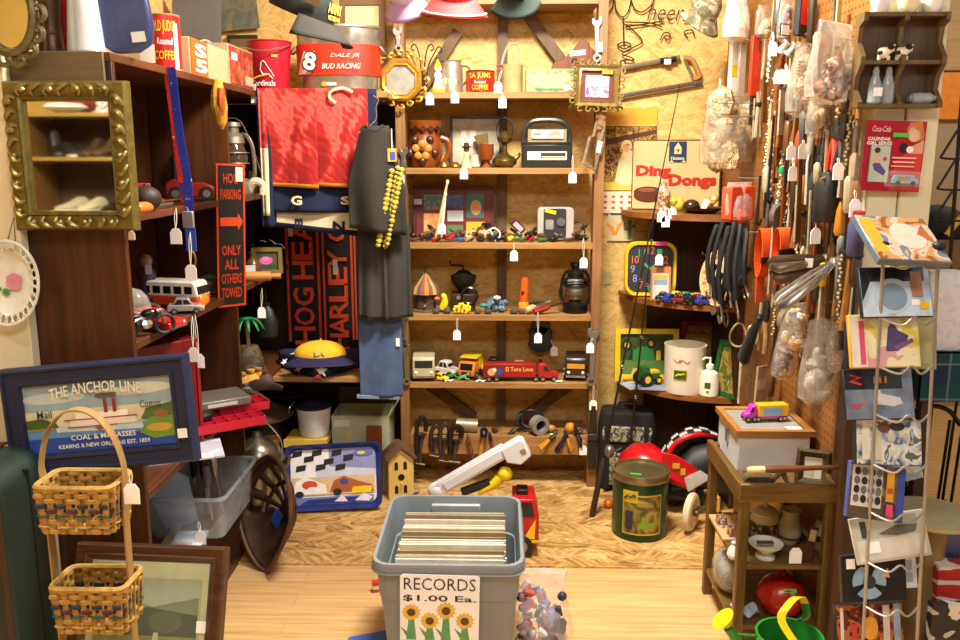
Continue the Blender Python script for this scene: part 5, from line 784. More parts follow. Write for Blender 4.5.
# ---- folded flag and yellow cap on the rear shelf
zf=.588;Yf=3.6;x0=WX(272,Yf,zf);x1=WX(358,Yf,zf);cx=(x0+x1)/2;hw=(x1-x0)/2;r=T('folded_flag','folded navy flag with white stars on the rear shelf','flag',(cx,Yf,zf));NV=P('#1a1c40',.85,0,.15,40,.2)
tri=lambda s,z:[(-hw*s,.12*s,z),(-hw*.9*s,.06*s,z),(.02,-.12*s,z),(.075,-.115*s,z),(hw*s,.07*s,z),(hw*s,.13*s,z)]
mesh('bundle',MB().loft([tri(.97,0),tri(1.03,.02),tri(1.0,.036),tri(.96,.04),tri(1.0,.046),tri(.98,.066),tri(.85,.078)]),NV,r,bev=.006)
def star(s,a0=0):return[(s*(1 if k%2==0 else .42)*math.sin(PI*k/5+a0),s*(1 if k%2==0 else .42)*math.cos(PI*k/5+a0))for k in range(10)][::-1]
for q,(x,y,z,s,tilt,rz)in enumerate(((.055,-.124,.034,.03,-.15,.06),(-.055,-.075,.032,.022,-.4,-.5),(-.125,-.035,.05,.02,-.7,-.6),(-.08,.0,.0795,.026,-1.5,0))):mesh('star',MB().prism(star(s,.2*q),-.001,.001),P('#e8e8e8',.8),r,loc=(x,y,z),rot=(tilt,0,rz))
mesh('red_corner',MB().at((.045,-.128,.012),(-.1,0,0)).prism([(-.03,-.01),(.012,-.012),(.0,.015)],-.001,.001),P('#9a1a2c'),r)
r=cap('mustard yellow cap with small purple letters on the folded flag',(cx+.03,Yf-.02,zf+.082),1.0,P('#d8a81c',.8,0,.1),P('#1c1640',.8),(.1,0,.15));r.scale=(1.32,.8,.62);text(r,'LA',.035,.028,(.0,-.088,.035),P('#4a2a6a'),(-.4,0,0),fat=.03)
# ---- scarves, blanket, clothes in the corner
def scarf(label,pa,pb,y0,y1,letters,Y=3.86,tagq=None):
 cx,z0,w,h=FR(pa,y0,pb,y1,Y);r=T('black_orange_scarf',label,'scarf',(cx,Y,z0));mb=MB();mb.sheet(lambda u,v:((u-.5)*w,.004*math.sin(u*7+v*5),v*h),8,14);mesh('cloth',mb,P('#18120e',.9,0,.2,60),r,solid=.004)
 for s in(-1,1):mesh('orange_stripe',MB().box(s*w*.44-w*.035,s*w*.44+w*.035,-.008,-.006,.0,h),P('#b83a14',.8),r)
 n=len(letters);
 for i,(ch,z_)in enumerate(letters):text(r,ch,h*.135,w*.6,(0,-.0095,z_*h),P('#c8401a',.8),(0,-PI/2,0),fat=.02,name='letter')
 return r
r=scarf('black and orange scarf lettered HOG HEAVEN hanging in rear corner',286,321,205,342,[(c_,.045+.145*i)for i,c_ in enumerate('HOG')]+[(c_,.53+.14*i)for i,c_ in enumerate('HEAV')]);mesh('price_sticker',MB().cbox((-.05,-.011,.52),(.022,.001,.06)),P('#c8c4bc'),r)
r=scarf('black and orange scarf lettered HARLEY COLLECTOR beside the HOG scarf',322,354,205,340,[(c_,-.02+.125*i)for i,c_ in enumerate('HARLEY')]+[(c_,.8+.125*i)for i,c_ in enumerate('CO')]);mesh('price_sticker',MB().cbox((-.01,-.011,.34),(.022,.001,.07)),P('#a8a49c'),r)
scarf('third black and orange scarf mostly hidden behind grey trousers',354,378,205,340,[('O',.1),('I',.25),('L',.37)],3.9)
def drape(name,w,h,amp,nf,mats,parent,y=0,hem=0,taper=1,mi=None,solid=.006,ph=0):
 mb=MB();nu,nv=40,26
 def f(u,v):t=v;ww=w*(taper+(1-taper)*t)if taper<1 else w;return((u-.5)*ww,y+amp*(.35+.65*t)*math.sin(u*nf*2*PI+ph+.8*t),-h*t-hem*(u-.5)*t)
 mb.sheet(lambda u,v:f(u,1-v),nu,nv)
 if mi:mb.mi=[mi((k%nu+.5)/nu,1-(k//nu+.5)/nv)for k in range(len(mb.f))]
 return mesh(name,mb,mats,parent,solid=solid)
YB=3.46;cx,z0,w,h=FR(262,88,378,238,YB);r=T('red_team_blanket','red and navy team blanket with cream letters hanging from rear shelf','blanket',(cx,YB,z0+h));
def weave(cols,stops):
 m,nt,b,N,L=base('woven_red');v=coords(nt);wv=N.new('ShaderNodeTexWave');wv.inputs['Scale'].default_value=16;wv.inputs['Distortion'].default_value=7;wv.bands_direction='DIAGONAL';L.new(v,wv.inputs[0]);n=nz(nt,coords(nt,(1,1,.7)),9,2,.5,1)
 f=math_(nt,'ADD',math_(nt,'MULTIPLY',wv.outputs['Fac'],.09),math_(nt,'MULTIPLY',n.outputs[0],.95));L.new(ramp(nt,f,list(zip(stops,cols)),'LINEAR'),b.inputs['Base Color']);b.inputs['Roughness'].default_value=.9;return m
RW_=weave(['#8e100c','#b01c16','#c8584c','#bc4036'],[.38,.5,.6,.75]);NVY=P('#131c3a',.9,0,.15,60);CRM=P('#d8c8a0',.9,0,.1,40)
drape('cream_back_layer',w*.98,h*.97,.008,1.2,[CRM,NVY],r,.035,.05,1,lambda u,v:1 if(v>.955 or u<.07 or(.93<u))else 0);drape('navy_layer',w*.86,h*.83,.01,1.5,[NVY],r,.016,.0);GDN=P('#d8901c',.8)
for sx,ww,yy,ph in((-.23,.44,-.006,0),(.19,.46,.002,2.4)):o=drape('red_layer',w*ww,h*.655,.013,.75,[RW_,GDN],r,yy,.01,1,lambda u,v:1 if v>.962 else 0,ph=ph);o.location.x=w*sx
drape('navy_side',.05,h*.93,.006,1,[NVY],r,.0,0).location.x=-w*.47;drape('red_side_stripe',.03,h*.85,.006,1,[RW_,CRM],r,-.006,0,1,lambda u,v:0 if v<.45 else 1).location.x=-w*.475
for ch,x_,z_,s,y_,m in(('G',-.1,-h*.745,.045,-.002,CRM),('S',.1,-h*.745,.04,-.002,CRM),('E',-.1,-h*.905,.04,.022,NVY),('N',.065,-h*.925,.05,.022,NVY),('O',.165,-h*.93,.05,.022,NVY)):text(r,ch,s,s*.85,(x_,y_-.002,z_),m,(0,PI/2 if ch=='E' else 0,0),fat=.04)
mb=MB();mb.tube(cr([(.1+.05*math.cos(a),-.02,-.03+.03*math.sin(a))for a in(.5,1.4,2.4,3.3,4.2)],4),.006,6,flat=.4);mesh('cream_stitching',mb,CRM,r)
YT=3.38;cx,z0,w,h=FR(348,126,405,228,YT);r=T('brown_shirt','dark brown grey shirt on wire hanger in front of red blanket','shirt',(cx,YT,z0+h));SB=P('#2a261e',.9,0,.12,30)
mb=MB();mb.sheet(lambda u,v:((u-.5)*w*(.42+.58*min(1,(1-v)*1.8)),.018*math.sin(u*9+2*v)*(1-v)-.03*math.sin(u*PI),-h*(1-v)-.03*u*(1-v)),26,18);mesh('cloth',mb,SB,r,solid=.02);mesh('collar',MB().tube(cr([(-.035,-.02,0),(0,-.035,-.02),(.035,-.02,0)],4),.008,6),SB,r);mesh('wire_hanger',MB().tube(cr([(-.07,-.01,-.03),(0,0,.02),(.005,0,.07),(.015,0,.1),(-.005,0,.115)],5),.002,5),STEEL,r)
cx,z0,w,h=FR(357,222,411,319,YT+.05);r=T('grey_trousers','dark grey pleated trousers hanging below the brown shirt','trousers',(cx,YT+.05,z0+h));drape('left_leg',w*.56,h,.014,1.5,[P('#38342e',.9,0,.1,30)],r,0,.01,.85,solid=.016).location.x=-w*.22;drape('right_leg',w*.56,h*1.0,.014,1.2,[P('#35312b',.9,0,.1,30)],r,.012,-.01,.85,solid=.016,ph=1).location.x=w*.22
cx,z0,w,h=FR(359,300,402,398,YT+.1);r=T('blue_jeans','faded blue denim jeans leg hanging below grey trousers','jeans',(cx,YT+.1,z0+h));DN=P('#4a5c80',.9,0,.25,14);drape('leg',w,h,.008,1,[DN],r,0,-.012,1,solid=.022);mesh('hem',MB().box(-w/2,w/2,-.015,.015,-h-.004,-h+.008),P('#7a8aa4',.9),r,rot=(0,.03,0));mesh('price_sticker',MB().cbox((w*.42,-.02,-h*.42),(.016,.001,.035)),WHITE,r)
r=T('yellow_flower_lei','yellow fabric flower garland hanging at edge of brown shirt','garland',K(392,155,Y=YT-.03));mb=MB()
for k in range(52):mb.ball((.022*math.sin(k*2.1)-.0012*k+.02,.012*math.cos(k*2.1),-.05-.006*k),random.uniform(.008,.014),(1,.8,.9),7)
mesh('flowers',mb,P('#b0a040',.8,0,.5,60),r);mesh('card',MB().cbox((.0,-.0,.0),(.034,.003,.05)),P('#d8a030'),r);mesh('card_print',MB().cbox((.003,-.003,-.002),(.02,.002,.028)),P('#3a4aa0'),r);mesh('loop',MB().tube([(0,0,.02),(.0,.0,.1)],.002,5),STRING,r)
# ---- floor level, rear left corner
r=T('iron_bean_pot','large dark iron pot with flared lid in rear left corner','pot',px_(263,3.69,0));IP=P('#241a12',.35,.5,.3,20);mesh('body',MB().lathe([(.1,0),(.13,.04),(.14,.2),(.12,.34),(.115,.36)],n=30),IP,r);mesh('lid',MB().lathe([(.15,.355),(.152,.365),(.1,.39),(.06,.42),(.05,.43),(.055,.445),(0,.45)],n=30),P('#6a5440',.3,.4,.3),r);mesh('pan_handle',MB().tube([(.03,0,.44),(.2,-.02,.45)],.006,6),DARKSTEEL,r)
r=T('yellow_step_stool','small yellow wooden stool under the white enamel pail','stool',px_(311,3.66,0));YS_=P('#c8a040',.5,0,.2);mesh('seat',MB().box(-.095,.095,-.07,.09,.245,.275),YS_,r,bev=.004);mesh('seat_edge',MB().box(-.096,.096,-.074,-.07,.24,.277),P('#e0b848',.5),r)
for sx in(-1,1):mesh('leg',MB().box(sx*.075-.012,sx*.075+.012,-.06,.08,0,.246),P('#6a4a1c'),r)
Yp=3.67;x0=WX(298,Yp,.24);x1=WX(332,Yp,.24);R_=(x1-x0)/2;r=T('white_enamel_pail','white enamel pail with dark rim standing on yellow stool','pail',((x0+x1)/2,Yp,.2775));mesh('body',MB().lathe([(R_*.8,0),(R_*.86,.01),(R_,.13),(R_*.94,.128),(R_*.8,.012),(0,.012)],n=30),P('#dcdcd4',.25),r);mesh('rim',MB().lathe([(R_,.128),(R_*1.05,.132),(R_,.137)],n=30),P('#1e2434',.3),r);mesh('lid',MB().lathe([(R_*.98,.133),(R_*.7,.15),(0,.158)],n=30),P('#1c2030',.35),r);mesh('handle',MB().tube(cr([(-R_*1.03,0,.12),(-R_*1.2,-.05,.1),(-R_*1.15,-.09,.14),(-R_*.9,-.06,.17)],5),.002,5),STEEL,r)
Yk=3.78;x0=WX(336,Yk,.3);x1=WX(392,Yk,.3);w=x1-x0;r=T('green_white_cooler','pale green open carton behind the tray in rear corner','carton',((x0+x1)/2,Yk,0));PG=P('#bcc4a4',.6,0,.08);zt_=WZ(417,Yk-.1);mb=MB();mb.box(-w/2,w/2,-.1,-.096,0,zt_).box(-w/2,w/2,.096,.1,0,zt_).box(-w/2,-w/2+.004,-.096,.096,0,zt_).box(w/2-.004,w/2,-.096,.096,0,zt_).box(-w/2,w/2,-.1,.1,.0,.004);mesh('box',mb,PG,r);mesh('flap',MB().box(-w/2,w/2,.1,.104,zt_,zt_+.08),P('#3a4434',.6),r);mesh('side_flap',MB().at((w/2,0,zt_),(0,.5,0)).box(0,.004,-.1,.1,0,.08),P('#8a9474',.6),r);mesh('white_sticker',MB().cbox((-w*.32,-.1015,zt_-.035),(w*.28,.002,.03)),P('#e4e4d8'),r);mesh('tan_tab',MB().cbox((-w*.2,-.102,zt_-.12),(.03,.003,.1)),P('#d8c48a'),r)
x,w=bxy(367,382,3.64,.2);r=T('wooden_shutter','small reddish wooden louvred shutter behind the yellow birdhouse','shutter',(x,3.63,0),(-.06,0,0));h=WZ(426,3.66);mesh('board',MB().box(-w/2,w/2,-.008,.008,0,h),P('#8a4420',.5),r)
for k in range(8):mesh('slat',MB().at((0,-.01,h*.12+k*h*.105),(.5,0,0)).box(-w*.42,w*.42,-.002,.002,-.01,.01),P('#9a5028',.5),r)
# racing tray
Yr=3.50;a=K(286,511,Z=.012);b_=K(383,508,Z=.012);w=(b_-a).length;h=.285;r=T('racing_serving_tray','blue rimmed metal tray with race cars leaning at floor','tray',(a+b_)/2,(-.3,-.03,math.atan2(b_.y-a.y,b_.x-a.x)));mb=MB();BR_=P('#2a3a8a',.25,.3)
rings=[[(x,y,z+h/2)for x,z in rrect(w*q,h-(w-w*q),.035*q)]for q,y in((1,-.022),(.985,-.026),(.9,.0),(.885,0),(.885,.004),(.9,.004),(.99,-.018))];mb.loft(rings+[rings[0]],True,False);mesh('rim',mb,BR_,r)
CK=P('#18181c');W_=P('#e8e6e4',.3);shapes=[(P('#8a90c0',.3),rc(.45,.55,1,1)),(P('#c8cce0',.3),[(.3,.3),(1,.5),(1,.6),(.3,.7)])]
for i in range(6):
 for j in range(3):
  if(i+j)%2==0:x=.02+i*.115+.02*j;y=.98-.13*j+.03*math.sin(i*1.5);shapes.append((CK,[(x,y-.12),(x+.115,y-.12+.03),(x+.125,y+.01),(x+.01,y-.01)]))
shapes+=[(P('#5a6ab0',.3),circ(.85,.9,.12,.06)),(YEL,circ(.83,.9,.05,.03)),(P('#d8b890',.3),rc(.02,.18,.98,.5)),(P('#f0ece4'),[(.03,.2),(.06,.42),(.16,.52),(.3,.42),(.4,.36),(.42,.2)]),(P('#c84a20'),circ(.22,.36,.09,.08)),(W_,circ(.25,.28,.06,.05)),(P('#181818'),circ(.1,.2,.05,.06)),(P('#a8582c'),[(.45,.22),(.5,.42),(.62,.5),(.78,.4),(.95,.32),(.96,.2)]),(YEL,[(.7,.18),(.72,.3),(.95,.3),(.93,.18)]),(P('#181818'),circ(.54,.22,.05,.06)),(P('#3a4a8a'),circ(.62,.4,.05,.05)),(P('#6a7ab8',.3),rc(.04,.03,.96,.14)),(P('#24388a',.3),[(.1,.02),(.9,.02),(.8,.12),(.2,.1)]),(P('#e4e0ec'),[(.5,.05),(.6,.17),(.66,.04)]),(P('#e4e0ec'),[(.74,.05),(.84,.18),(.95,.1),(.9,.03)])]
art(r,'printed_picture',w*.89,h-w*.11,W_,shapes,(0,.003,h/2),th=.002)
# yellow birdhouse
Yh=3.62;x0=WX(387,Yh,.1);x1=WX(412,Yh,.1);w=x1-x0;r=T('tall_yellow_birdhouse','tall pale yellow birdhouse with four arched windows on floor','birdhouse',((x0+x1)/2,Yh,.006),.28);h=.185;BY=P('#d8b868',.6,0,.1);mesh('body',MB().prism([(-w/2,0),(w/2,0),(w/2,h),(0,h+.05),(-w/2,h)],-.05,.05),BY,r,bev=.002)
for s in(-1,1):mesh('roof',MB().at((0,0,h+.058),(0,s*.72,0)).box(0 if s>0 else-.085,.085 if s>0 else 0,-.066,.062,0,.008),P('#6a4a34',.7),r)
for x_ in(-.022,.018):
 for z_ in(.03,.14):mesh('window',MB().prism([(x_-.008,z_),(x_+.008,z_),(x_+.008,z_+.03),(x_,z_+.04),(x_-.008,z_+.03)],-.0515,-.0495),P('#1c1208'),r)
mesh('entrance_hole',MB().cyl((0,-.0495,.105),(0,-.052,.105),.015,n=20),P('#120a05'),r);mesh('perch',MB().cyl((0,-.05,.078),(0,-.07,.078),.004,n=8),BY,r);mesh('blue_ribbon',MB().tube(cr([(.0,-.06,.008),(.03,-.07,.01),(.06,-.05,.02),(.08,-.02,.012)],4),.005,6),P('#2a3a7a'),r)
# silver things behind the iron seat
r=T('silver_coffee_urn','dull silver coffee urn with wire handle behind iron seat','urn',px_(262,3.15,0));mesh('body',MB().lathe([(.07,0),(.085,.02),(.09,.36),(.075,.4),(.05,.42),(.02,.44),(.015,.46),(0,.465)],n=26),P('#8a8478',.25,.85,.3,14),r);mesh('handle',MB().tube(cr([(-.09,0,.38),(-.06,-.02,.5),(.02,-.02,.52),(.09,0,.44),(.1,0,.36)],5),.003,6),STEEL,r);mesh('spout',MB().tube([(.08,-.03,.3),(.13,-.05,.36),(.14,-.055,.38)],[.02,.014,.01],8),P('#8a8478',.25,.85),r)
r=T('glass_lamp_chimney','clear glass jar with brass cap beside silver urn','jar',px_(275,3.3,0));mesh('jar',MB().lathe([(.05,0),(.055,.3),(.035,.34),(.03,.36)],n=20),P('#7a6a50',.1,.3),r);mesh('cap',MB().lathe([(.034,.36),(.034,.385),(0,.39)],n=16),BRASS,r)
# pierced iron tractor seat
base_=K(262,574,Z=.0);r=T('pierced_iron_seat','rusty pierced iron tractor seat with blue sticker leaning on bookcase','tractor seat',base_,(-.3,-.12,-.72));mb=MB();NR,NT=14,64;vs=[];H_=.43;W_h=.17
def seatp(q,t):x=W_h*q*math.sin(t)*(1+.12*math.cos(t));z=H_*.52-H_*.5*q*math.cos(t)*(1 if math.cos(t)>0 else .96);return(x*(1-.5*max(0,math.cos(t))**1.3),.07-.10*q**2.4+(.05*(1-abs(math.sin(t)))*q**3 if math.cos(t)>0 else 0),z)
for i in range(NR+1):
 for j in range(NT):vs.append(seatp(.04+.96*i/NR,2*PI*j/NT))
fs=[]
for i in range(NR):
 for j in range(NT):
  sl=(j%5)in(1,2,3);t=2*PI*(j+.5)/NT
  hole=(8<=i<=11 and sl and math.cos(t)<.3)or(3<=i<=6 and sl and math.cos(t)<-.1)
  if not hole:fs.append((i*NT+j,(i+1)*NT+j,(i+1)*NT+(j+1)%NT,i*NT+(j+1)%NT))
fs.append(tuple(range(NT)));mb.add(vs,fs);mesh('pan',mb,P('#4a3020',.55,.4,.5,20,.2),r,solid=.008);mesh('rolled_rim',MB().tube([seatp(1,2*PI*j/NT)for j in range(NT)],.009,7,True),P('#5e4028',.6,.3,.5,20),r);mesh('blue_sticker',MB().at((-.02,-.0,.2),(0,.4,0)).box(-.026,.026,.046,.05,-.028,.028),P('#2a52b0',.5),r,loc=(0,-.005,0))
# ---- lower shelf: clear bin with cutlery, papers
p=Vector((-1.03,LY(203,-1.03,ze),ze));r=T('clear_plastic_bin','clear plastic bin of utensils on lowest bookcase shelf','bin',p,.0);BM=clear('#d4dce4',.76,.15,.2);bw,bl,bh=.14,.19,.15;mb=MB();R0=[[(x*q,y*q,z)for x,y in rrect(bw*2,bl*2,.03)]for q,z in((.88,0),(.98,bh),(1.04,bh+.003),(1.04,bh-.01),(.96,bh-.006),(.86,.006))];mb.loft(R0,True,False);mb.add(R0[0],[tuple(range(len(R0[0])))]);mesh('bin',mb,BM,r)
for i,(x,y,rx,ry,L,m,lb)in enumerate(((-.04,-.08,.1,-.2,.22,P('#9ab4d0',.3),'pale blue'),(.02,.0,-.1,.25,.22,BLKH,'black'),(.0,.06,.3,-.1,.24,BLKH,'black'),(.06,.03,.0,.3,.23,STEEL,'steel'),(-.06,.08,.2,.1,.2,BLKH,''),(.05,-.05,-.2,.2,.2,P('#6a6a70',.4),''))):
 if i==0:one('pale_blue_clipboard',MB().at((0,0,0),(.1,-.25,.3)).prism([(-.05,.0),(.05,0),(.07,.16),(.03,.21),(-.04,.2),(-.065,.12)],-.006,.006),m,'pale blue plastic board standing in the clear bin','board',p+Vector((x,y,.008)))
 else:handtool('kitchen_utensil',['','black handled utensil at front left of clear bin','black handled utensil upright in middle of clear bin','steel utensil leaning right in clear bin','black utensil at back of clear bin','grey handled utensil low in clear bin'][i],'utensil',p+Vector((x*.6,y*.6,L)),p+Vector((x,y,.012)),m,STEEL,.01,'screwdriver')
for i,(px,X,w_,l_,m,lb)in enumerate(((170,-1.0,.1,.3,P('#c4ccd8',.4),'pale printed ruler box on lowest shelf'),(160,-1.08,.03,.34,P('#9a8a68',.4),'long brass strip lying on lowest shelf'),(157,-1.15,.03,.3,P('#4a4238',.4,.5),'long dark metal strip at back of lowest shelf'))):
 q=Vector((X,LY(px+14,X,ze)-.02,ze));r=T('flat_strip',lb,'strip',q,.1);mesh('strip',MB().box(-w_/2,w_/2,-l_/2,l_/2,0,.012-.003*i),m,r,bev=.002)
 if i==0:mesh('printed_label',MB().box(-w_*.3,w_*.25,-l_*.35,l_*.2,.012,.0128),mottle(['#e8e4e0','#c8a8a8','#e8e4e0'],30),r)
price_tag((-.985,LY(206,-.985,ze)-.06,ze+.06),(-.96,LY(206,-.985,ze)-.12,ze+.004),'white tag lying below the front of clear bin')
one('brass_drawer_knob',MB().at((0,0,0),(0,PI/2,0)).lathe([(.012,0),(.006,.008),(.012,.016),(.008,.022),(0,.023)],n=14),BRASS,'brass knob on the lowest bookcase board','knob',(-.982,LY(195,-.97,.235),.235))
# ---- in front of the bookcase
c=K(100,415,Y=2.05);r=T('steamboat_picture','painted steamboat advertising picture in wide navy frame','picture',c,(-.1,-.088,.03));w,h=.475,.275;NF=P('#1e2640',.45,0,.2,8)
mesh('frame',MB().frame(w,h,.05,-.02,.02,[(0,.02),(0,-.012),(.006,-.02),(.012,-.02),(.014,-.014),(.036,-.012),(.038,-.016),(.046,-.014),(.05,.0)]),NF,r)
S=[(P('#8fa6ac',.5),rc(0,.55,1,1)),(P('#b8c4bc',.5),circ(.2,.8,.22,.08)),(P('#c8ccb8',.5),circ(.75,.85,.26,.09)),(P('#6f8e9c',.5),circ(.5,.93,.3,.05)),(P('#cfc9a0',.5),rc(0,.38,1,.62)),(P('#5a86b0',.5),rc(0,.2,1,.36)),(P('#24489a',.5),rc(0,0,1,.22)),(P('#b8c8d0',.5),[(.2,.3),(.8,.26),(.78,.36),(.2,.38)]),(P('#3f5a2a',.5),[(0,.36),(.0,.5),(.1,.52),(.2,.44),(.22,.37)]),(P('#8a7a3a',.5),rc(0,.34,.2,.37)),(P('#4a6a2e',.5),[(.78,.4),(.82,.55),(1,.62),(1,.35)]),(P('#6a8a34',.5),[(.76,.2),(.84,.42),(1,.42),(1,.12),(.86,.1)]),(P('#b89a3a',.5),circ(.9,.26,.09,.06)),(P('#8a5a3a',.5),circ(.92,.46,.05,.06)),(P('#d8d4c4',.5),[(.3,.36),(.76,.36),(.74,.46),(.3,.47)]),(P('#a83a34',.5),rc(.26,.455,.76,.475)),(P('#a83a34',.5),rc(.28,.35,.62,.365)),(P('#e8e4d4',.5),rc(.34,.475,.7,.56)),(P('#8a3030',.5),rc(.54,.54,.565,.74)),(P('#8a3030',.5),rc(.6,.54,.625,.74)),(P('#5a5048',.5),circ(.54,.8,.05,.03)),(P('#5a5048',.5),circ(.6,.8,.04,.03)),(P('#9a3a2a',.5),[(.46,.34),(.54,.34),(.5,.29)])]
art(r,'painting',w-.1,h-.1,P('#b4c0b8',.5),S,(0,-.002,0));iw,ih=w-.1,h-.1;LW=P('#e6e2c4',.5);DB=P('#22304a',.5)
for s_,w_,h_,x_,z_,m,ar in(('THE ANCHOR LINE',.62,.16,.0,.36,LW,.012),('Mail',.1,.11,-.36,.08,DB,0),('Cotton',.14,.11,.36,.12,DB,0),('COAL & MOLASSES',.44,.075,.02,-.29,LW,0),('KEARNS & NEW ORLEANS EST. 1859',.62,.06,.02,-.41,LW,0)):text(r,s_,iw*w_,ih*h_,(iw*x_,-.011,ih*z_),m,fat=.01,arch=ar)
mesh('price_sticker',MB().cbox((w*.445,-.0225,-h*.22),(.024,.001,.024)),WHITE,r);mesh('hanging_wire',MB().tube([(-.1,.02,.05),(0,.024,.12),(.1,.02,.05)],.002,5),STEEL,r)
r=T('green_suitcase','tall dark green suitcase with brown leather strap at left','suitcase',(-1.395,1.93,0));sw=.5;sh=.80;mesh('body',MB().prism(rrect(sw,sh,.07,6,0,sh/2),-.12,.1),P('#12241f',.5,0,.15,20),r,bev=.02);LE=P('#4e2c18',.5,0,.2,40)
mesh('strap',MB().box(.11,.15,-.128,-.12,.02,sh-.02).box(.11,.15,-.128,.1,sh-.0,sh+.006),LE,r,bev=.002);mesh('buckle',MB().at((.13,-.133,.55),(0,0,0)).frame(.05,.05,.008,-.003,.003),P('#8a7a5a',.3,.7),r);mesh('edge_binding',MB().tube([(x,-.118,z)for x,z in rrect(sw-.02,sh-.02,.065,6,0,sh/2)],.007,6,True),P('#3a2414',.5),r);mesh('handle',MB().tube(cr([(-.12,-.01,sh),(-.1,-.01,sh+.03),(0,-.01,sh+.03),(.02,-.01,sh)],4),.01,7),LE,r);mesh('seam',MB().box(-.25,.252,.0,.006,.02,sh-.03),P('#0c1412'),r)
# two tier basket stand
Yq=1.74;pL=K(47,480,Y=Yq);pR=K(130,480,Y=Yq);cx=(pL.x+pR.x)/2;w=pR.x-pL.x;ztop=WZ(411,Yq);r=T('two_tier_basket_stand','two tier woven basket stand with arched splint handle','basket',(cx-.01,Yq,0));WK=P('#a8843e',.7,0,.3,70,.3);SPL=wood('#8a6a3c','#a88650','z',2,.6)
mb=MB();pth=[(-.062,0,0),(-.085,0,.4),(-w/2+.004,0,.7),(-w/2,0,.83)]+[(-w/2*math.cos(a),0,.83+(ztop-.83)*math.sin(a))for a in(PI*k/10 for k in range(1,10))]+[(w/2,0,.83),(w/2-.004,0,.7),(.085,0,.4),(.075,0,0)];pth=cr(pth,3);mb.loft([[q+Vector((0,-.013,0)),q+Vector((0,.013,0)),q*1.0+Vector((-q.x/abs(q.x+1e-6)*.004 if abs(q.z)<.83 else 0,.013,-.004)),q+Vector((-q.x/abs(q.x+1e-6)*.004 if abs(q.z)<.83 else 0,-.013,-.004))]for q in pth]);mesh('handle',mb,SPL,r)
def basket(nm,z0,bw,bd,bh,cx_):
 o=None;mb=MB();ms=[WK,P('#1e2a40',.7,0,.2),P('#4a2430',.7,0,.2),P('#1e3a34',.7)];per=lambda q:[(bw/2*sx,bd/2*sy)for sx,sy in((-1,-1),(1,-1),(1,1),(-1,1))]
 rows=9;N=44
 for k in range(rows):
  z=bh*(k+.5)/rows;fl=.9+.1*k/rows;pts=[];ci={3:3,4:2,5:1}.get(k,0)
  for j in range(N):
   rp=rrect(bw*fl,bd*fl,.018,3);t=j/N*len(rp);i0=int(t)
   # even spacing along the rectangle
   s=j/N*2*(bw+bd)
   if s<bw:x,y=-bw/2+s,-bd/2
   elif s<bw+bd:x,y=bw/2,-bd/2+s-bw
   elif s<2*bw+bd:x,y=bw/2-(s-bw-bd),bd/2
   else:x,y=-bw/2,bd/2-(s-2*bw-bd)
   n=Vector((x/bw,y/bd,0));wv=.004*(1 if(j//2+k)%2 else-1);m_=max(abs(x/(bw/2)),abs(y/(bd/2)));nn=Vector((0,-1 if y<0 else 1,0))if abs(y)>=bd/2-1e-6 else Vector((1 if x>0 else-1,0,0))
   pts.append(Vector((cx_+x*fl,y*fl,z0+z))+nn*wv)
  mb.m=ci;mb.tube(pts,bh/rows*.5,5,True,flat=.45)
 mb.m=0
 for k in range(26):
  s=(k+.5)/26*2*(bw+bd)
  if s<bw:x,y=-bw/2+s,-bd/2
  elif s<bw+bd:x,y=bw/2,-bd/2+s-bw
  elif s<2*bw+bd:x,y=bw/2-(s-bw-bd),bd/2
  else:x,y=-bw/2,bd/2-(s-2*bw-bd)
  mb.loft([[(cx_+x*fl+dx,y*fl+dy,z0+z)for dx,dy in((-.006,-.002),(.006,-.002),(.006,.002),(-.006,.002))]for fl,z in((.9,0),(1,bh))])
 mb.box(cx_-bw*.44,cx_+bw*.44,-bd*.44,bd*.44,z0,z0+.005);o=mesh(nm,mb,ms,r)
 mesh('rim',MB().tube([(cx_+x,y,z0+bh)for x,y in rrect(bw*1.02,bd*1.02,.02,4)],.0065,6,True),P('#b08c46',.7,0,.3,80,.3),o);return o
z_a=WZ(539,Yq-.05);z_b=WZ(492,Yq-.05);basket('basket',z_a,w*.9,.105,z_b-z_a,-.002);z_c=WZ(640,Yq-.05);z_d=WZ(594,Yq-.05);basket('basket',z_c,w*.88,.105,z_d-z_c,.008)
price_tag(K(131,470,Y=Yq-.02),K(132.5,504,Y=Yq-.025),'white tag tied to right arm of the basket stand')
c=K(152,550,Y=2.06);r=T('framed_landscape','brown framed landscape print leaning against bookcase foot','picture',(c.x-.02,1.9,.0),(-.36,0,-.06));w,h=.41,.535;FB=wood('#2e1a0e','#5a3820','x',1.5,.35);mesh('frame',MB().at((0,0,h/2)).frame(w,h,.045,-.015,.02,[(0,.02),(0,-.01),(.006,-.016),(.024,-.01),(.028,-.016),(.04,-.006),(.045,.0)]),FB,r)
art(r,'print',w-.08,h-.08,P('#d8d4b0',.4),[(P('#b8b898',.4),rc(.06,.05,.94,.9)),(P('#b4b8a6',.35),rc(.08,.55,.92,.88)),(P('#7c8468',.4),[(.08,.68),(.3,.78),(.55,.74),(.92,.8),(.92,.5),(.08,.5)]),(P('#3c4428',.4),[(.2,.6),(.35,.68),(.5,.74),(.7,.72),(.92,.7),(.92,.5),(.2,.5)]),(P('#545a34',.4),circ(.66,.66,.14,.06)),(P('#84843e',.4),rc(.08,.07,.92,.58)),(P('#c8bca8',.4),[(.56,.44),(.62,.44),(.61,.6),(.57,.6)])],(0,-.001,h/2));mesh('price_sticker',MB().cbox((w*.37,-.006,h*.62),(.025,.001,.03)),P('#e8ece8'),r);mesh('glass',MB().box(-w/2+.04,w/2-.04,-.005,-.004,.04,h-.04),clear('#e8f0e8',.97,.05,.02),r)
# ================================================================== right side
XW=1.018
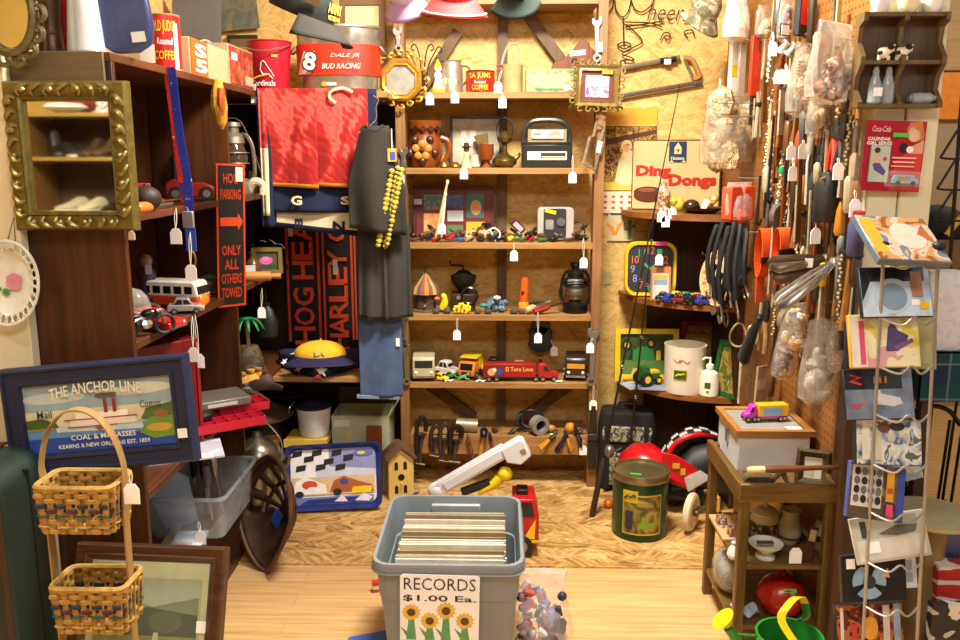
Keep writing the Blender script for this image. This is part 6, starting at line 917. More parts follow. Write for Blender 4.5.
# ---- on the back wall
def wirepath(r,name,pts,rad=.003,n=5):return mesh(name,MB().tube(cr([K(*p,Y=3.978)-Vector(r.location)for p in pts],n),rad,6),P('#3a2c1c',.4,.6),r)
r=T('wrought_iron_wall_art','curly wrought iron wall art with a cursive word','wall art',K(640,30,Y=3.978))
wirepath(r,'goblet_bowl',[(615,0),(616,10),(622,17),(628,12),(631,0)]);wirepath(r,'stem',[(623,17),(624,46)]);wirepath(r,'foot_ring',[(617,45),(624,42),(631,45),(624,49),(617,45)]);wirepath(r,'spiral',[(625,24),(636,33),(642,42),(630,49),(622,54),(630,57),(634,60),(624,60)]);wirepath(r,'bar',[(624,22),(650,23),(662,27)]);wirepath(r,'bar',[(625,27),(645,24),(664,21)]);wirepath(r,'outer_loop',[(630,-6),(634,8),(642,12),(652,4),(654,-6)]);wirepath(r,'leaf_scroll',[(602,22),(612,8),(613,0),(606,4),(600,0)]);wirepath(r,'scroll',[(660,40),(664,33),(670,34),(668,40),(664,37)]);wirepath(r,'scroll',[(688,38),(684,32),(692,30),(694,36)])
text(r,'heers',.19,.075,K(669,12,Y=3.972)-Vector(r.location),P('#3a2c1c',.4,.6),(0,.04,0),fat=-.008,shear=.3,name='wire_word')
r=T('hacksaw','old wood framed saw hung on the strand board wall','saw',K(662,76,Y=3.97));q=lambda px,py:K(px,py,Y=3.97)-Vector(r.location)
mesh('top_bar',MB().tube([q(622,68),q(680,57)],.011,6,flat=.5),P('#6a5a44',.5,.2),r);mesh('blade',MB().tube([q(620,96),q(702,82)],.010,4,flat=.25),P('#5a4c3a',.45,.5),r);mesh('handle',MB().tube(cr([q(684,58),q(692,60),q(697,70),q(699,77),q(693,79)],4),.012,7),P('#a8743a',.5),r);mesh('rear_bar',MB().tube([q(685,60),q(696,84)],.007,6),P('#6a5a44'),r);mesh('black_clamps',MB().tube([q(660,61),q(668,60)],.014,6).tube([q(671,60),q(676,59)],.014,6),BLACK,r);mesh('price_sticker',MB().cbox(q(667,62)+Vector((0,-.014,0)),(.03,.001,.022)),TAGW,r)
cx,z0,w,h=FR(600,108,656,213,3.975);r=T('girl_calendar','old wall calendar with painted girl in pale dress','calendar',(cx,3.988,z0+h/2));S=[(P('#d8a028'),rc(0,.84,1,1)),(P('#6a3a18'),rc(0,.21,1,.835)),(mottle(['#7a4a18','#a88028','#5a3214','#c8a838','#8a6a20'],30,.6),rc(.02,.22,.98,.83)),(P('#4a2410'),[(.0,.7),(1,.8),(1,.76),(0,.64)]),(P('#c8b84a'),rc(0,.22,1,.3)),(P('#e8d098'),[(.28,.3),(.34,.5),(.42,.6),(.58,.6),(.68,.48),(.66,.3),(.5,.26)]),(P('#e8c890'),circ(.47,.645,.1,.055)),(P('#e0a478'),circ(.48,.62,.055,.04)),(P('#9a4a24'),[(.4,.64),(.5,.67),(.56,.64),(.5,.655)]),(P('#a82a1c'),[(.64,.5),(.8,.55),(.78,.44),(.66,.4)]),(P('#e8d8b8'),rc(0,0,1,.205))]
for i in range(6):
 for j in range(3):S.append((P('#c85a3a'),rc(.09+.145*i,.04+.055*j,.15+.145*i,.062+.055*j)))
art(r,'sheet',w,h,P('#e8d8b8'),S);None
cx,z0,w,h=FR(633,140,721,209,3.93);r=T('cream_tin_sign','cream tin snack cake sign with red lettering above corner shelf','sign',(cx,3.95,z0+h/2),(-.03,0,0));mesh('panel',MB().prism(rrect(w,h,.012),0,.006),P('#c8b07c',.4,0,.06,6),r);mesh('rim',MB().tube([(x,-.001,z)for x,z in rrect(w,h,.012)],.0025,5,True),P('#6a4a24',.4,.4),r);RD=P('#b02c1c',.4)
text(r,'Ding',w*.4,h*.2,(-w*.26,-.002,h*.04),RD,fat=.055);text(r,'Dongs',w*.55,h*.22,(w*.19,-.002,-h*.1),RD,fat=.055);art(r,'logo_panel',w*.2,h*.3,P('#28344e',.4),[(P('#d8c48a'),[(.3,.4),(.3,.7),(.5,.95),(.7,.7),(.7,.4)]),(P('#b02c1c'),[(.5,.46),(.6,.6),(.55,.66),(.5,.62),(.45,.66),(.4,.6)]),(P('#d8c08a'),[(0,0),(.3,0),(.15,.1)]),(P('#d8c08a'),[(.7,0),(1,0),(.85,.1)])],(w*.01,-.003,h*.33),th=.001);text(r,'Hostess',w*.15,h*.05,(w*.01,-.005,h*.24),P('#e8dcc0'))
mb=MB();mb.prism(circ(-w*.31,-h*.3,w*.17,h*.1,24),-.003,0).prism(circ(-w*.31,-h*.25,w*.17,h*.08,24),-.004,0);mesh('cake_picture',mb,P('#5a2a14',.4),r);mesh('cake_highlight',MB().prism(circ(-w*.33,-h*.22,w*.1,h*.03,16),-.0045,-.004),P('#8a5030',.4),r)
cx,z0,w,h=FR(608,211,634,241,3.975);r=T('desert_postcard','pale card with orange bird and green cactus below the calendar','card',(cx,3.99,z0+h/2));art(r,'card',w,h,P('#c8b48a'),[(P('#4a4038'),rc(.1,.86,.85,.95)),(P('#e0821c'),[(-.05,.62),(.2,.5),(.3,.3),(.4,.55),(.6,.68),(.35,.2),(.2,.2)]),(P('#6a7a3c'),rc(.78,.05,.92,.7)),(P('#6a7a3c'),rc(.62,.35,.78,.45)),(P('#6a7a3c'),rc(.62,.35,.7,.6)),(P('#6a7a3c'),rc(.92,.45,1.08,.55))])
one('price_label',MB().box(-.022,.022,-.001,.001,-.03,.03),P('#a8a068'),'small greenish label stuck on wall left of the yellow clock','label',K(607,278,Y=3.996))
cx,z0,w,h=FR(624,241,676,295,3.80);r=T('chalkboard_clock','black chalkboard clock face in rounded yellow frame','clock',(cx,3.79,z0+h/2),(-.06,0,0));mb=MB();rg=[[(x,y,z)for x,z in rrect(w*q,h*q,.05*q)]for q,y in((1,.012),(1,-.006),(.97,-.014),(.88,-.012),(.86,.0),(.86,.012))];mb.loft(rg,True,False);mesh('frame',mb,P('#dcb414',.4),r);mesh('face',MB().prism(rrect(w*.88,h*.88,.045),-.002,.01),P('#2c2c30',.5),r)
for i,(n,cl)in enumerate((('12','#c84a3a'),('1','#3a9a5a'),('2','#d8502a'),('3','#d84a3a'),('4','#4a8ac8'),('5','#c8a83a'),('6','#3a9a5a'),('7','#c84a3a'),('8','#8a8ac8'),('9','#8a8ac8'),('10','#d8702a'),('11','#3a9a5a'))):a=PI/2-i*PI/6;text(r,n,.02 if len(n)<2 else .03,.034,(w*.34*math.cos(a),-.003,h*.34*math.sin(a)),P(cl,.6),fat=0,name='numeral')
mesh('hands',MB().at((0,-.004,0),(0,.8,0)).box(-.004,.004,-.001,.001,0,.055).at((0,-.004,0),(0,-.9,0)).box(-.005,.005,-.001,.001,0,.04),P('#3aa06a'),r);mesh('pink_sticker',MB().cbox((w*.18,-.016,h*.46),(.05,.001,.016)),P('#e83a8a'),r)
cx,z0,w,h=FR(650,265,670,297,3.72);r=T('spiral_notepad','small bordered notepad standing before the yellow clock','notepad',(cx,3.70,RZ['b']),(-.05,0,0));art(r,'cover',w*1.0,.145,P('#c87a4a'),[(P('#d8d0c4'),rc(.1,.04,.9,.8)),(P('#8aa0b8'),rc(.15,.45,.85,.62)),(P('#d8a83a'),rc(.15,.64,.85,.76))],(0,0,.072));price_tag((cx-.02,3.685,RZ['b']+.2),(cx-.015,3.68,RZ['b']+.155),'white tag stuck over the chalkboard clock centre')
for i,(a,b_,ya,yb,lb)in enumerate((((680,84),(603,462),3.74,3.45,'long black fishing rod leaning across the cream tin sign'),((656,196),(631,440),3.615,3.632,'shorter thin fishing rod leaning across the chalkboard clock'))):
 p1=K(*a,Y=ya);p0=K(*b_,Y=yb);d=(p1-p0);p0=p0-d*(p0.z/d.z)if i<2 else p0;d=p1-p0;r=T('fishing_rod',lb,'fishing rod',p0);mesh('rod',MB().tube([d*t for t in(.14,.5,1)],[.006,.004,.0018],7),P('#1c1610',.35),r);mesh('grip',MB().tube([d*t for t in(0,.01,.13,.14)],[.009,.013,.013,.008],9),P('#2a2018',.6),r);mesh('reel',MB().at(d*.16+Vector((.012,-.03,0))).ball((0,0,0),.026,(.9,1,1.1),12).tube([(.02,0,0),(.05,-.01,.02)],.003,5),P('#8a8478',.3,.7),r);mb=MB()
 for t in(.35,.55,.72,.86):mb.tube([d*t+Vector((.006*math.cos(q_),-.006,.006*math.sin(q_)))for q_ in(2*PI*k/10 for k in range(10))],.0012,4,True)
 mesh('line_guides',mb,STEEL,r)
# ---- rounded corner shelf, upper board
za,zB,zC=RZ['a'],RZ['b'],RZ['c'];at3=lambda px,Y,z:(WX(px,Y,z),Y,z)
r=T('glass_bird','pink and clear glass figure at left of upper corner shelf','figurine',at3(663,3.9,za));mesh('body',MB().lathe([(.03,0),(.03,.006),(.016,.02),(.032,.06),(.028,.09),(.012,.11),(.018,.125),(0,.13)],n=18),mottle(['#8a5a3c','#c89a78','#e8d8c0','#7a4a34'],60,.15),r)
one('yellow_flower_bunch',MB().ball((0,0,.03),.035,n=10).ball((.03,.01,.02),.025,n=9).ball((-.02,-.02,.045),.02,n=8),P('#c8b43a',.6,0,.35,70,.6),'yellow green glass bunch beside the pink figure','ornament',at3(677,3.85,za))
r=T('dark_ashtray','dark oval dish with orange flower on upper corner shelf','dish',at3(703,3.72,za));mesh('dish',MB().lathe([(.05,0),(.085,.02),(.09,.026),(.08,.024),(.045,.008),(0,.006)],n=26),P('#2a1a10',.3),r);mesh('flower',MB().ball((.02,-.01,.045),.028,(1,1,.7),8).ball((.045,0,.06),.02,n=8),mottle(['#d87a1c','#e8b030','#c84a1c'],70),r);mesh('price_sticker',MB().at((-.01,-.07,.04),(-.4,.5,0)).box(-.012,.012,0,.001,-.022,.022),TAGW,r)
one('brown_ball_ornament',MB().ball((0,0,.028),.034,(1.1,1,.85),14),P('#3c2414',.25),'dark brown glazed ball beside the oval dish','ornament',at3(691,3.78,za))
for px,y0,y1,lb in((661,208,222,'white tag at left below upper corner shelf'),(665.5,210,227,'white tag hanging lowest below upper corner shelf'),(672,206,219,'white tag at right below upper corner shelf')):price_tag(K(px,y0,Y=3.64),K(px,y1,Y=3.63),lb)
# middle board: toys and plate
zz=zB;tl=[(664,3.66,'#1a1c2c','black',-.3),(670,3.62,'#28348a','blue',.5),(677,3.68,'#d8c41c','yellow',.2),(681,3.6,'#7a1c1c','maroon',-.5),(687,3.66,'#2a9a4a','green',.1),(692,3.58,'#1c1c1c','small black',.4),(698,3.64,'#e06a1c','orange',-.2),(703,3.57,'#3a3a8a','purple',.3),(708,3.63,'#e8a81c','amber',.8),(713,3.57,'#c8b02a','mustard',-.4)]
for i,(px,y,cl,nm,rz_)in enumerate(tl):toycar('toy_car',nm+' toy car in the cluster on middle corner shelf',at3(px,y,zz),.075,.036,.042,P(cl,.35),rz_)
one('white_toy_plane',MB().tube([(-.06,0,0),(-.04,0,0),(.05,0,0),(.07,0,0)],[.006,.012,.012,.004],9).box(-.01,.02,-.06,.06,-.002,.002),P('#d8ccb8',.4),'cream toy plane lying on top of the toy cars','toy plane',(WX(692,3.72,zz+.05),3.73,zz+.012),.3)
p=K(717,275,Y=3.52);r=T('oval_platter','cream oval platter with painted border standing on corner shelf','platter',(p.x,3.55,zz),(-.12,.15,-.95));mesh('dish',MB().at((0,0,.125),(PI/2,0,0)).lathe([(0,-.006),(.07,-.006),(.104,.008),(.102,.011),(.068,-.001),(0,-.001)],n=36,sy=1.2),P('#d8b888',.25),r);mesh('painted_band',MB().at((0,0,.125),(PI/2,0,0)).lathe([(.074,.0022),(.09,.0075),(.0905,.009),(.074,.004),(.074,.0022)],n=36,sy=1.2,caps=False),mottle(['#d8b888','#b07840','#d8b888','#c89858'],60,.3),r);mesh('stand',MB().tube([(-.03,-.03,.0),(-.03,.02,.01),(-.03,.03,.08)],.003,5).tube([(.03,-.03,.0),(.03,.02,.01),(.03,.03,.08)],.003,5),STEEL,r)
# lower board
cx,z0,w,h=FR(614,327,677,378,3.9);w_=w;r=T('yellow_tractor_picture','green tractor picture in bright yellow frame on lower corner shelf','picture',(cx,3.86,z0),(-.1,0,0));mesh('frame',MB().at((0,0,h/2)).frame(w,h,.024,-.012,.01),P('#d8b81c',.4),r);art(r,'print',w-.04,h-.04,mottle(['#2a3a1c','#3a4a24','#1c2a14','#4a5a30'],14),[(P('#5a7a3a'),rc(0,0,1,.38)),(P('#2a7a34'),[(.25,.35),(.25,.6),(.4,.7),(.62,.66),(.66,.4)]),(P('#1a1a14'),circ(.14,.72,.09,.13)),(P('#c8a02a'),circ(.14,.72,.045,.07)),(P('#1a1a14'),circ(.58,.76,.08,.12)),(P('#c8a02a'),circ(.58,.76,.04,.06)),(P('#d8b83a'),rc(.68,.38,.76,.6)),(P('#d8b83a'),[(.22,.04),(.26,.2),(.34,.2),(.3,.02)]),(P('#c8c44a'),rc(.05,.0,.95,.06))],(0,0,h/2))
cx,z0,w,h=FR(680,321,719,372,3.93);hz=WZ(321,3.93)-zC;r=T('red_bordered_book','red bordered farm picture book standing at back of lower corner shelf','book',(cx,3.93,zC),(-.06,.03,0));art(r,'cover',w,hz,P('#8a1c1c',.4),[(P('#5a1414'),rc(.1,.78,.9,.93)),(P('#b8a060'),rc(.12,.1,.88,.76)),(P('#6a7a3a'),rc(.12,.1,.88,.38)),(P('#d8c880'),circ(.5,.6,.25,.1))],(0,0,hz/2),th=.012);text(r,'GEORGE RIDDING',w*.7,.02,(0,-.003,hz*.87),P('#d8c4a4'));text(r,'COLLECTIBLES',w*.7,.016,(0,-.003,hz*.81),P('#d8c4a4'))
Yc=3.66;x0=WX(663,Yc,zC);x1=WX(704,Yc,zC);R_=(x1-x0)/2;hz=WZ(343,Yc)-zC;CN=P('#ece0cc',.35,0,.04);r=T('white_wastebasket','white cylindrical wastebasket with green emblem on lower corner shelf','wastebasket',((x0+x1)/2,Yc,zC));mesh('body',MB().lathe([(R_*.93,0),(R_*.95,.006),(R_,hz-.004),(R_*1.01,hz),(R_*.96,hz),(R_*.9,.01),(0,.008)],n=40),CN,r)
mesh('green_emblem',MB().arc(R_*.985+.001,hz*.33,hz*.52,-.72,-.12,10),P('#2a5a2a',.4),r);mesh('emblem_border',MB().arc(R_*.985+.0005,hz*.315,hz*.535,-.76,-.08,10),P('#c8b83a',.4),r);dr=R_*.985+.002;mesh('deer_mark',MB().tube([(dr*math.sin(a),-dr*math.cos(a),z)for a,z in((-.62,hz*.4),(-.5,hz*.44),(-.38,hz*.43),(-.26,hz*.46),(-.2,hz*.44))],.004,5),P('#d8b81c'),r);mesh('scroll_print',MB().tube([(dr*math.sin(a),-dr*math.cos(a),hz*.72+.006*math.sin(a*14))for a in(-.75+.07*k for k in range(12))],.0022,4),P('#b88a5a'),r);mesh('red_print',MB().arc(dr,hz*.69,hz*.75,-.5,-.35,4),P('#c85a3a'),r)
Yd=3.58;x0=WX(699,Yd,zC);x1=WX(718,Yd,zC);R_=(x1-x0)/2;r=T('white_pump_bottle','white lotion pump bottle with green emblem beside the wastebasket','bottle',((x0+x1)/2,Yd,zC));s=R_/.04;mesh('body',MB().lathe([(R_*.85,0),(R_,.006),(R_,.075*s),(R_*.85,.1*s),(R_*.35,.115*s),(R_*.33,.125*s)],n=26),CN,r);mesh('pump',MB().lathe([(R_*.42,.12*s),(R_*.42,.135*s),(R_*.15,.14*s),(R_*.12,.165*s),(0,.166*s)],n=16).tube([(0,0,.162*s),(-.025*s,-.01,.166*s),(-.036*s,-.014,.158*s)],.005*s,7),CN,r);mesh('green_emblem',MB().arc(R_+.001,.04*s,.065*s,-.7,-.1,6),P('#2a5a2a',.4),r);mesh('small_mark',MB().arc(R_+.001,.02*s,.03*s,-.5,-.25,4),P('#5a8a3a'),r)
p=K(726,368,Y=3.6);r=T('green_framed_picture','picture in dark green frame leaning beside the pump bottle','picture',(p.x,3.55,zC),(-.2,0,-1.0));w,h=.19,.24;mesh('frame',MB().at((0,0,h/2)).frame(w,h,.02,-.01,.01),P('#1e5a2c',.4),r);art(r,'print',w-.03,h-.03,mottle(['#8a6a2a','#a88a44','#5a6a2a','#c8a860'],16),[],(0,0,h/2))
r=T('toy_farm_tractor','small yellow and green toy tractor on papers, lower corner shelf','toy tractor',at3(648,3.72,zC+.012),.5);mesh('body',MB().prism([(-.05,.02),(.05,.025),(.05,.05),(0,.052),(-.01,.085),(-.05,.085)],-.02,.02),P('#2a6a2a',.4),r,bev=.003);mesh('hood',MB().prism([(.0,.05),(.052,.048),(.05,.062),(.002,.066)],-.018,.018),YEL,r,bev=.002);wheels(r,[(-.03,-.028),(-.03,.028)],.03,.016,YEL);wheels(r,[(.04,-.022),(.04,.022)],.018,.012,YEL)
for i,(px,y,rz_,cl)in enumerate(((640,3.74,.3,'#a8acb8'),(652,3.7,-.2,'#8a90a4'))):one('folded_paper',MB().box(-.08,.08,-.06,.06,.004*i,.004*i+.004),P(cl,.5),['grey blue paper under toy tractor, left sheet','blue grey paper under toy tractor, right sheet'][i],'paper',at3(px,y,zC),rz_)
# ---- hung on the pegboard
def PW(px,py,X=.96):return K(px,py,X=X)
def hook(px,py,L,label):
 p=PW(px,py,XW);r=T('peg_hook',label,'hook',p);mesh('rod',MB().tube(cr([(0,0,0),(-L*.9,0,.0),(-L,0,.014)],4),.0022,6),STEEL,r);mesh('foot',MB().cbox((-.001,0,0),(.004,.012,.02)),STEEL,r)
def bag(label,px,py0,py1,X,wd,dp,contents,see=None,name='plastic_bag',fill=.55,tag=None,hdr=None,sy=.6):
 p=PW(px,py0,X);q=WZ_at(X,p.y,py1);L=p.z-q;r=T(name,label,'plastic bag',(p.x,p.y,q),.7);f=lambda a,k:1+.09*math.sin(a*5+k*1.3)+.05*math.sin(a*9-k)
 def ring(w_,d_,z,k,N=26):return[(w_*f(2*PI*j/N,k)*math.cos(2*PI*j/N),d_*f(2*PI*j/N,k+2)*math.sin(2*PI*j/N),z)for j in range(N)]
 mb=MB();mb.loft([ring(wd*.25,dp*.25,.0,0),ring(wd*.46,dp*.45,L*.08,1),ring(wd*.5,dp*.5,L*.3,2),ring(wd*.48,dp*.42,L*.55,3),ring(wd*.44,dp*.25,L*.8,4),ring(wd*.42,dp*.06,L,5)]);mesh('bag',mb,see or BAGM,r)
 mb=MB();rnd=random.Random(int(px*7+py0))
 for k in range(16):
  a=rnd.uniform(0,2*PI);e=rnd.uniform(.1,.95);mb.ball((wd*.34*e*math.cos(a),dp*.32*e*math.sin(a),L*(.12+fill*rnd.random())),wd*rnd.uniform(.09,.17),(1,1,rnd.uniform(.7,1.5)),8)
 mesh('contents',mb,contents,r)
 if hdr:mesh('header_card',MB().box(-wd*.42,wd*.42,-.003,.003,L*.84,L*1.02),hdr,r)
 return r
BROWNS=mottle(['#6a4424','#a8845a','#8a6238','#d8c4a0','#4a3018'],40,.5)
bag('large clear zip bag of odds and ends beside small wall shelf',836,24,104,.90,.19,.12,mottle(['#c8a890','#2a2420','#b88068','#e8e0d8','#4a4a54'],26),clear('#ddd0c2',.66,.12,.4),fill=.4,hdr=P('#e8d8d8',.3));bag('clear bag of tangled brown cords left of the large zip bag',812,44,118,.92,.18,.11,BROWNS,fill=.75);bag('clear bag of pale sticks with blue tip below large zip bag',822,84,138,.93,.1,.07,mottle(['#c8b088','#d8c8a8','#a88a60','#8a9ad8'],30,.5,'CONSTANT',(3,3,.6)),fill=.7)
bag('wide clear bag with beige parts hanging before the cream tin sign',731,92,168,.90,.31,.15,mottle(['#b89468','#d8c09a','#8a7a5a','#c8a878','#3c4a34'],22),clear('#ddcfb8',.74,.12,.35),fill=.75);bag('white and orange packet at top left of the pegboard',738,-6,42,.93,.14,.08,mottle(['#d8641c','#e8a83a','#e8e0d4','#c84a1c'],30),clear('#ffffff',.5,.1),fill=.4,hdr=P('#f0ecec',.3));bag('clear packet with silver shears near the top of pegboard',766,6,38,.95,.1,.05,mottle(['#a8a49a','#e0b83a','#d8d4cc'],30),fill=.4);bag('pinkish plastic packet beside red handled tool',788,-4,42,.94,.08,.05,mottle(['#c8b89c','#d890b0','#b8a484'],24),fill=.7)
bag('clear bag of orange and yellow pieces at lower pegboard',797,304,352,.93,.13,.09,mottle(['#e0901c','#e8c03a','#d8d4d0','#6a7aa8','#e07a1c'],34),fill=.7);bag('crumpled clear bag with white tubes low on the pegboard',822,318,402,.94,.15,.09,mottle(['#d8d4cc','#b8b0a4','#e8e4dc','#8a7a68'],22),clear('#ddd6cc',.66,.12,.4),fill=.45);bag('clear bag with yellow and blue blocks above wooden display case',786,330,378,.95,.1,.07,mottle(['#d8a02a','#5a5a9a','#c8c4bc','#c85a2a'],40),fill=.6);bag('slim clear packet with yellow label near the disc rack',838,322,372,.955,.06,.04,mottle(['#a89888','#d8b83a','#c8beb0'],24),fill=.6)
r=bag('clear packet of two orange webbing rolls on pegboard',740,182,222,.92,.17,.07,P('#d8521c',.6),CLEAR,fill=.1);p=Vector((0,0,0))
for i,dx in enumerate((-.045,.04)):mesh('webbing_roll',MB().at((dx,0,.0),(0,0,0)).prism(rrect(.07,.13,.012,3,0,.072),-.022,.022),P('#d8481c',.6,0,.2,40),r,bev=.004)
# flat packets and rulers
def slab(name,label,cat,px,py0,py1,X,w,d,m,rz=.7,tilt=0,extra=None):
 p=PW(px,py0,X);q=WZ_at(X,p.y,py1);L=p.z-q;r=T(name,label,cat,(p.x,p.y,q),(0,tilt,rz));mesh('body',MB().box(-w/2,w/2,-d/2,d/2,0,L),m,r,bev=.0015)
 if extra:mesh(extra[0],MB().cbox((0,-d/2-.001,L*extra[2]),(w*.8,.002,extra[3])),extra[1],r)
 mesh('hang_hole',MB().cyl((0,-d/2-.0006,L*.96),(0,-d/2-.001,L*.96),.004,n=10),BLACK,r);return r
slab('packaged_tool','white packaged tool with yellow sticker on pegboard','packet',735,40,96,.96,.042,.02,P('#e0d8c8',.3),.5,0,('yellow_sticker',P('#e0b01c'),.45,.045));slab('packaged_file','silver packaged file beside the white packaged tool','packet',743,42,96,.97,.035,.012,P('#b8aea0',.3,.4),.5);slab('pink_card_packet','narrow pinkish packet at far left of pegboard','packet',728,62,98,.97,.03,.012,P('#d8a078',.5),.5);slab('red_level','orange red straight edge hanging near top of pegboard','ruler',757,36,96,.94,.05,.012,P('#c8381c',.4),.6);slab('black_holster_tool','black tool with bright red handle at top of pegboard','tool',803,-8,36,.96,.06,.02,BLACK,.8,0,('red_grip',P('#d81c1c',.3),.62,.1));slab('square_tag_card','small white card in black square border on pegboard','card',785,24,36,.9,.045,.004,BLACK,.6,0,('white_face',TAGW,.5,.03));slab('beige_card_packet','beige carded packet behind green framed picture','packet',747,352,402,.97,.08,.01,mottle(['#b89c78','#c8b490','#a88a68'],16,.5),.7);slab('beige_card_packet','second beige carded packet above toy lorry','packet',762,366,402,.975,.07,.01,P('#b8a080',.5),.7,.05,('printed_band',P('#d8c8a8'),.5,.04))
# long tools, left to right
peg=[ # px, y0, y1, X, kind, colour, label
 (771,98,200,.95,'rod','#c0a880','long bright chain and rod strip below hook rows'),(777,110,190,.96,'bead','#c8b8a0','silver bead chain with green bead, far left of chains'),(782,96,178,.95,'rod','#8a5a2c','thin brown rod with green tip on pegboard'),(786,104,205,.96,'bead','#a89878','long tarnished chain beside the green tipped rod'),(790,126,226,.965,'file','#9a5a28','copper coloured file hanging between two chains'),
 (795,110,150,.95,'pliers','#6a4a2c','small brown pliers above row of white tags'),(800,130,232,.96,'file','#8a3c1c','long reddish brown straight file in middle of pegboard'),(806,118,212,.955,'screwdriver','#a8641c','amber handled screwdriver in middle of pegboard'),(812,132,206,.95,'file','#b0aca0','grey steel rule hanging slanted below pale sticks bag'),(817,128,200,.955,'screwdriver','#2a2a2c','black handled chisel below pale sticks bag'),(822,140,190,.96,'file','#26282c','short black file behind the black canister'),(828,126,216,.955,'rod','#c8b89a','pale slender rod beside the black canister'),
 (834,118,170,.95,'pliers','#c8301c','red handled pliers below the large zip bag'),(841,116,178,.95,'pliers','#3a3a3c','black pliers with red grips near wall shelf post'),(846,150,236,.955,'screwdriver','#b8741c','amber screwdriver with long shaft near the cream post'),(851,128,238,.96,'file','#8a5a24','brown wooden stick tool near the cream post'),(856,122,214,.955,'rod','#8a8880','grey metal rod nearest the red carded toy'),
 (780,196,226,.95,'ring','#6a6054','dark pulley wheel hanging under the chains'),(796,206,248,.955,'hammer','#7a4a20','brown hammer below the long reddish file'),(806,232,270,.95,'pliers','#5a5048','grey pliers above the silver tongs'),(818,238,300,.95,'screwdriver','#3a3a34','dark screwdriver right of silver tongs pivot'),(826,226,286,.955,'screwdriver','#d8b81c','yellow ringed dark screwdriver below black canister'),
 (834,240,320,.96,'file','#5a3a1c','dark brown wooden bar low on pegboard near the rack'),(842,236,300,.955,'file','#6a6a64','grey flat bar beside the red capped bottle'),(849,250,330,.955,'hammer','#8a5a28','wooden handled hammer behind the top discs'),(842,300,350,.96,'screwdriver','#4a2c14','dark brown chisel behind the pink disc case'),(812,290,360,.965,'file','#7a4a24','brown stick pointing down beside orange pieces bag'),
 (765,300,352,.96,'pliers','#8a6a40','brass coloured pliers below the black cords'),(774,320,396,.97,'screwdriver','#5a3a20','dark tool hanging behind the blocks bag'),(779,228,300,.96,'rod','#6a4a34','brown metal rod behind the orange straps'),(790,270,330,.96,'ring','#8a7a60','tarnished ring hanging above the orange pieces bag'),(802,352,392,.965,'rod','#8a3a28','thin red brown rod above display case right corner')]
for px,y0,y1,X,kd,cl,lb in peg:
 p=PW(px,y0,X);q=WZ_at(X,p.y,y1);m=P(cl,.4,.3 if kd in('file','rod','bead','ring')else 0,.25,40);L=p.z-q
 if kd in('pliers','screwdriver','hammer'):handtool({'pliers':'pliers','screwdriver':'screwdriver','hammer':'hammer'}[kd],lb,kd,(p.x,p.y,q),(p.x+.01,p.y,p.z),m,DARKSTEEL,.011,kd);continue
 r=T({'file':'metal_file','rod':'metal_rod','bead':'bead_chain','ring':'pulley'}[kd],lb,{'file':'file','rod':'rod','bead':'chain','ring':'pulley'}[kd],(p.x,p.y,q),.6)
 if kd=='file':mesh('blade',MB().prism([(-.009,L*.02),(.009,0),(.014,L*.6),(.008,L*.7),(-.008,L*.7),(-.014,L*.6)],-.004,.004),m,r);mesh('handle',MB().tube([(0,0,L*.68),(0,0,L*.74),(0,0,L*.94),(0,0,L)],[.007,.012,.012,.006],9),P(cl,.5,0,.2,20),r)
 elif kd=='rod':mesh('shaft',MB().tube([(0,0,0),(.004,0,L*.5),(0,0,L*.96)],.0055,7),m,r);mesh('end_ring',MB().tube([(.012*math.cos(a),0,L*.98+.012*math.sin(a))for a in(2*PI*k/12 for k in range(12))],.003,5,True),STEEL,r)
 elif kd=='bead':mesh('chain',(lambda mb:[mb.ball((.004*math.sin(k*1.7),.003*math.cos(k*1.7),L*k/34),.0075,n=7)for k in range(35)]and mb)(MB()),m,r);mesh('pendant',MB().ball((.0,0,L*.35),.014,(.8,.8,1.3),9),P('#1a9a5a',.3),r)
 else:mesh('wheel',MB().tube([(.034*math.cos(a),0,.034+.034*math.sin(a))for a in(2*PI*k/20 for k in range(20))],.011,7,True).cyl((0,-.006,.034),(0,.006,.034),.03),m,r);mesh('hanger',MB().tube([(0,0,.068),(0,0,L)],.003,6),STEEL,r)
r=slab('black_canister','black cylindrical canister tool hanging on pegboard','canister',828,172,222,.93,.02,.02,BLACK,.6);mesh('canister',MB().lathe([(.03,0),(.034,.01),(.034,.1),(.026,.12),(.02,.14)],n=18),P('#22221f',.4,0,.3,30),r);mesh('cross_bar',MB().tube([(-.06,-.02,.12),(.06,.02,.135)],.005,6),P('#7a5a34',.5),r)
r=slab('red_capped_bottle','blue grey bottle with red cap on hook near disc rack','bottle',858,212,240,.93,.012,.012,P('#3a3a5a',.4),.6);mesh('body',MB().lathe([(.018,-.04),(.022,-.03),(.022,.04),(.014,.055)],n=16),P('#4a4a6a',.35),r);mesh('cap',MB().lathe([(.018,.05),(.018,.075),(0,.078)],n=14),P('#c8282c',.4),r)
rnd=random.Random(5);crowd=[];CN_={'#6a4420':'brown','#8a5a28':'tan','#3a2c1e':'dark brown','#a89878':'pale grey','#242220':'black','#7a3a1c':'rust red','#b8a88c':'cream','#5a5a56':'grey'}
for k in range(120):
 kd=k%5;crowd.append((756+rnd.random()*104,(-10 if k>85 else 90)+rnd.random()*(105 if k>85 else 175),rnd.uniform(.94,.985),kd,rnd.choice(list(CN_))if kd!=4 else rnd.choice(('#a89878','#b8a88c','#5a5a56')),rnd.uniform(.12,.34),rnd.uniform(-.06,.06)))
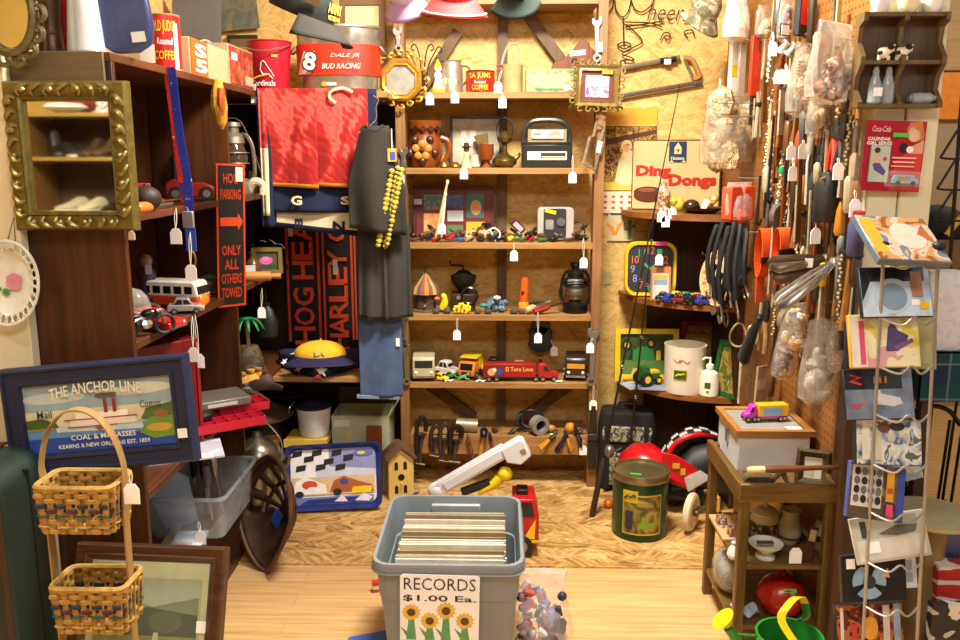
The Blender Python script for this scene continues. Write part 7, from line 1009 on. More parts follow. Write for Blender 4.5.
crowd.sort();seen={};KN=(('screwdriver','handled screwdriver'),('metal_strip','flat metal strip'),('hook_tool','long hook tool'),('pliers','slim pliers'),('chain','bead chain'));ORD='first second third fourth fifth sixth seventh eighth ninth tenth eleventh twelfth thirteenth fourteenth fifteenth sixteenth seventeenth eighteenth nineteenth twentieth'.split()
for px,y0,X,kd,cl,L,tl_ in crowd:
 p=PW(px,y0,X);q_=p.z-L;n_=seen[kd,cl]=seen.get((kd,cl),-1)+1;r=T(KN[kd][0],'%s %s on the crowded pegboard, %s of these from the left'%(CN_[cl],KN[kd][1],ORD[n_]),KN[kd][1].split()[-1],(p.x,p.y,q_),(0,tl_,.6),'crowded pegboard tools');m=P(cl,.4,.3 if kd!=4 else .7,.25,40)
 if kd==0:mesh('shaft',MB().tube([(0,0,0),(0,0,L*.55)],.0045,6),DARKSTEEL,r);mesh('handle',MB().tube([(0,0,L*.5),(0,0,L*.56),(0,0,L*.94),(0,0,L)],[.008,.012,.013,.007],8),m,r)
 elif kd==1:mesh('blade',MB().prism([(-.012,0),(.012,0),(.009,L),(-.009,L)],-.003,.003),m,r)
 elif kd==2:mesh('shaft',MB().tube([(0,0,L*.1),(0,0,L)],.005,6),m,r);mesh('hook',MB().tube(cr([(0,0,L*.12),(0,0,.01),(.014,0,0),(.024,0,.02)],4),.005,6),m,r)
 elif kd==3:mesh('arms',MB().tube([(-.012,0,0),(-.004,0,L*.6),(.006,0,L)],.006,6).tube([(.012,0,0),(.004,0,L*.6),(-.006,0,L)],.006,6),m,r);mesh('pivot',MB().cyl((0,-.009,L*.72),(0,.009,L*.72),.01,n=10),DARKSTEEL,r)
 else:mesh('links',(lambda mb:[mb.ball((.003*math.sin(j*1.7),.003*math.cos(j*1.7),L*j/24),.0062,n=6)for j in range(25)]and mb)(MB()),m,r)
# black bungee cords
for i,(px,y0,y1,X,lb)in enumerate(((716,228,300,.86,'black cord with hook, leftmost of dark bundle'),(722,226,318,.87,'long black cord hanging in front of platter edge'),(728,230,326,.87,'black cord with steel hook in middle of bundle'),(734,226,310,.88,'black braided cord right of the bundle middle'),(740,228,322,.89,'thick black cord beside the orange strap'),(746,232,300,.9,'short black cord next to the orange strap'))):
 p=PW(px,y0,X);q=WZ_at(X,p.y,y1);L=p.z-q;r=T('bungee_cord',lb,'cord',(p.x,p.y,q),.5+.2*i);s=.02+.006*(i%3)
 mesh('cord',MB().tube(cr([(-s,0,L*.25),(-s*1.3,.01,L*.6),(-s*.4,0,L*.95),(s*.5,0,L),(s*1.1,-.01,L*.6),(s*.7,0,L*.2),(0,.01,L*.3),(-s*.6,-.02,L*.5)],5),.0095,7),P('#121212',.7,0,.3,60,.3),r);mesh('hook',MB().tube(cr([(s*.7,0,L*.2),(s*.7,-.01,L*.06),(s*.1,-.015,0),(-s*.5,-.012,L*.05),(-s*.5,-.01,L*.12)],4),.004,6),P('#7a6a50',.3,.8),r);mesh('hook_end',MB().tube(cr([(-s,0,L*.25),(-s*1.2,-.012,L*.1),(-s*1.9,-.014,L*.06),(-s*2.2,-.01,L*.14)],4),.004,6),STEEL,r)
for i,(px,y0,y1,X,w_,lb)in enumerate(((763,228,276,.92,.05,'bright orange strap loop, left of the pair'),(783,227,264,.93,.07,'wide bright orange strap loop, right of the pair'))):
 p=PW(px,y0,X);q=WZ_at(X,p.y,y1);L=p.z-q;r=T('orange_strap',lb,'strap',(p.x,p.y,q),.45);mb=MB();pts=[(.0,.02*math.cos(a)-.012,L*.5+L*.5*math.sin(a))for a in(2*PI*k/20 for k in range(20))];mb.loft([[(x-w_/2,y,z),(x+w_/2,y,z),(x+w_/2,y*.9,z*.985),(x-w_/2,y*.9,z*.985)]for x,y,z in pts+[pts[0]]],True,False);mesh('webbing',mb,P('#e0561a',.6),r);mesh('buckle',MB().cbox((0,-.035,L*.35),(w_*1.15,.01,.022)),BLACK,r);mesh('tail',MB().box(-w_*.4,w_*.3,-.008,-.004,-L*.55,L*.1),P('#c8441a',.6),r)
# silver tongs and ladles
def tongs(label,a,b_,X,m,rad):p0=PW(*a,X);p1=PW(*b_,X-.03);p1=K(*b_,Y=p0.y-.12);d=p1-p0;r=T('kitchen_tongs',label,'tongs',p0);o=d.orthogonal().normalized()*.012;mesh('arm',MB().tube([o*.2,d*.4+o,d*.9+o,d],[rad*.6,rad,rad*1.3,rad*.8],7,flat=.5),m,r);mesh('arm',MB().tube([-o*.2,d*.4-o,d*.9-o*1.4,d*.98-o],[rad*.6,rad,rad*1.3,rad*.8],7,flat=.5),m,r);mesh('hinge',MB().ball((0,0,0),rad*1.2,n=9),m,r);return r
r=tongs('bright silver tongs slanting down to the left',(834,262),(777,306),.95,P('#c8c4b8',.2,.9,.15),.013);mesh('price_sticker',MB().ball(Vector((0,0,0)),.001,n=4).cbox(PW(818,271,.94)-Vector(r.location)+Vector((-.0,-.03,0)),(.02,.002,.02)),TAGW,r)
r=tongs('tarnished tongs pointing left with square white sticker',(826,258),(770,266),.95,P('#8a7c62',.3,.8,.2),.012);mesh('price_sticker',MB().cbox(K(809,263,Y=r.location.y-.06)-Vector(r.location),(.022,.002,.026)),TAGW,r)
tongs('brownish tongs pointing left below the stickered pair',(824,268),(772,276),.955,P('#6a5a42',.35,.7,.2),.012)
tongs('long black handled grips crossing above the toy lorry',(759,318),(741,362),.95,P('#1a1a1a',.4),.014)
r=T('coiled_wire','loop of pale wire hanging below the black cords','wire',PW(738,335,.9));mesh('loop',MB().tube([(.03*math.cos(a),.01*math.sin(2*a),.045*math.sin(a))for a in(2*PI*k/24 for k in range(24))],.004,6,True).tube([(.05+.02*math.cos(a),.01*math.sin(2*a),.04*math.sin(a))for a in(2*PI*k/24 for k in range(24))],.003,6,True),P('#b8a074',.3,.5),r)
for px,py,L,lb in((772,103,.22,'upper long steel peg hook behind the wide clear bag'),(776,116,.2,'second long steel peg hook behind the wide clear bag'),(770,178,.12,'steel peg hook below the wide clear bag'),(764,232,.14,'steel peg hook above the orange strap'),(735,255,.14,'steel peg hook beside the oval platter'),(778,40,.12,'steel peg hook near top of pegboard'),(850,176,.09,'short steel peg hook near the cream post'),(828,330,.12,'steel peg hook over the crumpled clear bag')):hook(px,py,L,lb)
for px,y0,y1,X,lb in((720,78,114,.88,'white tag on wide clear bag before cream tin sign'),(791,142,160,.93,'cream tag left of the pair above chains'),(803,140,159,.93,'white tag right of the pair above the reddish file'),(793,158,181,.93,'cream tag hanging lower among the chains'),(838,158,180,.92,'grey oval tag beside the black canister'),(855,190,217,.92,'pale tag hanging next to the red carded toy'),(816,214,244,.91,'big white tag above the silver tongs'),(773,32,56,.92,'white tag near silver shears packet'),(786,64,84,.93,'white roll tag below the small square card'),(778,72,84,.93,'white tag left of brown cords bag')):
 p=PW(px,y0,X);price_tag(p,(p.x,p.y-.01,WZ_at(X,p.y-.01,y1)),lb,wide=1.0,yaw=.3)
for i,(px,py,cl,lb)in enumerate(((779,52,'#d8cfc0','white bobbin on hook below the square card'),(787,55,'#8a9a8a','grey green spool on hook below square card'),(776,82,'#c8c0b0','pale spool lower left of square card'),(791,88,'#7a7468','dark spool beside brown cords bag'))):
 one('spool',MB().lathe([(.018,0),(.018,.006),(.011,.008),(.011,.034),(.018,.036),(.018,.042),(0,.042)],n=14),P(cl,.4),lb,'spool',PW(px,py,.93),(.4,.7,0))
c=K(703,8,Y=3.55);cap('camouflage cap hanging on back wall near pegboard corner',c,.8,mottle(['#5a5a3c','#7a6a4a','#a89a80','#3a4030'],30,.8),mottle(['#5a5a3c','#7a6a4a','#a89a80','#3a4030'],30,.8),(.9,.35,.4))
# ---- little wall shelf on the cream post
Ys=2.3;cx,z0,w,h=FR(861,13,947,108,Ys);r=T('small_wall_shelf','small dark wooden wall shelf with scalloped sides on cream post','wall shelf',(cx,Ys,z0));WS=wood('#4c3a20','#725832','z',1.5,.5);d=.054
side=[(0,0),(d,0),(d,h),(0,h),(-.0,h-.02),(d*.5,h*.86),(d*.6,h*.7),(0,h*.54),(0,h*.46),(d*.5,h*.34),(d*.6,h*.2),(0,h*.06)]
for x in(-w/2,-.006,w/2-.012):mb=MB();n=len(side);mb.add([(x,y,z)for y,z in side]+[(x+.012,y,z)for y,z in side],[tuple(range(n)),tuple(range(n,2*n))[::-1]]+[(i,(i+1)%n,(i+1)%n+n,i+n)for i in range(n)]);mesh('divider' if abs(x)<.01 else 'side',mb,WS,r)
mesh('back_panel',MB().box(-w/2+.01,w/2-.01,d-.004,d+.004,0,h),wood('#3c2c18','#5a4528','z',1.5),r)
for z in(0,h*.46,h-.01):mesh('shelf',MB().box(-w/2+.002,w/2-.002,.004,d,z,z+.01),WS,r)
zs_=z0+h*.46+.01
for i,px in enumerate((884,902)):
 q=T('cow_shaker',['white and black cow shaker, left of the pair in wall shelf','white and black cow shaker, right of the pair in wall shelf'][i],'salt shaker',(WX(px,2.315,zs_),2.318,zs_),-.3);CW=P('#e8dcc0',.25);s=.72
 mesh('body',MB().loft([[(x*.85*s,.019*q_*s*math.cos(a),(.026+dz+.02*q_*math.sin(a))*s)for a in(2*PI*k/14 for k in range(14))]for x,q_,dz in((-.026,.5,0),(-.02,.95,0),(0,1.1,-.001),(.014,1,.002),(.022,.7,.008),(.03,.75,.016),(.038,.5,.014))]),CW,q);mb=MB()
 for x in(-.016,.014):
  for y in(-.007,.007):mb.tube([(x*s,y*s,.014*s),(x*s,y*s,0)],[.005,.004],7)
 mesh('legs',mb,CW,q);mesh('black_patch',MB().ball((.02*s,-.012*s,.046*s),.013*s,(1,1,.9),9).ball((-.014*s,-.014*s,.026*s),.011*s,(1,.8,.8),8),BLACK,q);mesh('ears',MB().ball((.028*s,-.01,.05*s),.005,(1,1,.6),7).ball((.028*s,.01,.05*s),.005,(1,1,.6),7),P('#d8d0c0'),q)
zs_=z0+.01;GL=clear('#b8c4c8',.45,.06,.25)
for i,px in enumerate((874,887)):
 q=T('glass_salt_bottle',['clear glass bottle with white sticker in wall shelf','ribbed clear glass bottle in the middle of wall shelf'][i],'bottle',(WX(px,2.32,zs_),2.324,zs_));mesh('bottle',MB().lathe([(.015,0),(.018,.004),(.016,.05),(.008,.075),(.009,.085),(0,.086)],n=10 if i else 18),GL,q);mesh('stopper',MB().ball((0,0,.09),.008,n=9),P('#a8b0b0',.2,.4),q)
 if i==0:mesh('price_sticker',MB().cbox((.002,-.0175,.03),(.022,.001,.022)),TAGW,q)
q=T('lying_glass_bottle','small clear glass bottle lying in lower right of wall shelf','bottle',(WX(923,2.32,zs_),2.32,zs_+.014));mesh('bottle',MB().at((0,0,0),(0,PI/2,0)).lathe([(.013,-.032),(.015,-.02),(.015,.015),(.008,.025),(.008,.03)],n=12),GL,q);mesh('cap',MB().at((0,0,0),(0,PI/2,0)).lathe([(.009,-.04),(.009,-.032)],n=10),P('#a8b0b0',.2,.5),q)
zt2=z0+h
for px,s,lb,m in((880,.024,'blue and white china dish on top of wall shelf, left',mottle(['#e8e4e0','#e8e4e0','#5a6ab8'],60,.2)),(908,.028,'cream dish on top of wall shelf, middle',P('#e4dcb8',.2)),(932,.027,'white dish with green sprig on top of wall shelf',mottle(['#f0eee6','#f0eee6','#f0eee6','#6a8a6a'],40,.2))):one('china_dish',MB().lathe([(s*.6,0),(s*.9,.012),(s,.034),(s*.97,.034),(s*.8,.01),(0,.006)],n=22),m,lb,'dish',(WX(px,2.325,zt2),2.327,zt2))
# carded toy car on the post
cx,z0,w,h=FR(864,121,924,191,2.33);r=T('carded_toy_car','red carded toy car package hung on the cream post','toy package',(cx,2.335,z0+h/2),(0,.03,0));CRD=P('#a8142c',.35);art(r,'card',w,h,CRD,[(P('#d83a34',.35),[(.5,.05),(.98,.05),(.98,.68),(.85,.62),(.55,.45)]),(P('#c83c30'),rc(.5,.02,.98,.3)),(P('#d8a888'),circ(.82,.82,.13,.11)),(P('#c87a3a'),[(.66,.85),(.72,.98),(.92,1.0),(.98,.8),(.93,.68),(.9,.86),(.76,.92)]),(P('#e8b898'),circ(.8,.8,.08,.09)),(P('#d89a78'),[(.72,.62),(.98,.74),(.98,.55),(.76,.54)]),(BLACK,circ(.66,.62,.07,.07)),(WHITE,circ(.76,.6,.06,.05)),(P('#b8ccb8',.4),rc(.1,.13,.44,.66)),(P('#7a8a7a',.4),rc(.1,.13,.12,.66)),(P('#5a4a8a'),[(.16,.38),(.26,.42),(.4,.28),(.36,.22),(.2,.3)]),(P('#e0b090'),[(.18,.4),(.2,.56),(.28,.54),(.28,.4)]),(P('#4a2a1c'),circ(.22,.58,.05,.04)),(P('#c8382c'),circ(.36,.46,.035,.03))])
text(r,'Coca-Cola',w*.3,h*.085,(-w*.26,-.006,h*.38),P('#e8c8b8'),shear=.35);text(r,'CALENDAR',w*.38,h*.05,(-w*.28,-.006,h*.24),WHITE,fat=.03);text(r,'GIRL SERIES',w*.42,h*.05,(-w*.27,-.006,h*.18),WHITE,fat=.03);mesh('green_sticker',MB().cbox((w*.07,-.007,h*.3),(w*.26,.001,h*.06)),P('#4ac83a'),r);mesh('text_lines',MB().cbox((w*.17,-.006,h*-.02),(w*.4,.0006,.004)).cbox((w*.17,-.006,h*-.08),(w*.36,.0006,.004)).cbox((w*.16,-.006,h*-.14),(w*.38,.0006,.003)),P('#e8c0b8'),r)
v=mesh('toy_wagon',MB().prism([(-.034,.004),(.034,.004),(.034,.014),(.026,.017),(.02,.026),(-.028,.026),(-.034,.016)],-.012,.0),P('#8ac0d8',.3),r,loc=(w*.2,-.008,-h*.4),bev=.001);mesh('wood_panel',MB().box(-.02,.012,-.0135,-.012,.012,.022),P('#b08a54'),v);mesh('wheels',MB().cyl((-.02,-.014,.005),(-.02,-.01,.005),.006,n=12).cyl((.02,-.014,.005),(.02,-.01,.005),.006,n=12),BLACK,v);mesh('blister',MB().box(-.05,.05,-.022,-.002,-.002,.04),clear('#ffffff',.9,.05,.05),r,loc=(w*.18,-.004,-h*.42),bev=.006)
# ---- wire rack of disc cases
Yr=2.07;r=T('wire_disc_rack','chrome wire display rack of disc cases in front of cream post','rack',(K(897,450,Y=Yr).x,Yr,0));ch=P('#a8a8a4',.3,.6,.15);o=Vector(r.location)
for x0,x1 in((884,862),(939,916)):p0=K(x0,246,Y=Yr-.02)-o;p1=K(x1,655,Y=Yr-.02)-o;e=p1+(p1-p0)*(-p1.z-o.z)/(p1-p0).z;mesh('upright',MB().tube([p0,e],.0045,7),ch,r);mesh('black_knob',MB().ball(p0,.014,(1.2,1,.9),10),BLACK,r)
for y_ in(262,318,366,414,464,512,562,606):k=(y_-246)/409;a=K(884-22*k,y_,Y=Yr-.02)-o;b_=K(939-23*k,y_,Y=Yr-.02)-o;m_=(a+b_)/2;mesh('pocket_wire',MB().tube(cr([a,a*.7+b_*.3+Vector((0,-.03,-.012)),m_+Vector((0,-.034,.008)),a*.3+b_*.7+Vector((0,-.03,-.012)),b_],5),.003,6),ch,r)
mesh('rear_post',MB().tube([(0,.1,0),(0,.1,1.3)],.008,8),ch,r);mesh('base',MB().tube([(.03+.14*math.cos(a),.04+.14*math.sin(a),.008)for a in(2*PI*k/28 for k in range(28))],.008,6,True).tube([(-.11,.04,.008),(.17,.04,.008)],.006,6),ch,r)
def disc(label,cx,cy,wp,hp,lean,rz,roll,bgm,shapes,texts=(),th=.014,edge='#26282c',yo=0,name='disc_case',cat='disc case'):
 c=K(cx,cy,Y=Yr+yo);s=(c.y*cP+.2)/F*.93;w=wp*s;h=hp*s/max(.35,math.cos(lean-.25));q=T(name,label,cat,c,(-lean,roll,rz));mesh('case',MB().box(-w/2,w/2,0,th,-h/2,h/2),P(edge,.3),q,bev=.002);art(q,'cover',w*.97,h*.96,bgm,shapes,(0,-.0008,0),th=.0007)
 for s_,a,b_,x,z,m in texts:text(q,s_,w*a,h*b_,(w*x,-.0045,h*z),m)
 return q
ST=lambda x0,y0,x1,y1:(TAGW,rc(x0,y0,x1,y1))
disc('pale disc case lying nearly flat on top of the rack',902,238,74,52,1.0,.1,.06,mottle(['#7a4a24','#a87a50','#b89a84','#5a6a7c','#a8845c'],16,.2),[(P('#a8861c'),rc(.02,.15,.2,.95)),(P('#b0a090'),circ(.6,.55,.25,.3)),(P('#8a4a24'),[(.75,.6),(.95,.4),(.9,.85)])],th=.018,edge='#5a6674')
disc('blue grey disc case second from top of rack',896,292,75,51,.35,.12,0,mottle(['#6a8aa8','#a8c0d4','#c8d8e4','#8aa4bc'],9,.2,'LINEAR'),[(P('#1a1e28',.2),rc(0,.72,.92,1)),(P('#1c2230',.2),[(0,.3),(.14,.72),(0,.8)]),(P('#b8ccd8',.2),circ(.45,.42,.28,.36)),(P('#7a94a8',.2),circ(.45,.4,.2,.28)),(P('#a87a5a'),rc(.72,.4,.88,.92)),ST(.7,.22,.82,.34),(YEL,rc(.82,.14,.95,.3))])
disc('yellow and purple disc case third from top of rack',885,341,73,54,.3,.1,0,mottle(['#d8c84a','#e8e0b0','#d8a0a0','#e8d86a'],10,.3),[(P('#e8d8c8'),rc(0,.0,.22,1)),(P('#d84a6a'),rc(.12,.05,.2,.9)),(P('#e8e0d4'),rc(.05,.1,.12,.6)),(P('#4a3a6a'),[(.5,.3),(.55,.75),(.62,.9),(.7,.7),(.85,.6),(.8,.45),(.68,.3)]),(P('#7a4a8a'),[(.62,.4),(.9,.55),(.92,.48),(.66,.3)])],edge='#c8a83a')
disc('dark disc case with red lettering, fourth from top',879,394,75,52,.3,.12,0,mottle(['#5a6a84','#7a8aa0','#4a5870'],8,.3,'LINEAR'),[(P('#14161c',.3),rc(0,.6,.85,1)),(P('#c8c8cc'),[(.45,.3),(.5,.52),(.62,.48),(.8,.42),(.84,.3),(.7,.24)]),(P('#d8d4d0'),rc(.42,.36,.52,.58)),(P('#c82c2c'),[(.08,.92),(.26,.84),(.12,.78),(.26,.72),(.24,.68),(.06,.76),(.2,.84),(.08,.88)]),(P('#c83c34'),rc(.06,.28,.28,.31)),(P('#c83c34'),rc(.06,.22,.22,.25)),(P('#a86a3a'),rc(.42,.72,.46,.86)),(P('#a86a3a'),rc(.5,.72,.54,.86)),(P('#a86a3a'),rc(.58,.72,.62,.86))])
disc('busy pale blue disc case fifth from top of rack',889,442,72,48,.3,.1,.06,mottle(['#4a5a6a','#8aa0b0','#c8ccc0','#e0dcd0','#5a6a5a','#a8b8c4'],26,.3),[(P('#e0dccc'),rc(.08,.1,.2,.8)),(P('#c8c4a8'),rc(.28,.1,.38,.75)),(P('#6a4028'),circ(.42,.82,.1,.12)),(P('#2a2420'),circ(.62,.85,.12,.1))])
disc('disc case of black and white portraits tilted on rack',876,492,62,58,.3,.1,.17,mottle(['#8a7a5a','#5a4c3a','#a8946c'],10,.3),[(P('#d8d4cc'),rc(.04,.2,.6,.98)),*[(P('#1c1a18' if(i+j)%2 else '#6a6862'),circ(.13+.13*i,.34+.17*j,.055,.075))for i in range(4)for j in range(4)],(P('#d8a01c'),rc(.66,.35,.8,.9)),(P('#e83a7a'),rc(.68,.08,.8,.3)),(P('#3a4a9a'),rc(.86,0,1,1)),(P('#c8442a'),rc(.68,.5,.78,.6))],edge='#4a5a9a')
disc('grey paper booklet slipped crookedly in the rack',890,537,80,48,.35,.05,-.14,P('#b8b4a8',.5),[(P('#d0ccc0'),rc(.04,.05,.96,.5)),(P('#5a5c50'),[(.35,.6),(.6,.75),(.9,.72),(.85,.55),(.6,.52)]),(P('#3a3a34'),rc(.12,.55,.2,.92)),ST(.18,.2,.34,.45),(P('#8a9a7a'),rc(.6,.75,.9,.95))],th=.004,edge='#c8c4b4',name='booklet',cat='booklet')
disc('black disc case with pale blue ring and white sticker',874,578,72,50,.25,.1,0,P('#202428',.25),[(P('#8ab0c8'),circ(.42,.42,.27,.38)),(P('#1a1e22',.25),[(.42,.42),(.3,.85),(.56,.85)]),(P('#1a1e22',.25),[(.42,.42),(.1,.3),(.16,.1)]),(P('#1a1e22',.25),[(.42,.42),(.7,.3),(.66,.1)]),(P('#2a2e34'),circ(.42,.42,.1,.15)),(P('#c89a7a'),[(.6,.55),(.72,.72),(.74,.5)]),(P('#c8b8a8'),[(.3,.72),(.42,.82),(.4,.66)]),ST(.06,.72,.2,.94)])
disc('dark reddish disc case at the bottom of rack',870,628,76,52,.25,.1,0,mottle(['#2a1c1c','#6a2a24','#a8643a','#3a2a34','#8a4a2c'],20,.25),[(P('#d8d0c4'),rc(.05,.05,.1,.95)),(P('#c8c0b8'),rc(.7,.05,.8,.98)),(P('#d89a3a'),circ(.5,.5,.12,.25)),(P('#8aa0b8'),rc(.86,0,.96,1)),(P('#c83c3c'),rc(.22,.1,.3,.6))])
disc('olive backed card leaning out at right of the rack',922,342,26,56,.2,-.5,-.1,P('#8a8458',.5),[(P('#a09a70'),rc(.1,.1,.9,.9))],th=.005,edge='#6a643c',yo=.08,name='card',cat='card');disc('pale carton edge behind the fifth disc case',900,470,46,26,.3,.1,-.2,mottle(['#b8c0b8','#8a9aa0','#d0d0c4'],16,.4),[],yo=.05);disc('white disc case behind the black ringed case',905,560,24,60,.3,.1,0,P('#c8ccd0',.3),[(P('#8a9aa8'),rc(.2,.1,.8,.5))],yo=.06);disc('blue spined disc case behind the yellow and purple one',870,345,50,48,.3,.1,.05,P('#5a2a2a',.3),[],yo=.06)
# ---- beyond the post: the next room
struct('trim_4',MB().box(1.6,4.4,5.07,5.1,1.72,1.98),P('#d87c1c',.5));struct('trim_5',MB().box(1.08,4.5,5.06,5.1,1.99,2.75),wood('#8a6a40','#b08c58','x',.7))
r=T('black_wire_rack','black metal wire rack on wall at right edge','rack',K(955,180,Y=2.9));q=lambda a,b_:K(a,b_,Y=2.9)-Vector(r.location);mesh('post',MB().tube([q(962,95),q(945,330)],.006,6),BLACK,r)
for k in range(3):mesh('bracket',MB().tube(cr([q(959-3*k,128+31*k),q(944-3*k,152+31*k),q(942-3*k,158+31*k),q(962,159+31*k)],4),.004,6),BLACK,r)
zT=K(940,352,Y=2.75).z;xT=K(922,360,Y=2.75).x;r=T('plaid_covered_table','table under a green and navy plaid cloth at right','table',(xT+.45,3.1,0));mesh('tabletop',MB().box(-.43,.43,-.33,.33,zT-.03,zT-.006),P('#5a4028'),r);PL=plaid();mesh('plaid_cloth',MB().box(-.45,.45,-.35,-.345,zT-.17,zT).box(-.45,-.445,-.35,.35,zT-.17,zT).box(-.45,.45,-.35,.35,zT-.005,zT),PL,r)
for sx in(-1,1):
 for sy in(-1,1):mesh('leg',MB().box(sx*.4-.02,sx*.4+.02,sy*.3-.02,sy*.3+.02,0,zT-.03),P('#4a3420'),r)
one('white_hat',MB().lathe([(.1,0),(.1,.006),(.085,.04),(.06,.085),(.02,.105),(0,.107)],n=26),P('#d8dce0',.5),'white rounded hat on the plaid covered table','hat',(K(957,350,Y=2.9).x,2.9,zT))
r=T('dark_jacket_pile','dark clothes bundle with yellow stripe beyond the cream post','clothes',(K(940,235,Y=3.3).x,3.34,zT));hz=WZ(238,3.3)-zT;mesh('carton',MB().box(-.12,.14,-.08,.1,0,hz),P('#8a6a40',.7),r);mesh('bundle',MB().ball((0,0,hz+.05),.1,(1.2,.8,.8),12).ball((.08,0,hz+.03),.07,n=10),P('#1c2024',.8,0,.3,30),r);mesh('yellow_stripe',MB().tube([(.0,-.085,hz+.02),(.05,-.085,hz+.09)],.012,6),YEL,r)
r=T('white_printed_sack','white printed sack leaning behind the top disc cases','sack',(K(958,290,Y=2.72).x,2.82,zT));mesh('sack',MB().loft([[(x*q_,y*q_,z)for x,y in rrect(.16,.1,.03)]for q_,z in((.9,0),(1.05,.1),(1,.2),(.7,.26))]),mottle(['#d8dce0','#e4e6e8','#d8dce0','#8a94a4'],16,.6),r)
r=T('iron_fire_tools','bent black iron rods of a fire tool rack at right','fire tools',K(930,520,Y=2.82));q=lambda a,b_:K(a,b_,Y=2.82)-Vector(r.location);mesh('arched_rod',MB().tube(cr([q(905,520),q(906,440),q(915,412),q(930,406),q(948,410),q(960,425)],5),.008,7),P('#2a1c14',.4,.4),r)
for a,b_ in(((957,400),(936,545)),((950,420),(932,540)),((962,430),(944,548)),((945,500),(938,620))):mesh('rod',MB().tube([q(*a),q(*b_)],.005,6),P('#1c1612',.4,.4),r)
mesh('base',MB().tube([q(936,545),Vector((q(936,545).x,0,-r.location.z+.02))],.008,6).at((0,0,-r.location.z)).lathe([(.12,0),(.12,.015),(.01,.03)],n=20),P('#1c1612',.4,.4),r)
p=K(912,640,Y=2.5);r=T('tan_ceramic_stand','tan flared ceramic stand with pale tray top behind rack','stand',(p.x+.02,2.5,0));ht=WZ(512,2.5);mesh('column',MB().lathe([(.11,0),(.11,.02),(.07,.1),(.045,.26),(.05,ht-.03),(.09,ht-.004)],n=26),P('#8a7448',.5,0,.2,16),r);mesh('tray_top',MB().lathe([(.1,ht-.006),(.13,ht),(.13,ht+.012),(.115,ht+.01),(0,ht+.006)],n=28),P('#b8b088',.4),r)
for i,(a,b_,c_,d_,m,lb,y)in enumerate(((934,600,962,660,mottle(['#c8c4bc','#2a2a30','#e0dcd0','#6a6a6a'],12),'black and white magazine standing at lower right edge',2.3),(936,562,964,600,mottle(['#b82a2a','#e0d8d0','#c83c34'],8,.4,'CONSTANT',(.4,1,3)),'red and white striped box behind black and white magazine',2.42),(940,518,966,566,mottle(['#3a4a7a','#5a6a94','#2a3a64'],10),'dark blue book standing above the striped box',2.5))):
 x0_=K(a,600,Y=y).x;x1_=K(d_*0+c_,600,Y=y).x;zt_=WZ(b_,y);one(['magazine','striped_box','blue_book'][i],MB().box(-.0,x1_-x0_+.1,0,[.03,.06,.04][i],0,zt_),m,lb,['magazine','box','book'][i],(x0_,y,0))
one('grey_laptop',MB().at((0,0,0),(-.3,0,0)).box(-.12,.12,0,.02,0,.3),P('#9a9a90',.4),'pale framed slate leaning under the plaid cloth','slate',(K(915,420,Y=2.62).x+.02,2.62,WZ(470,2.62)-.3),.1)if False else None
# ---- small three tier table
zt3=.555;X0,X1,Y0,Y1=.722,1.008,2.40,2.80;TW=wood('#46300f','#7c5c28','z',1.5,.45);TWX=wood('#4c3312','#80602c','x',1.5,.4);r=T('three_tier_table','small brown wooden three tier table beside the pegboard','table',(X0,Y0,0));W_,D_=X1-X0,Y1-Y0
for x in(0,W_-.03):
 for y in(0,D_-.03):mesh('leg',MB().box(x,x+.03,y,y+.03,0,zt3),TW,r,bev=.003)
for z,nm in((zt3-.035,'top'),(.3,'shelf'),(.10,'shelf')):mesh(nm,MB().box(.004,W_-.004,.004,D_-.004,z-.014,z),TWX,r,bev=.002)
mesh('rim',MB().box(-.006,W_+.006,-.008,.01,zt3-.05,zt3+.008),TWX,r,bev=.003);mesh('rim',MB().box(-.008,.012,.01,D_,zt3-.05,zt3+.008),wood('#4c3312','#80602c','y',1.5,.4),r,bev=.003);mesh('rim',MB().box(W_-.01,W_+.006,.01,D_,zt3-.05,zt3+.008),wood('#4c3312','#80602c','y',1.5,.4),r,bev=.003)
z5_=zt3-.035;t3=lambda px,Y,z:(WX(px,Y,z),Y,z)
zc_=.655;r=T('glass_top_display_case','white display case with wood framed glass top on table','display case',(.0,0,0));a=K(738,432,Z=zc_);b_=K(813,432,Z=zc_);c_=K(715,400,Z=zc_);wd=b_.x-a.x;dp=.26;r.location=(a.x,a.y,z5_);hz=zc_-z5_;mesh('box',MB().box(.006,wd-.006,.006,dp-.006,0,hz-.012),P('#d8d8d4',.5,0,.05),r,bev=.003);LF=wood('#8a5a28','#b07c3e','x',2,.4);mesh('lid_frame',MB().at((wd/2,dp/2,hz-.004),(-PI/2,0,0)).frame(wd+.012,dp+.012,.022,-.01,.01),LF,r,bev=.002);mesh('glass_top',MB().box(.02,wd-.02,.02,dp-.02,hz-.004,hz),P('#a8a49c',.08,.2,.1),r);mesh('latch',MB().cbox((.004,dp*.5,hz*.6),(.01,.02,.04)),STEEL,r);mesh('price_sticker',MB().cbox((wd*.78,.03,hz+.0045),(.05,.03,.001)),P('#e8e0cc'),r)
s=semi('toy_delivery_lorry','magenta and yellow toy lorry on the glass display case',(WX(764,2.72,zc_),2.72,zc_+.0045),.145,.055,.04,P('#e0a81c',.35),P('#c832b0',.35),PI+.12,'');mesh('blue_panel',MB().box(-.05,.015,.0205,.0215,.022,.046),P('#7aa0c0',.4),s);mesh('magenta_base',MB().box(-.073,.03,-.0205,.0205,.012,.018),P('#c832b0',.35),s)
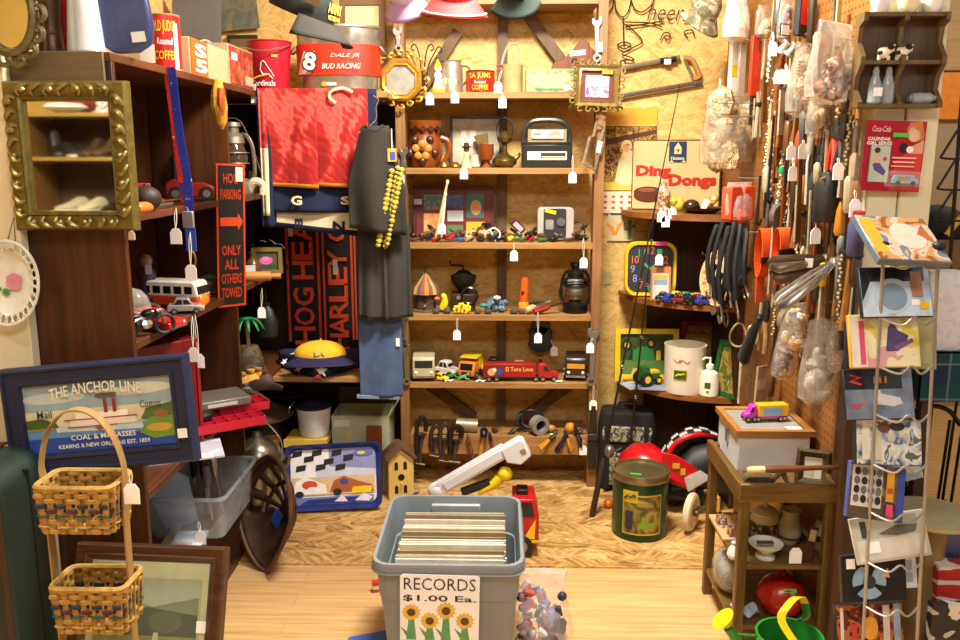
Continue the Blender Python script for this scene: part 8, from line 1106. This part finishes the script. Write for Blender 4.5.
r=T('beaded_coin_purse','worn brown beaded purse lying on the table front','purse',t3(754,2.49,z5_),.1);mesh('body',MB().prism([(-.05,0),(.05,0),(.056,.03),(.04,.05),(-.04,.052),(-.056,.03)],-.03,.03),P('#5a4a30',.8,0,.4,80,.5),r,bev=.012);mesh('clasp',MB().tube([(-.042,-.01,.052),(0,-.012,.058),(.042,-.01,.05)],.004,6),P('#7a6a44',.4,.6),r)
r=T('tooth_pendant','curved tan strap fold beside the beaded purse','strap',t3(775,2.48,z5_));mesh('strap',MB().tube(cr([(-.02,0,.006),(0,.005,.03),(.02,0,.05),(.03,.01,.03),(.05,0,.006)],4),.009,7,flat=.5),P('#7a5430',.6),r)
r=T('ornate_small_frame','small dark ornate photo frame standing on the table','picture frame',t3(811,2.49,z5_+.002),(-.22,.06,-.2));mesh('frame',MB().at((0,0,.055)).frame(.1,.112,.024,-.008,.008,[(0,.008),(0,-.004),(.008,-.01),(.018,-.006),(.024,.0)]),P('#4a3a20',.5,.3,.4,90,.6),r);art(r,'photo',.06,.07,P('#d8ccb0'),[(P('#b8a888'),rc(.1,.1,.6,.5))],(0,0,.055))
r=T('long_wooden_brush','long wooden handled brush with pale tip across table edge','brush',K(747,470,Y=2.40));d=K(840,467,Y=2.40)-K(747,470,Y=2.40);mesh('handle',MB().tube([d*.18,d*.3,d*.6,d],[.009,.012,.008,.007],9),P('#6a3a20',.4),r);mesh('pale_tip',MB().tube([d*0,d*.04,d*.19],[.007,.011,.01],9),P('#d8bc80',.5),r)
for px,lb in((760,'flat dark coin purse under the long brush, left'),(785,'flat dark coin purse under the long brush, right'),(822,'flat dark wallet by the table right corner')):one('coin_purse',MB().prism(rrect(.08,.05,.012,3),-.006,.006),P('#2a221a',.7,0,.4,60,.4),lb,'purse',t3(px,2.45,z5_+.008),(-PI/2,0,.15))
zm=.30
def jar(name,label,px,Y,z,prof,m,extra=None,cat='jar'):
 q=T(name,label,cat,t3(px,Y,z));mesh('body',MB().lathe(prof,n=26),m,q)
 if extra:mesh(extra[0],MB().lathe(extra[1],n=26,caps=False),extra[2],q)
 return q
jar('covered_berry_jar','cream jar with berry band on middle table shelf',764,2.60,zm,[(.038,0),(.045,.01),(.046,.07),(.04,.082),(.042,.088),(.03,.1),(.008,.106),(.006,.115),(0,.116)],P('#d0c8ac',.3),('berry_band',[(.0462,.025),(.0468,.03),(.0468,.055),(.0462,.06)],mottle(['#6a2a1c','#3a4a2a','#c8b890','#8a3020'],60,.3)))
jar('cream_vase','cream vase with brown base on middle table shelf',789,2.56,zm,[(.022,0),(.034,.02),(.038,.055),(.026,.085),(.024,.1),(.032,.115),(.028,.114),(.02,.095),(0,.09)],P('#b8b094',.3),('brown_band',[(.023,.002),(.036,.024),(.0355,.03),(.023,.004)],P('#5a3a20',.3)),'vase');jar('small_cream_jar','small cream jar at right of middle table shelf',821,2.52,zm,[(.022,0),(.026,.02),(.025,.08),(.018,.09),(.022,.1),(0,.1)],P('#a8a080',.3),('dark_band',[(.0262,.03),(.0265,.035),(.0262,.05)],P('#4a3a2a',.3)))
jar('white_pedestal_bowl','white pedestal bowl with papers at front of middle shelf',765,2.46,zm,[(.03,0),(.03,.006),(.016,.014),(.03,.026),(.05,.042),(.052,.048),(.048,.046),(.025,.03),(0,.028)],P('#dcdccc',.2),None,'bowl');one('dark_cards',MB().box(-.025,.025,-.008,.008,0,.004),P('#5a4438'),'dark card lying in the white pedestal bowl','card',t3(765,2.46,zm+.046))
r=T('brown_bookmark','brown leather bookmark with pale label on middle shelf','bookmark',t3(806,2.43,zm),(-.2,.25,0));mesh('strip',MB().box(-.014,.014,-.002,.002,0,.11),P('#4a2418',.5),r);mesh('pale_label',MB().box(-.01,.01,-.003,-.002,.065,.1),P('#b8a078'),r);price_tag(t3(798,2.415,zm+.05),t3(795,2.41,zm+.004),'white paper tag at the foot of brown bookmark',wide=1.1)
r=T('figurine_tray','tray of tiny coloured figurines at left of middle shelf','tray',t3(727,2.66,zm),.0);mesh('tray',MB().box(-.04,.05,-.1,.09,0,.012),P('#c8a070',.5),r,bev=.003);mb=MB()
for k in range(22):mb.lathe([(.009,.012),(.005,.025),(.006,.034),(.001,.042)],(random.uniform(-.03,.04),random.uniform(-.09,.08),0),8)
mesh('figurines',mb,mottle(['#8a4a5a','#c8a03a','#5a4a8a','#d8c8b0','#a8542a'],60),r);r['x']=1;del r['x']
one('white_china_swan',MB().lathe([(.014,0),(.02,.012),(.016,.03),(.006,.044),(.008,.052),(0,.058)],n=14),P('#dcd8d0',.25),'little white china figure near the front left table leg','figurine',t3(733,2.45,zm))
zl=.10;r=T('red_enamel_pot','round red lidded pot with green sticker on bottom shelf','pot',t3(780,2.49,zl));RP=P('#a81c14',.25,0,.08);mesh('body',MB().lathe([(.03,0),(.056,.012),(.072,.045),(.074,.06)],n=32),RP,r);mesh('lid',MB().lathe([(.0765,.058),(.0745,.066),(.059,.1),(.03,.118),(.012,.121)],n=32),RP,r);mesh('knob',MB().lathe([(.008,.12),(.014,.13),(.008,.138),(0,.139)],n=14),P('#7a140e',.3),r);mesh('green_sticker',MB().at((.006,-.056,.1),(-.75,0,0)).box(-.02,.02,-.001,.001,-.006,.006),P('#3ad048'),r)
bg=T('plastic_wrapped_basket','clear wrapped brown bundle at left of bottom table shelf','bundle',t3(728,2.62,zl));mesh('bundle',MB().ball((0,0,.07),.06,(.8,1.2,1.1),12),mottle(['#5a4a38','#8a7a64','#3a2c20','#b0a490'],30,.5),bg);mesh('clear_wrap',MB().ball((0,0,.075),.07,(.8,1.2,1.1),14),clear('#f0ece4',.75,.1,.3),bg)
one('blue_white_rag',MB().sheet(lambda u,v:((u-.5)*.08,(v-.5)*.06,.01+.012*math.sin(u*9)*math.cos(v*7)+.012),10,8),P('#a8b8c4',.7),'pale blue crumpled cloth at front of bottom table shelf','cloth',t3(745,2.46,zl));one('wire_egg_basket',(lambda mb:[mb.tube([(.05*math.cos(a)*q_,.05*math.sin(a)*q_,z)for a in(2*PI*k/20 for k in range(20))],.002,5,True)for q_,z in((.7,.002),(1,.04),(1.05,.09))]and[mb.tube([(.035*math.cos(a),.035*math.sin(a),.002),(.05*math.cos(a),.05*math.sin(a),.04),(.0525*math.cos(a),.0525*math.sin(a),.09)],.0018,5)for a in(2*PI*k/10 for k in range(10))]and mb)(MB()),P('#6a6458',.35,.7),'small grey wire basket behind the red pot','basket',t3(808,2.66,zl))
# ================================================================== on the floor
# grey storage tote of records
r=T('storage_tote','grey plastic storage tote full of records with price sign','tote',(-.139,2.39,0));TG=P('#7c868c',.45,0,.05,8);tw,tl,th=.422,.49,.42
def tr(q,z,rr=.05):return[(x,y,z)for x,y in rrect(tw*q,tl*q,rr*q,5)]
mb=MB();R_=[tr(.80,0),tr(.815,.006),tr(.90,th-.12),tr(.93,th-.115),tr(.955,th-.03),tr(1.0,th-.028),tr(1.01,th-.012),tr(.995,th),tr(.955,th),tr(.945,th-.012),tr(.925,th-.1),tr(.79,.02)];mb.loft(R_,True,False);mb.add(R_[0],[tuple(range(len(R_[0])))[::-1]]);mb.add(R_[-1],[tuple(range(len(R_[-1])))]);mesh('body',mb,TG,r)
mesh('rear_grip',MB().box(-.08,.08,.214,.23,th-.06,th-.022),P('#a0aab0',.45),r,bev=.004);mesh('side_lip',MB().tube([(x,y,th-.028)for x,y in rrect(tw*1.005,tl*1.005,.05,5)],.004,5,True),TG,r)
a=K(402,571,Y=2.16);b_=K(479,571,Y=2.16);sw=(b_.x-a.x)*1.03;sh=.235;sg=mesh('paper_sign',MB().prism([(-sw/2,-sh),(sw/2,-sh),(sw/2,-.004),(sw*.46,0),(-sw*.46,0),(-sw/2,-.006)],-.001,.0),P('#eef3ff',.6,0,.02),r,loc=((a.x+b_.x)/2+.139,-.2515,th-.024),rot=(.035,.02,0))
text(sg,'RECORDS',sw*.9,.036,(0,-.0015,-.028),P('#26262a',.6),fat=-.004);text(sg,'$1.00 Ea.',sw*.92,.021,(0,-.0015,-.072),P('#26262a',.6),fat=.012);mesh('red_line',MB().box(-sw*.48,sw*.48,-.0016,-.001,-.206,-.202),P('#d8a0a0'),sg)
for x,z,s in((-.078,-.115,.026),(-.027,-.14,.026),(.018,-.108,.027),(.07,-.138,.026)):
 mesh('sunflower',MB().prism([(x+s*(1 if k%2 else .8)*math.cos(2*PI*k/26),z+s*(1 if k%2 else .8)*math.sin(2*PI*k/26))for k in range(26)],-.0022,-.0008),P('#d8b84a',.6),sg);mesh('flower_centre',MB().prism(circ(x,z,s*.45,s*.45,16),-.0028,-.002),P('#5a3a1c',.6),sg);mesh('stem',MB().prism([(x-.014,-.2),(x+.014,-.2),(x+.008,z-s*.8),(x-.008,z-s*.8)],-.0014,-.001).prism([(x-.03,-.16),(x-.008,-.2),(x,-.185)],-.0015,-.001),P('#5a9a6a',.6),sg)
cols=['#d0c4a8','#e0d6be','#b8a47a','#94805e','#d8cfbc','#c4b08c','#6a5a46','#e0d8c4','#b48c60','#74808e','#c8b898'];recs=44
for i in range(recs):
 y=2.235+.305*i/recs;hz=.366+.012*math.sin(i*1.7)+random.uniform(-.004,.004)+.022*i/recs;rr=T('record_sleeve','worn cardboard record sleeve filed in the grey storage tote','record',(-.137+random.uniform(-.004,.004),y,hz-.312),(-.06+random.uniform(-.015,.015),random.uniform(-.006,.006),0),'records in the grey tote')if i else T('record_sleeve','pale record sleeve with blue corner, frontmost in the grey tote','record',(-.137,y-.012,hz-.318),(-.1,0,0))
 t_=random.choice((.002,.003,.003,.0045));mesh('sleeve',MB().box(-.157,.157,-t_,t_,0,.314),P(cols[(i*7+i//3)%len(cols)],.6,0,.12,40),rr);
 if i==0:art(rr,'cover_print',.312,.31,mottle(['#d8d8cc','#b8c0c0','#c8c4b0','#e4e0d4'],8,.25,'LINEAR'),[(P('#3a5a9a',.4),rc(.02,.9,.12,.99)),(P('#b8c4cc',.2),rc(.3,.55,.9,.95))],(0,-t_-.0015,.157),th=.001);mesh('plastic_sleeve',MB().box(-.158,.158,-t_-.004,-t_-.0034,0,.316),clear('#ffffff',.85,.08,.1),rr)
 elif i%3==1:mesh('inner_edge',MB().box(-.15,.15,-t_*.4,t_*.4,.314,.3148),P('#f0ece0',.7),rr)
# toy fire engine with white boom
Yt=3.10;x0=WX(430,Yt,.1);x1=WX(538,Yt,.1);L=x1-x0;r=T('toy_fire_engine','red toy fire engine with raised white boom behind the tote','toy truck',((x0+x1)/2,Yt,.006),-.0);RB=P('#b8141c',.3)
mesh('chassis',MB().box(-L/2,L/2,-.07,.07,.05,.11),RB,r,bev=.006);mesh('cab',MB().prism([(L*.26,.1),(L*.5,.1),(L*.5,.17),(L*.46,.235),(L*.26,.235)],-.072,.072),RB,r,bev=.006);mesh('black_roof_box',MB().box(L*.3,L*.4,-.03,.03,.235,.255),BLACK,r,bev=.003);mesh('windows',MB().prism([(L*.3,.165),(L*.46,.165),(L*.435,.222),(L*.3,.222)],-.074,.074),P('#1a1a20',.15),r);mesh('yellow_flash',MB().prism([(L*.36,.075),(L*.47,.155),(L*.46,.075)],-.0745,-.072).prism([(L*.3,.06),(L*.5,.06),(L*.5,.07),(L*.3,.07)],-.0745,-.072),YEL,r);mesh('tool_bed',MB().box(-L/2,L*.22,-.065,.065,.11,.16),RB,r,bev=.005);wheels(r,[(x,y)for x in(-L*.32,L*.34)for y in(-.066,.066)],.045,.03,P('#8a8a88',.3,.5));wheels(r,[(-L*.1,-.066),(-L*.1,.066)],.045,.03)
q=lambda a,b_,y=Yt-.02:K(a,b_,Y=y)-Vector(r.location);WB=P('#dedee2',.4,0,.04);p0=q(436,490);p1=q(505,450);d=p1-p0;ang=-math.atan2(d.z,d.x);ll=d.length;mesh('boom',MB().at(p0,(0,ang,0)).box(-.02,ll,-.02,.02,-.026,.026).box(.04,ll-.01,-.025,.025,-.018,.018),WB,r,bev=.003);p2=q(520,449);mesh('boom_head',MB().at(p2,(0,-.45,0)).prism([(-.065,-.02),(-.02,-.05),(.03,-.035),(.03,.03),(.015,.045),(-.065,.035)],-.03,.03),WB,r,bev=.005);mesh('head_hole',MB().at(p2,(0,-.45,0)).box(.0,.02,-.032,-.03,-.015,.005),P('#8a7a5a'),r);mesh('boom_knuckle',MB().ball(p0,.032,(1,.9,1),12),WB,r);mesh('lift_arm',MB().tube([q(462,492),q(490,482)],.018,8),BLACK,r);mesh('yellow_nozzle',MB().tube([q(478,492),q(494,484),q(500,478)],[.014,.02,.022],10).ball(q(505,474),.03,(1,.9,1),10),P('#e8cc1c',.35),r)
# clear bag of small toys
p=K(541,640,Z=.0);c=Vector((WX(541,2.36,.1),2.36,0));r=T('bag_of_small_toys','clear plastic bag of mixed small toys on floor beside tote','plastic bag',c);f=lambda a,k:1+.07*math.sin(a*6+k)+.05*math.sin(a*11-2*k)
def rg(w_,d_,z,k,y=0):return[(w_*f(2*PI*j/30,k)*math.cos(2*PI*j/30),y+d_*f(2*PI*j/30,k+1)*math.sin(2*PI*j/30),z)for j in range(30)]
mesh('bag',MB().loft([rg(.06,.06,.003,0),rg(.085,.09,.03,1),rg(.09,.095,.1,2),rg(.085,.085,.17,3,.02),rg(.07,.05,.22,4,.04),rg(.085,.02,.265,5,.06)]),clear('#f4f2f4',.84,.1,.3),r)
for k in range(84):
 a=random.uniform(0,2*PI);e=math.sqrt(random.random());z=random.uniform(.02,.235)*(.75+.25*random.random());pc=random.choice(('#2a3048','#c84a3a','#d8d4d0','#e08a3a','#4a5aa0','#1c1c20','#b8b0b4','#8a3a4a','#d8b8a0','#5a6a7a'));s=random.uniform(.012,.022);mb=MB().at((.068*e*math.cos(a),.07*e*math.sin(a)+.015,z),(random.uniform(0,3),random.uniform(0,3),0));(mb.box(-s,s,-s*.6,s*.6,-s*.5,s*.5)if k%3 else mb.ball((0,0,0),s*.8,n=8));mesh('small_toy',mb,P(pc,.35),r,bev=.002)
# bits on the floor
a=K(377,591,Z=0);r=T('small_red_white_box','tiny red and white carton on floor left of tote','carton',(a.x,a.y,0),.3);mesh('box',MB().box(-.016,.016,-.012,.012,0,.038),P('#c83c1c',.5),r);mesh('white_band',MB().box(-.0165,.0165,-.0125,.0125,.012,.026),P('#e8dcd0'),r)
a=K(372,640,Z=0);one('blue_booklet',MB().prism(rrect(.13,.1,.01),-.006,0),P('#4a6ac0',.4),'blue booklet lying on floor at the bottom edge','booklet',(a.x,a.y-.03,.006),(-PI/2,0,.35))
# green drum tin
Yg=3.27;x0=WX(612,Yg,.14);x1=WX(668,Yg,.14);R_=(x1-x0)/2;H_=.272;r=T('green_drum_tin','round green tin drum with tractor picture on floor','tin',((x0+x1)/2,Yg,.006));mesh('body',MB().lathe([(R_*.96,0),(R_*.98,.006),(R_*.98,H_-.03)],n=44),P('#123a1c',.3,.2,.15,10),r);mesh('lid',MB().lathe([(R_*1.0,H_-.032),(R_*1.02,H_-.028),(R_*1.02,H_-.004),(R_*1.0,H_),(R_*.95,H_),(R_*.93,H_-.01),(0,H_-.008)],n=44),P('#8a7a54',.25,.7,.2,12),r);mesh('green_sticker',MB().at((-.03,-.05,H_-.006),(0,0,-.2)).box(-.022,.022,-.006,.006,-.001,.001),P('#3ac04a'),r)
pr=R_*.98+.001;Aa=lambda x:x;mesh('picture_panel',MB().arc(pr,.035,.195,-.78,.62,18),mottle(['#5a5020','#8a7a2c','#3a3a18','#a89040','#6a4a20'],9,.4,'LINEAR'),r);mesh('panel_border',MB().arc(pr+.0006,.192,.199,-.8,.64,18).arc(pr+.0006,.031,.038,-.8,.64,18).arc(pr+.0006,.031,.199,-.8,-.76,3).arc(pr+.0006,.031,.199,.6,.64,3),P('#b89a3a',.4),r);mesh('yellow_emblem',MB().arc(pr+.001,.165,.215,-.8,-.25,8),P('#c8a81c',.4),r);mesh('green_tractor',MB().arc(pr+.001,.06,.085,-.2,.4,8).arc(pr+.001,.085,.11,-.1,.1,6),P('#7a9a2a',.4),r);mesh('dark_figure',MB().arc(pr+.001,.055,.13,-.68,-.4,6),P('#2a2438',.5),r);mesh('deer_mark',MB().tube([((pr+.003)*math.sin(a_),-(pr+.003)*math.cos(a_),z)for a_,z in((-.72,.182),(-.6,.196),(-.5,.19),(-.38,.2),(-.32,.192))],.004,5),P('#2a4a1c'),r);None
# camouflage bag behind
Yc=3.765;x0=WX(598,Yc,.2);x1=WX(654,Yc,.2);w=x1-x0;H_=WZ(408,Yc)-.006;r=T('camouflage_bag','black and camouflage bag standing behind the green drum','bag',((x0+x1)/2,Yc,.006),-.1);CM=mottle(['#5a5a40','#a09a7c','#34342a','#bcb89e','#4a5036'],26,.8);BK2=P('#14140f',.8);mesh('body',MB().loft([[(x*q_,y*q_,z)for x,y in rrect(w,.16,.04)]for q_,z in((.92,0),(1,.04),(1,H_*.8),(.9,H_))]),BK2,r,bev=.006);mesh('front_pocket',MB().prism(rrect(w*.74,H_*.42,.02,3,.0,H_*.3),-.1,-.07),CM,r,bev=.008);mesh('camo_flap',MB().prism(rrect(w*.86,H_*.2,.02,3,0,H_*.74),-.09,-.07),CM,r,bev=.006);mesh('strap',MB().box(-w*.4,-w*.3,-.104,-.098,.02,H_*.9),BK2,r);mesh('side_strap',MB().box(w*.28,w*.36,-.104,-.098,.02,H_*.9),BK2,r);mesh('handle',MB().tube(cr([(-.05,-.02,H_-.01),(-.03,-.02,H_+.04),(.03,-.02,H_+.04),(.05,-.02,H_-.01)],4),.008,6),BK2,r)
one('orange_bobber',MB().ball((0,0,.02),.02,n=14),P('#e06a1c',.35),'small orange ball on floor beside camouflage bag','ball',(WX(608,3.5,.006),3.5,.006))
# red racing pedal car
Yp=3.505;x0=WX(622,Yp,.2);r=T('racing_pedal_car','red racing ride toy with black and white checkered hood','ride toy',(WX(665,Yp,.15),Yp,.006));q=lambda a,b_,y=0:K(a,b_,Y=Yp+y)-Vector(r.location)
def sec(c,hw,hh,n=16):return[(c[0],c[1]+hw*math.cos(2*PI*k/n),c[2]+hh*math.sin(2*PI*k/n)*(1 if math.sin(2*PI*k/n)>0 else .7))for k in range(n)]
mb=MB();ring=[]
for px,py,hw,hh in((616,470,.02,.016),(621,464,.06,.045),(634,460,.095,.07),(652,461,.11,.076),(668,470,.115,.066),(690,481,.105,.045)):ring.append(sec(q(px,py),hw,hh))
mb.loft(ring);mesh('nose',mb,P('#c0141a',.25),r);e0=q(664,462,-.1);mesh('side_panel',MB().loft([[q(662,452,-.1),q(662,468,-.1),q(662,468,-.08),q(662,452,-.08)],[q(676,455,-.105),q(674,482,-.105),q(674,482,-.085),q(676,455,-.085)],[q(697,468,-.1),q(692,490,-.1),q(692,490,-.08),q(697,468,-.08)]]),P('#c8181c',.25),r,bev=.004);mesh('black_tub',MB().loft([sec(q(668,480),.085,.06),sec(q(690,470),.09,.12),sec(q(714,468),.08,.13)]),P('#0e0e10',.5),r)
mesh('hood_hoop_red',MB().tube(cr([q(668,455,-.03),q(676,443,-.03),q(690,436,-.03),q(704,434,-.02),q(716,436,0)],5),.012,7),P('#c8181c',.3),r)
hp=cr([q(663,452),q(672,440),q(686,431),q(700,429),q(716,433)],6);ms=[P('#16161a',.4),P('#d8d4d0',.4)];mb=MB()
for i in range(len(hp)-1):
 for j in range(2):mb.m=(i//3+j)%2;w0=-.03+.028*j;mb.add([hp[i]+Vector((0,w0,0)),hp[i+1]+Vector((0,w0,0)),hp[i+1]+Vector((0,w0+.028,.0)),hp[i]+Vector((0,w0+.028,0))],[(0,1,2,3)])
mesh('checkered_hood',mb,ms,r,solid=.006);mesh('yellow_flames',MB().tube(cr([q(622,472,-.1),q(630,466,-.1),q(638,470,-.105),q(648,466,-.11),q(654,472,-.11)],4),.008,6),P('#d8641c',.4),r);mesh('stickers',MB().cbox(q(676,466,-.108),(.03,.003,.022)).cbox(q(683,472,-.108),(.02,.003,.028)),[P('#d8a82a',.4)],r);mesh('white_panel',MB().loft([[q(684,478,-.11),q(688,492,-.11),q(688,492,-.09),q(684,478,-.09)],[q(700,470,-.1),q(712,478,-.1),q(712,478,-.08),q(700,470,-.08)]]),P('#c8c0b4',.4),r);mesh('black_pedal_box',MB().loft([sec(q(664,488),.06,.06),sec(q(700,492),.07,.07)]),BLACK,r)
wc=q(691,512,-.22);rad=wc.z;wh=mesh('wheel',MB().at(wc,(0,0,1.05)).tube([((rad-.014)*math.cos(a_),0,(rad-.014)*math.sin(a_))for a_ in(2*PI*k/28 for k in range(28))],.017,8,True).cyl((0,-.012,0),(0,.012,0),rad-.02,n=24),P('#d8c8a4',.5,0,.1),r);mesh('hub',MB().at(wc,(0,0,1.05)).cyl((0,-.03,0),(0,.01,0),.014,n=12),P('#5a5048',.4,.5),wh);mesh('axle',MB().tube([wc,q(712,504,-.12)],.008,7),P('#7a7266',.3,.7),r);mesh('yellow_block',MB().cbox(q(712,505,-.05),(.05,.06,.09)),P('#d8b04a',.5),r);wheels(r,[(q(640,500).x,-.06),(q(640,500).x,.06)],.05,.03,P('#8a8a88'))
# green watering can at the front
zw_=0;Yw=2.16;r=T('green_watering_can','green toy watering can with yellow handle and rose','watering can',(WX(787,Yw,.12),Yw,0));q=lambda a,b_,y=0:K(a,b_,Y=Yw+y)-Vector(r.location);GC=P('#2c8a34',.3,.1);HT=q(785,634).z+.0;mesh('body',MB().lathe([(.07,0),(.078,.008),(.088,HT-.004),(.091,HT),(.084,HT),(.07,.01),(0,.008)],n=34),GC,r);mesh('cover',MB().prism(circ(0,0,.09,.088,28),-.003,.003),GC,r,loc=(-.0,.02,HT-.002),rot=(-PI/2+.0,0,0))if False else None
mesh('spout',MB().tube([(-.075,0,HT*.3),(-.11,.0,HT*.7),q(728,628)],[.018,.014,.013],10),GC,r);s0=q(724,620);mesh('rose',MB().at(s0,(0,-.75,0)).lathe([(.012,-.02),(.03,.0),(.036,.006),(0,.009)],n=20),P('#e0cc1c',.35),r);mesh('brace',MB().tube([q(733,634),q(760,636)],.004,6),GC,r)
hp=cr([(.01,-.086,HT-.01),q(782,622,-.05),q(788,606,-.03),q(797,598),q(804,601,.03),q(806,618,.06),(.035,.085,HT-.01)],5);mb=MB();mb.loft([[p_+Vector((-.011,0,0)),p_+Vector((.011,0,0)),p_+Vector((.011,.003,.002)),p_+Vector((-.011,.003,.002))]for p_ in hp[:22]]);mesh('yellow_handle',mb,P('#e0cc1c',.35),r);mb=MB();mb.loft([[p_+Vector((-.011,0,0)),p_+Vector((.011,0,0)),p_+Vector((.011,.003,.002)),p_+Vector((-.011,.003,.002))]for p_ in hp[21:]]);mesh('green_handle',mb,GC,r)
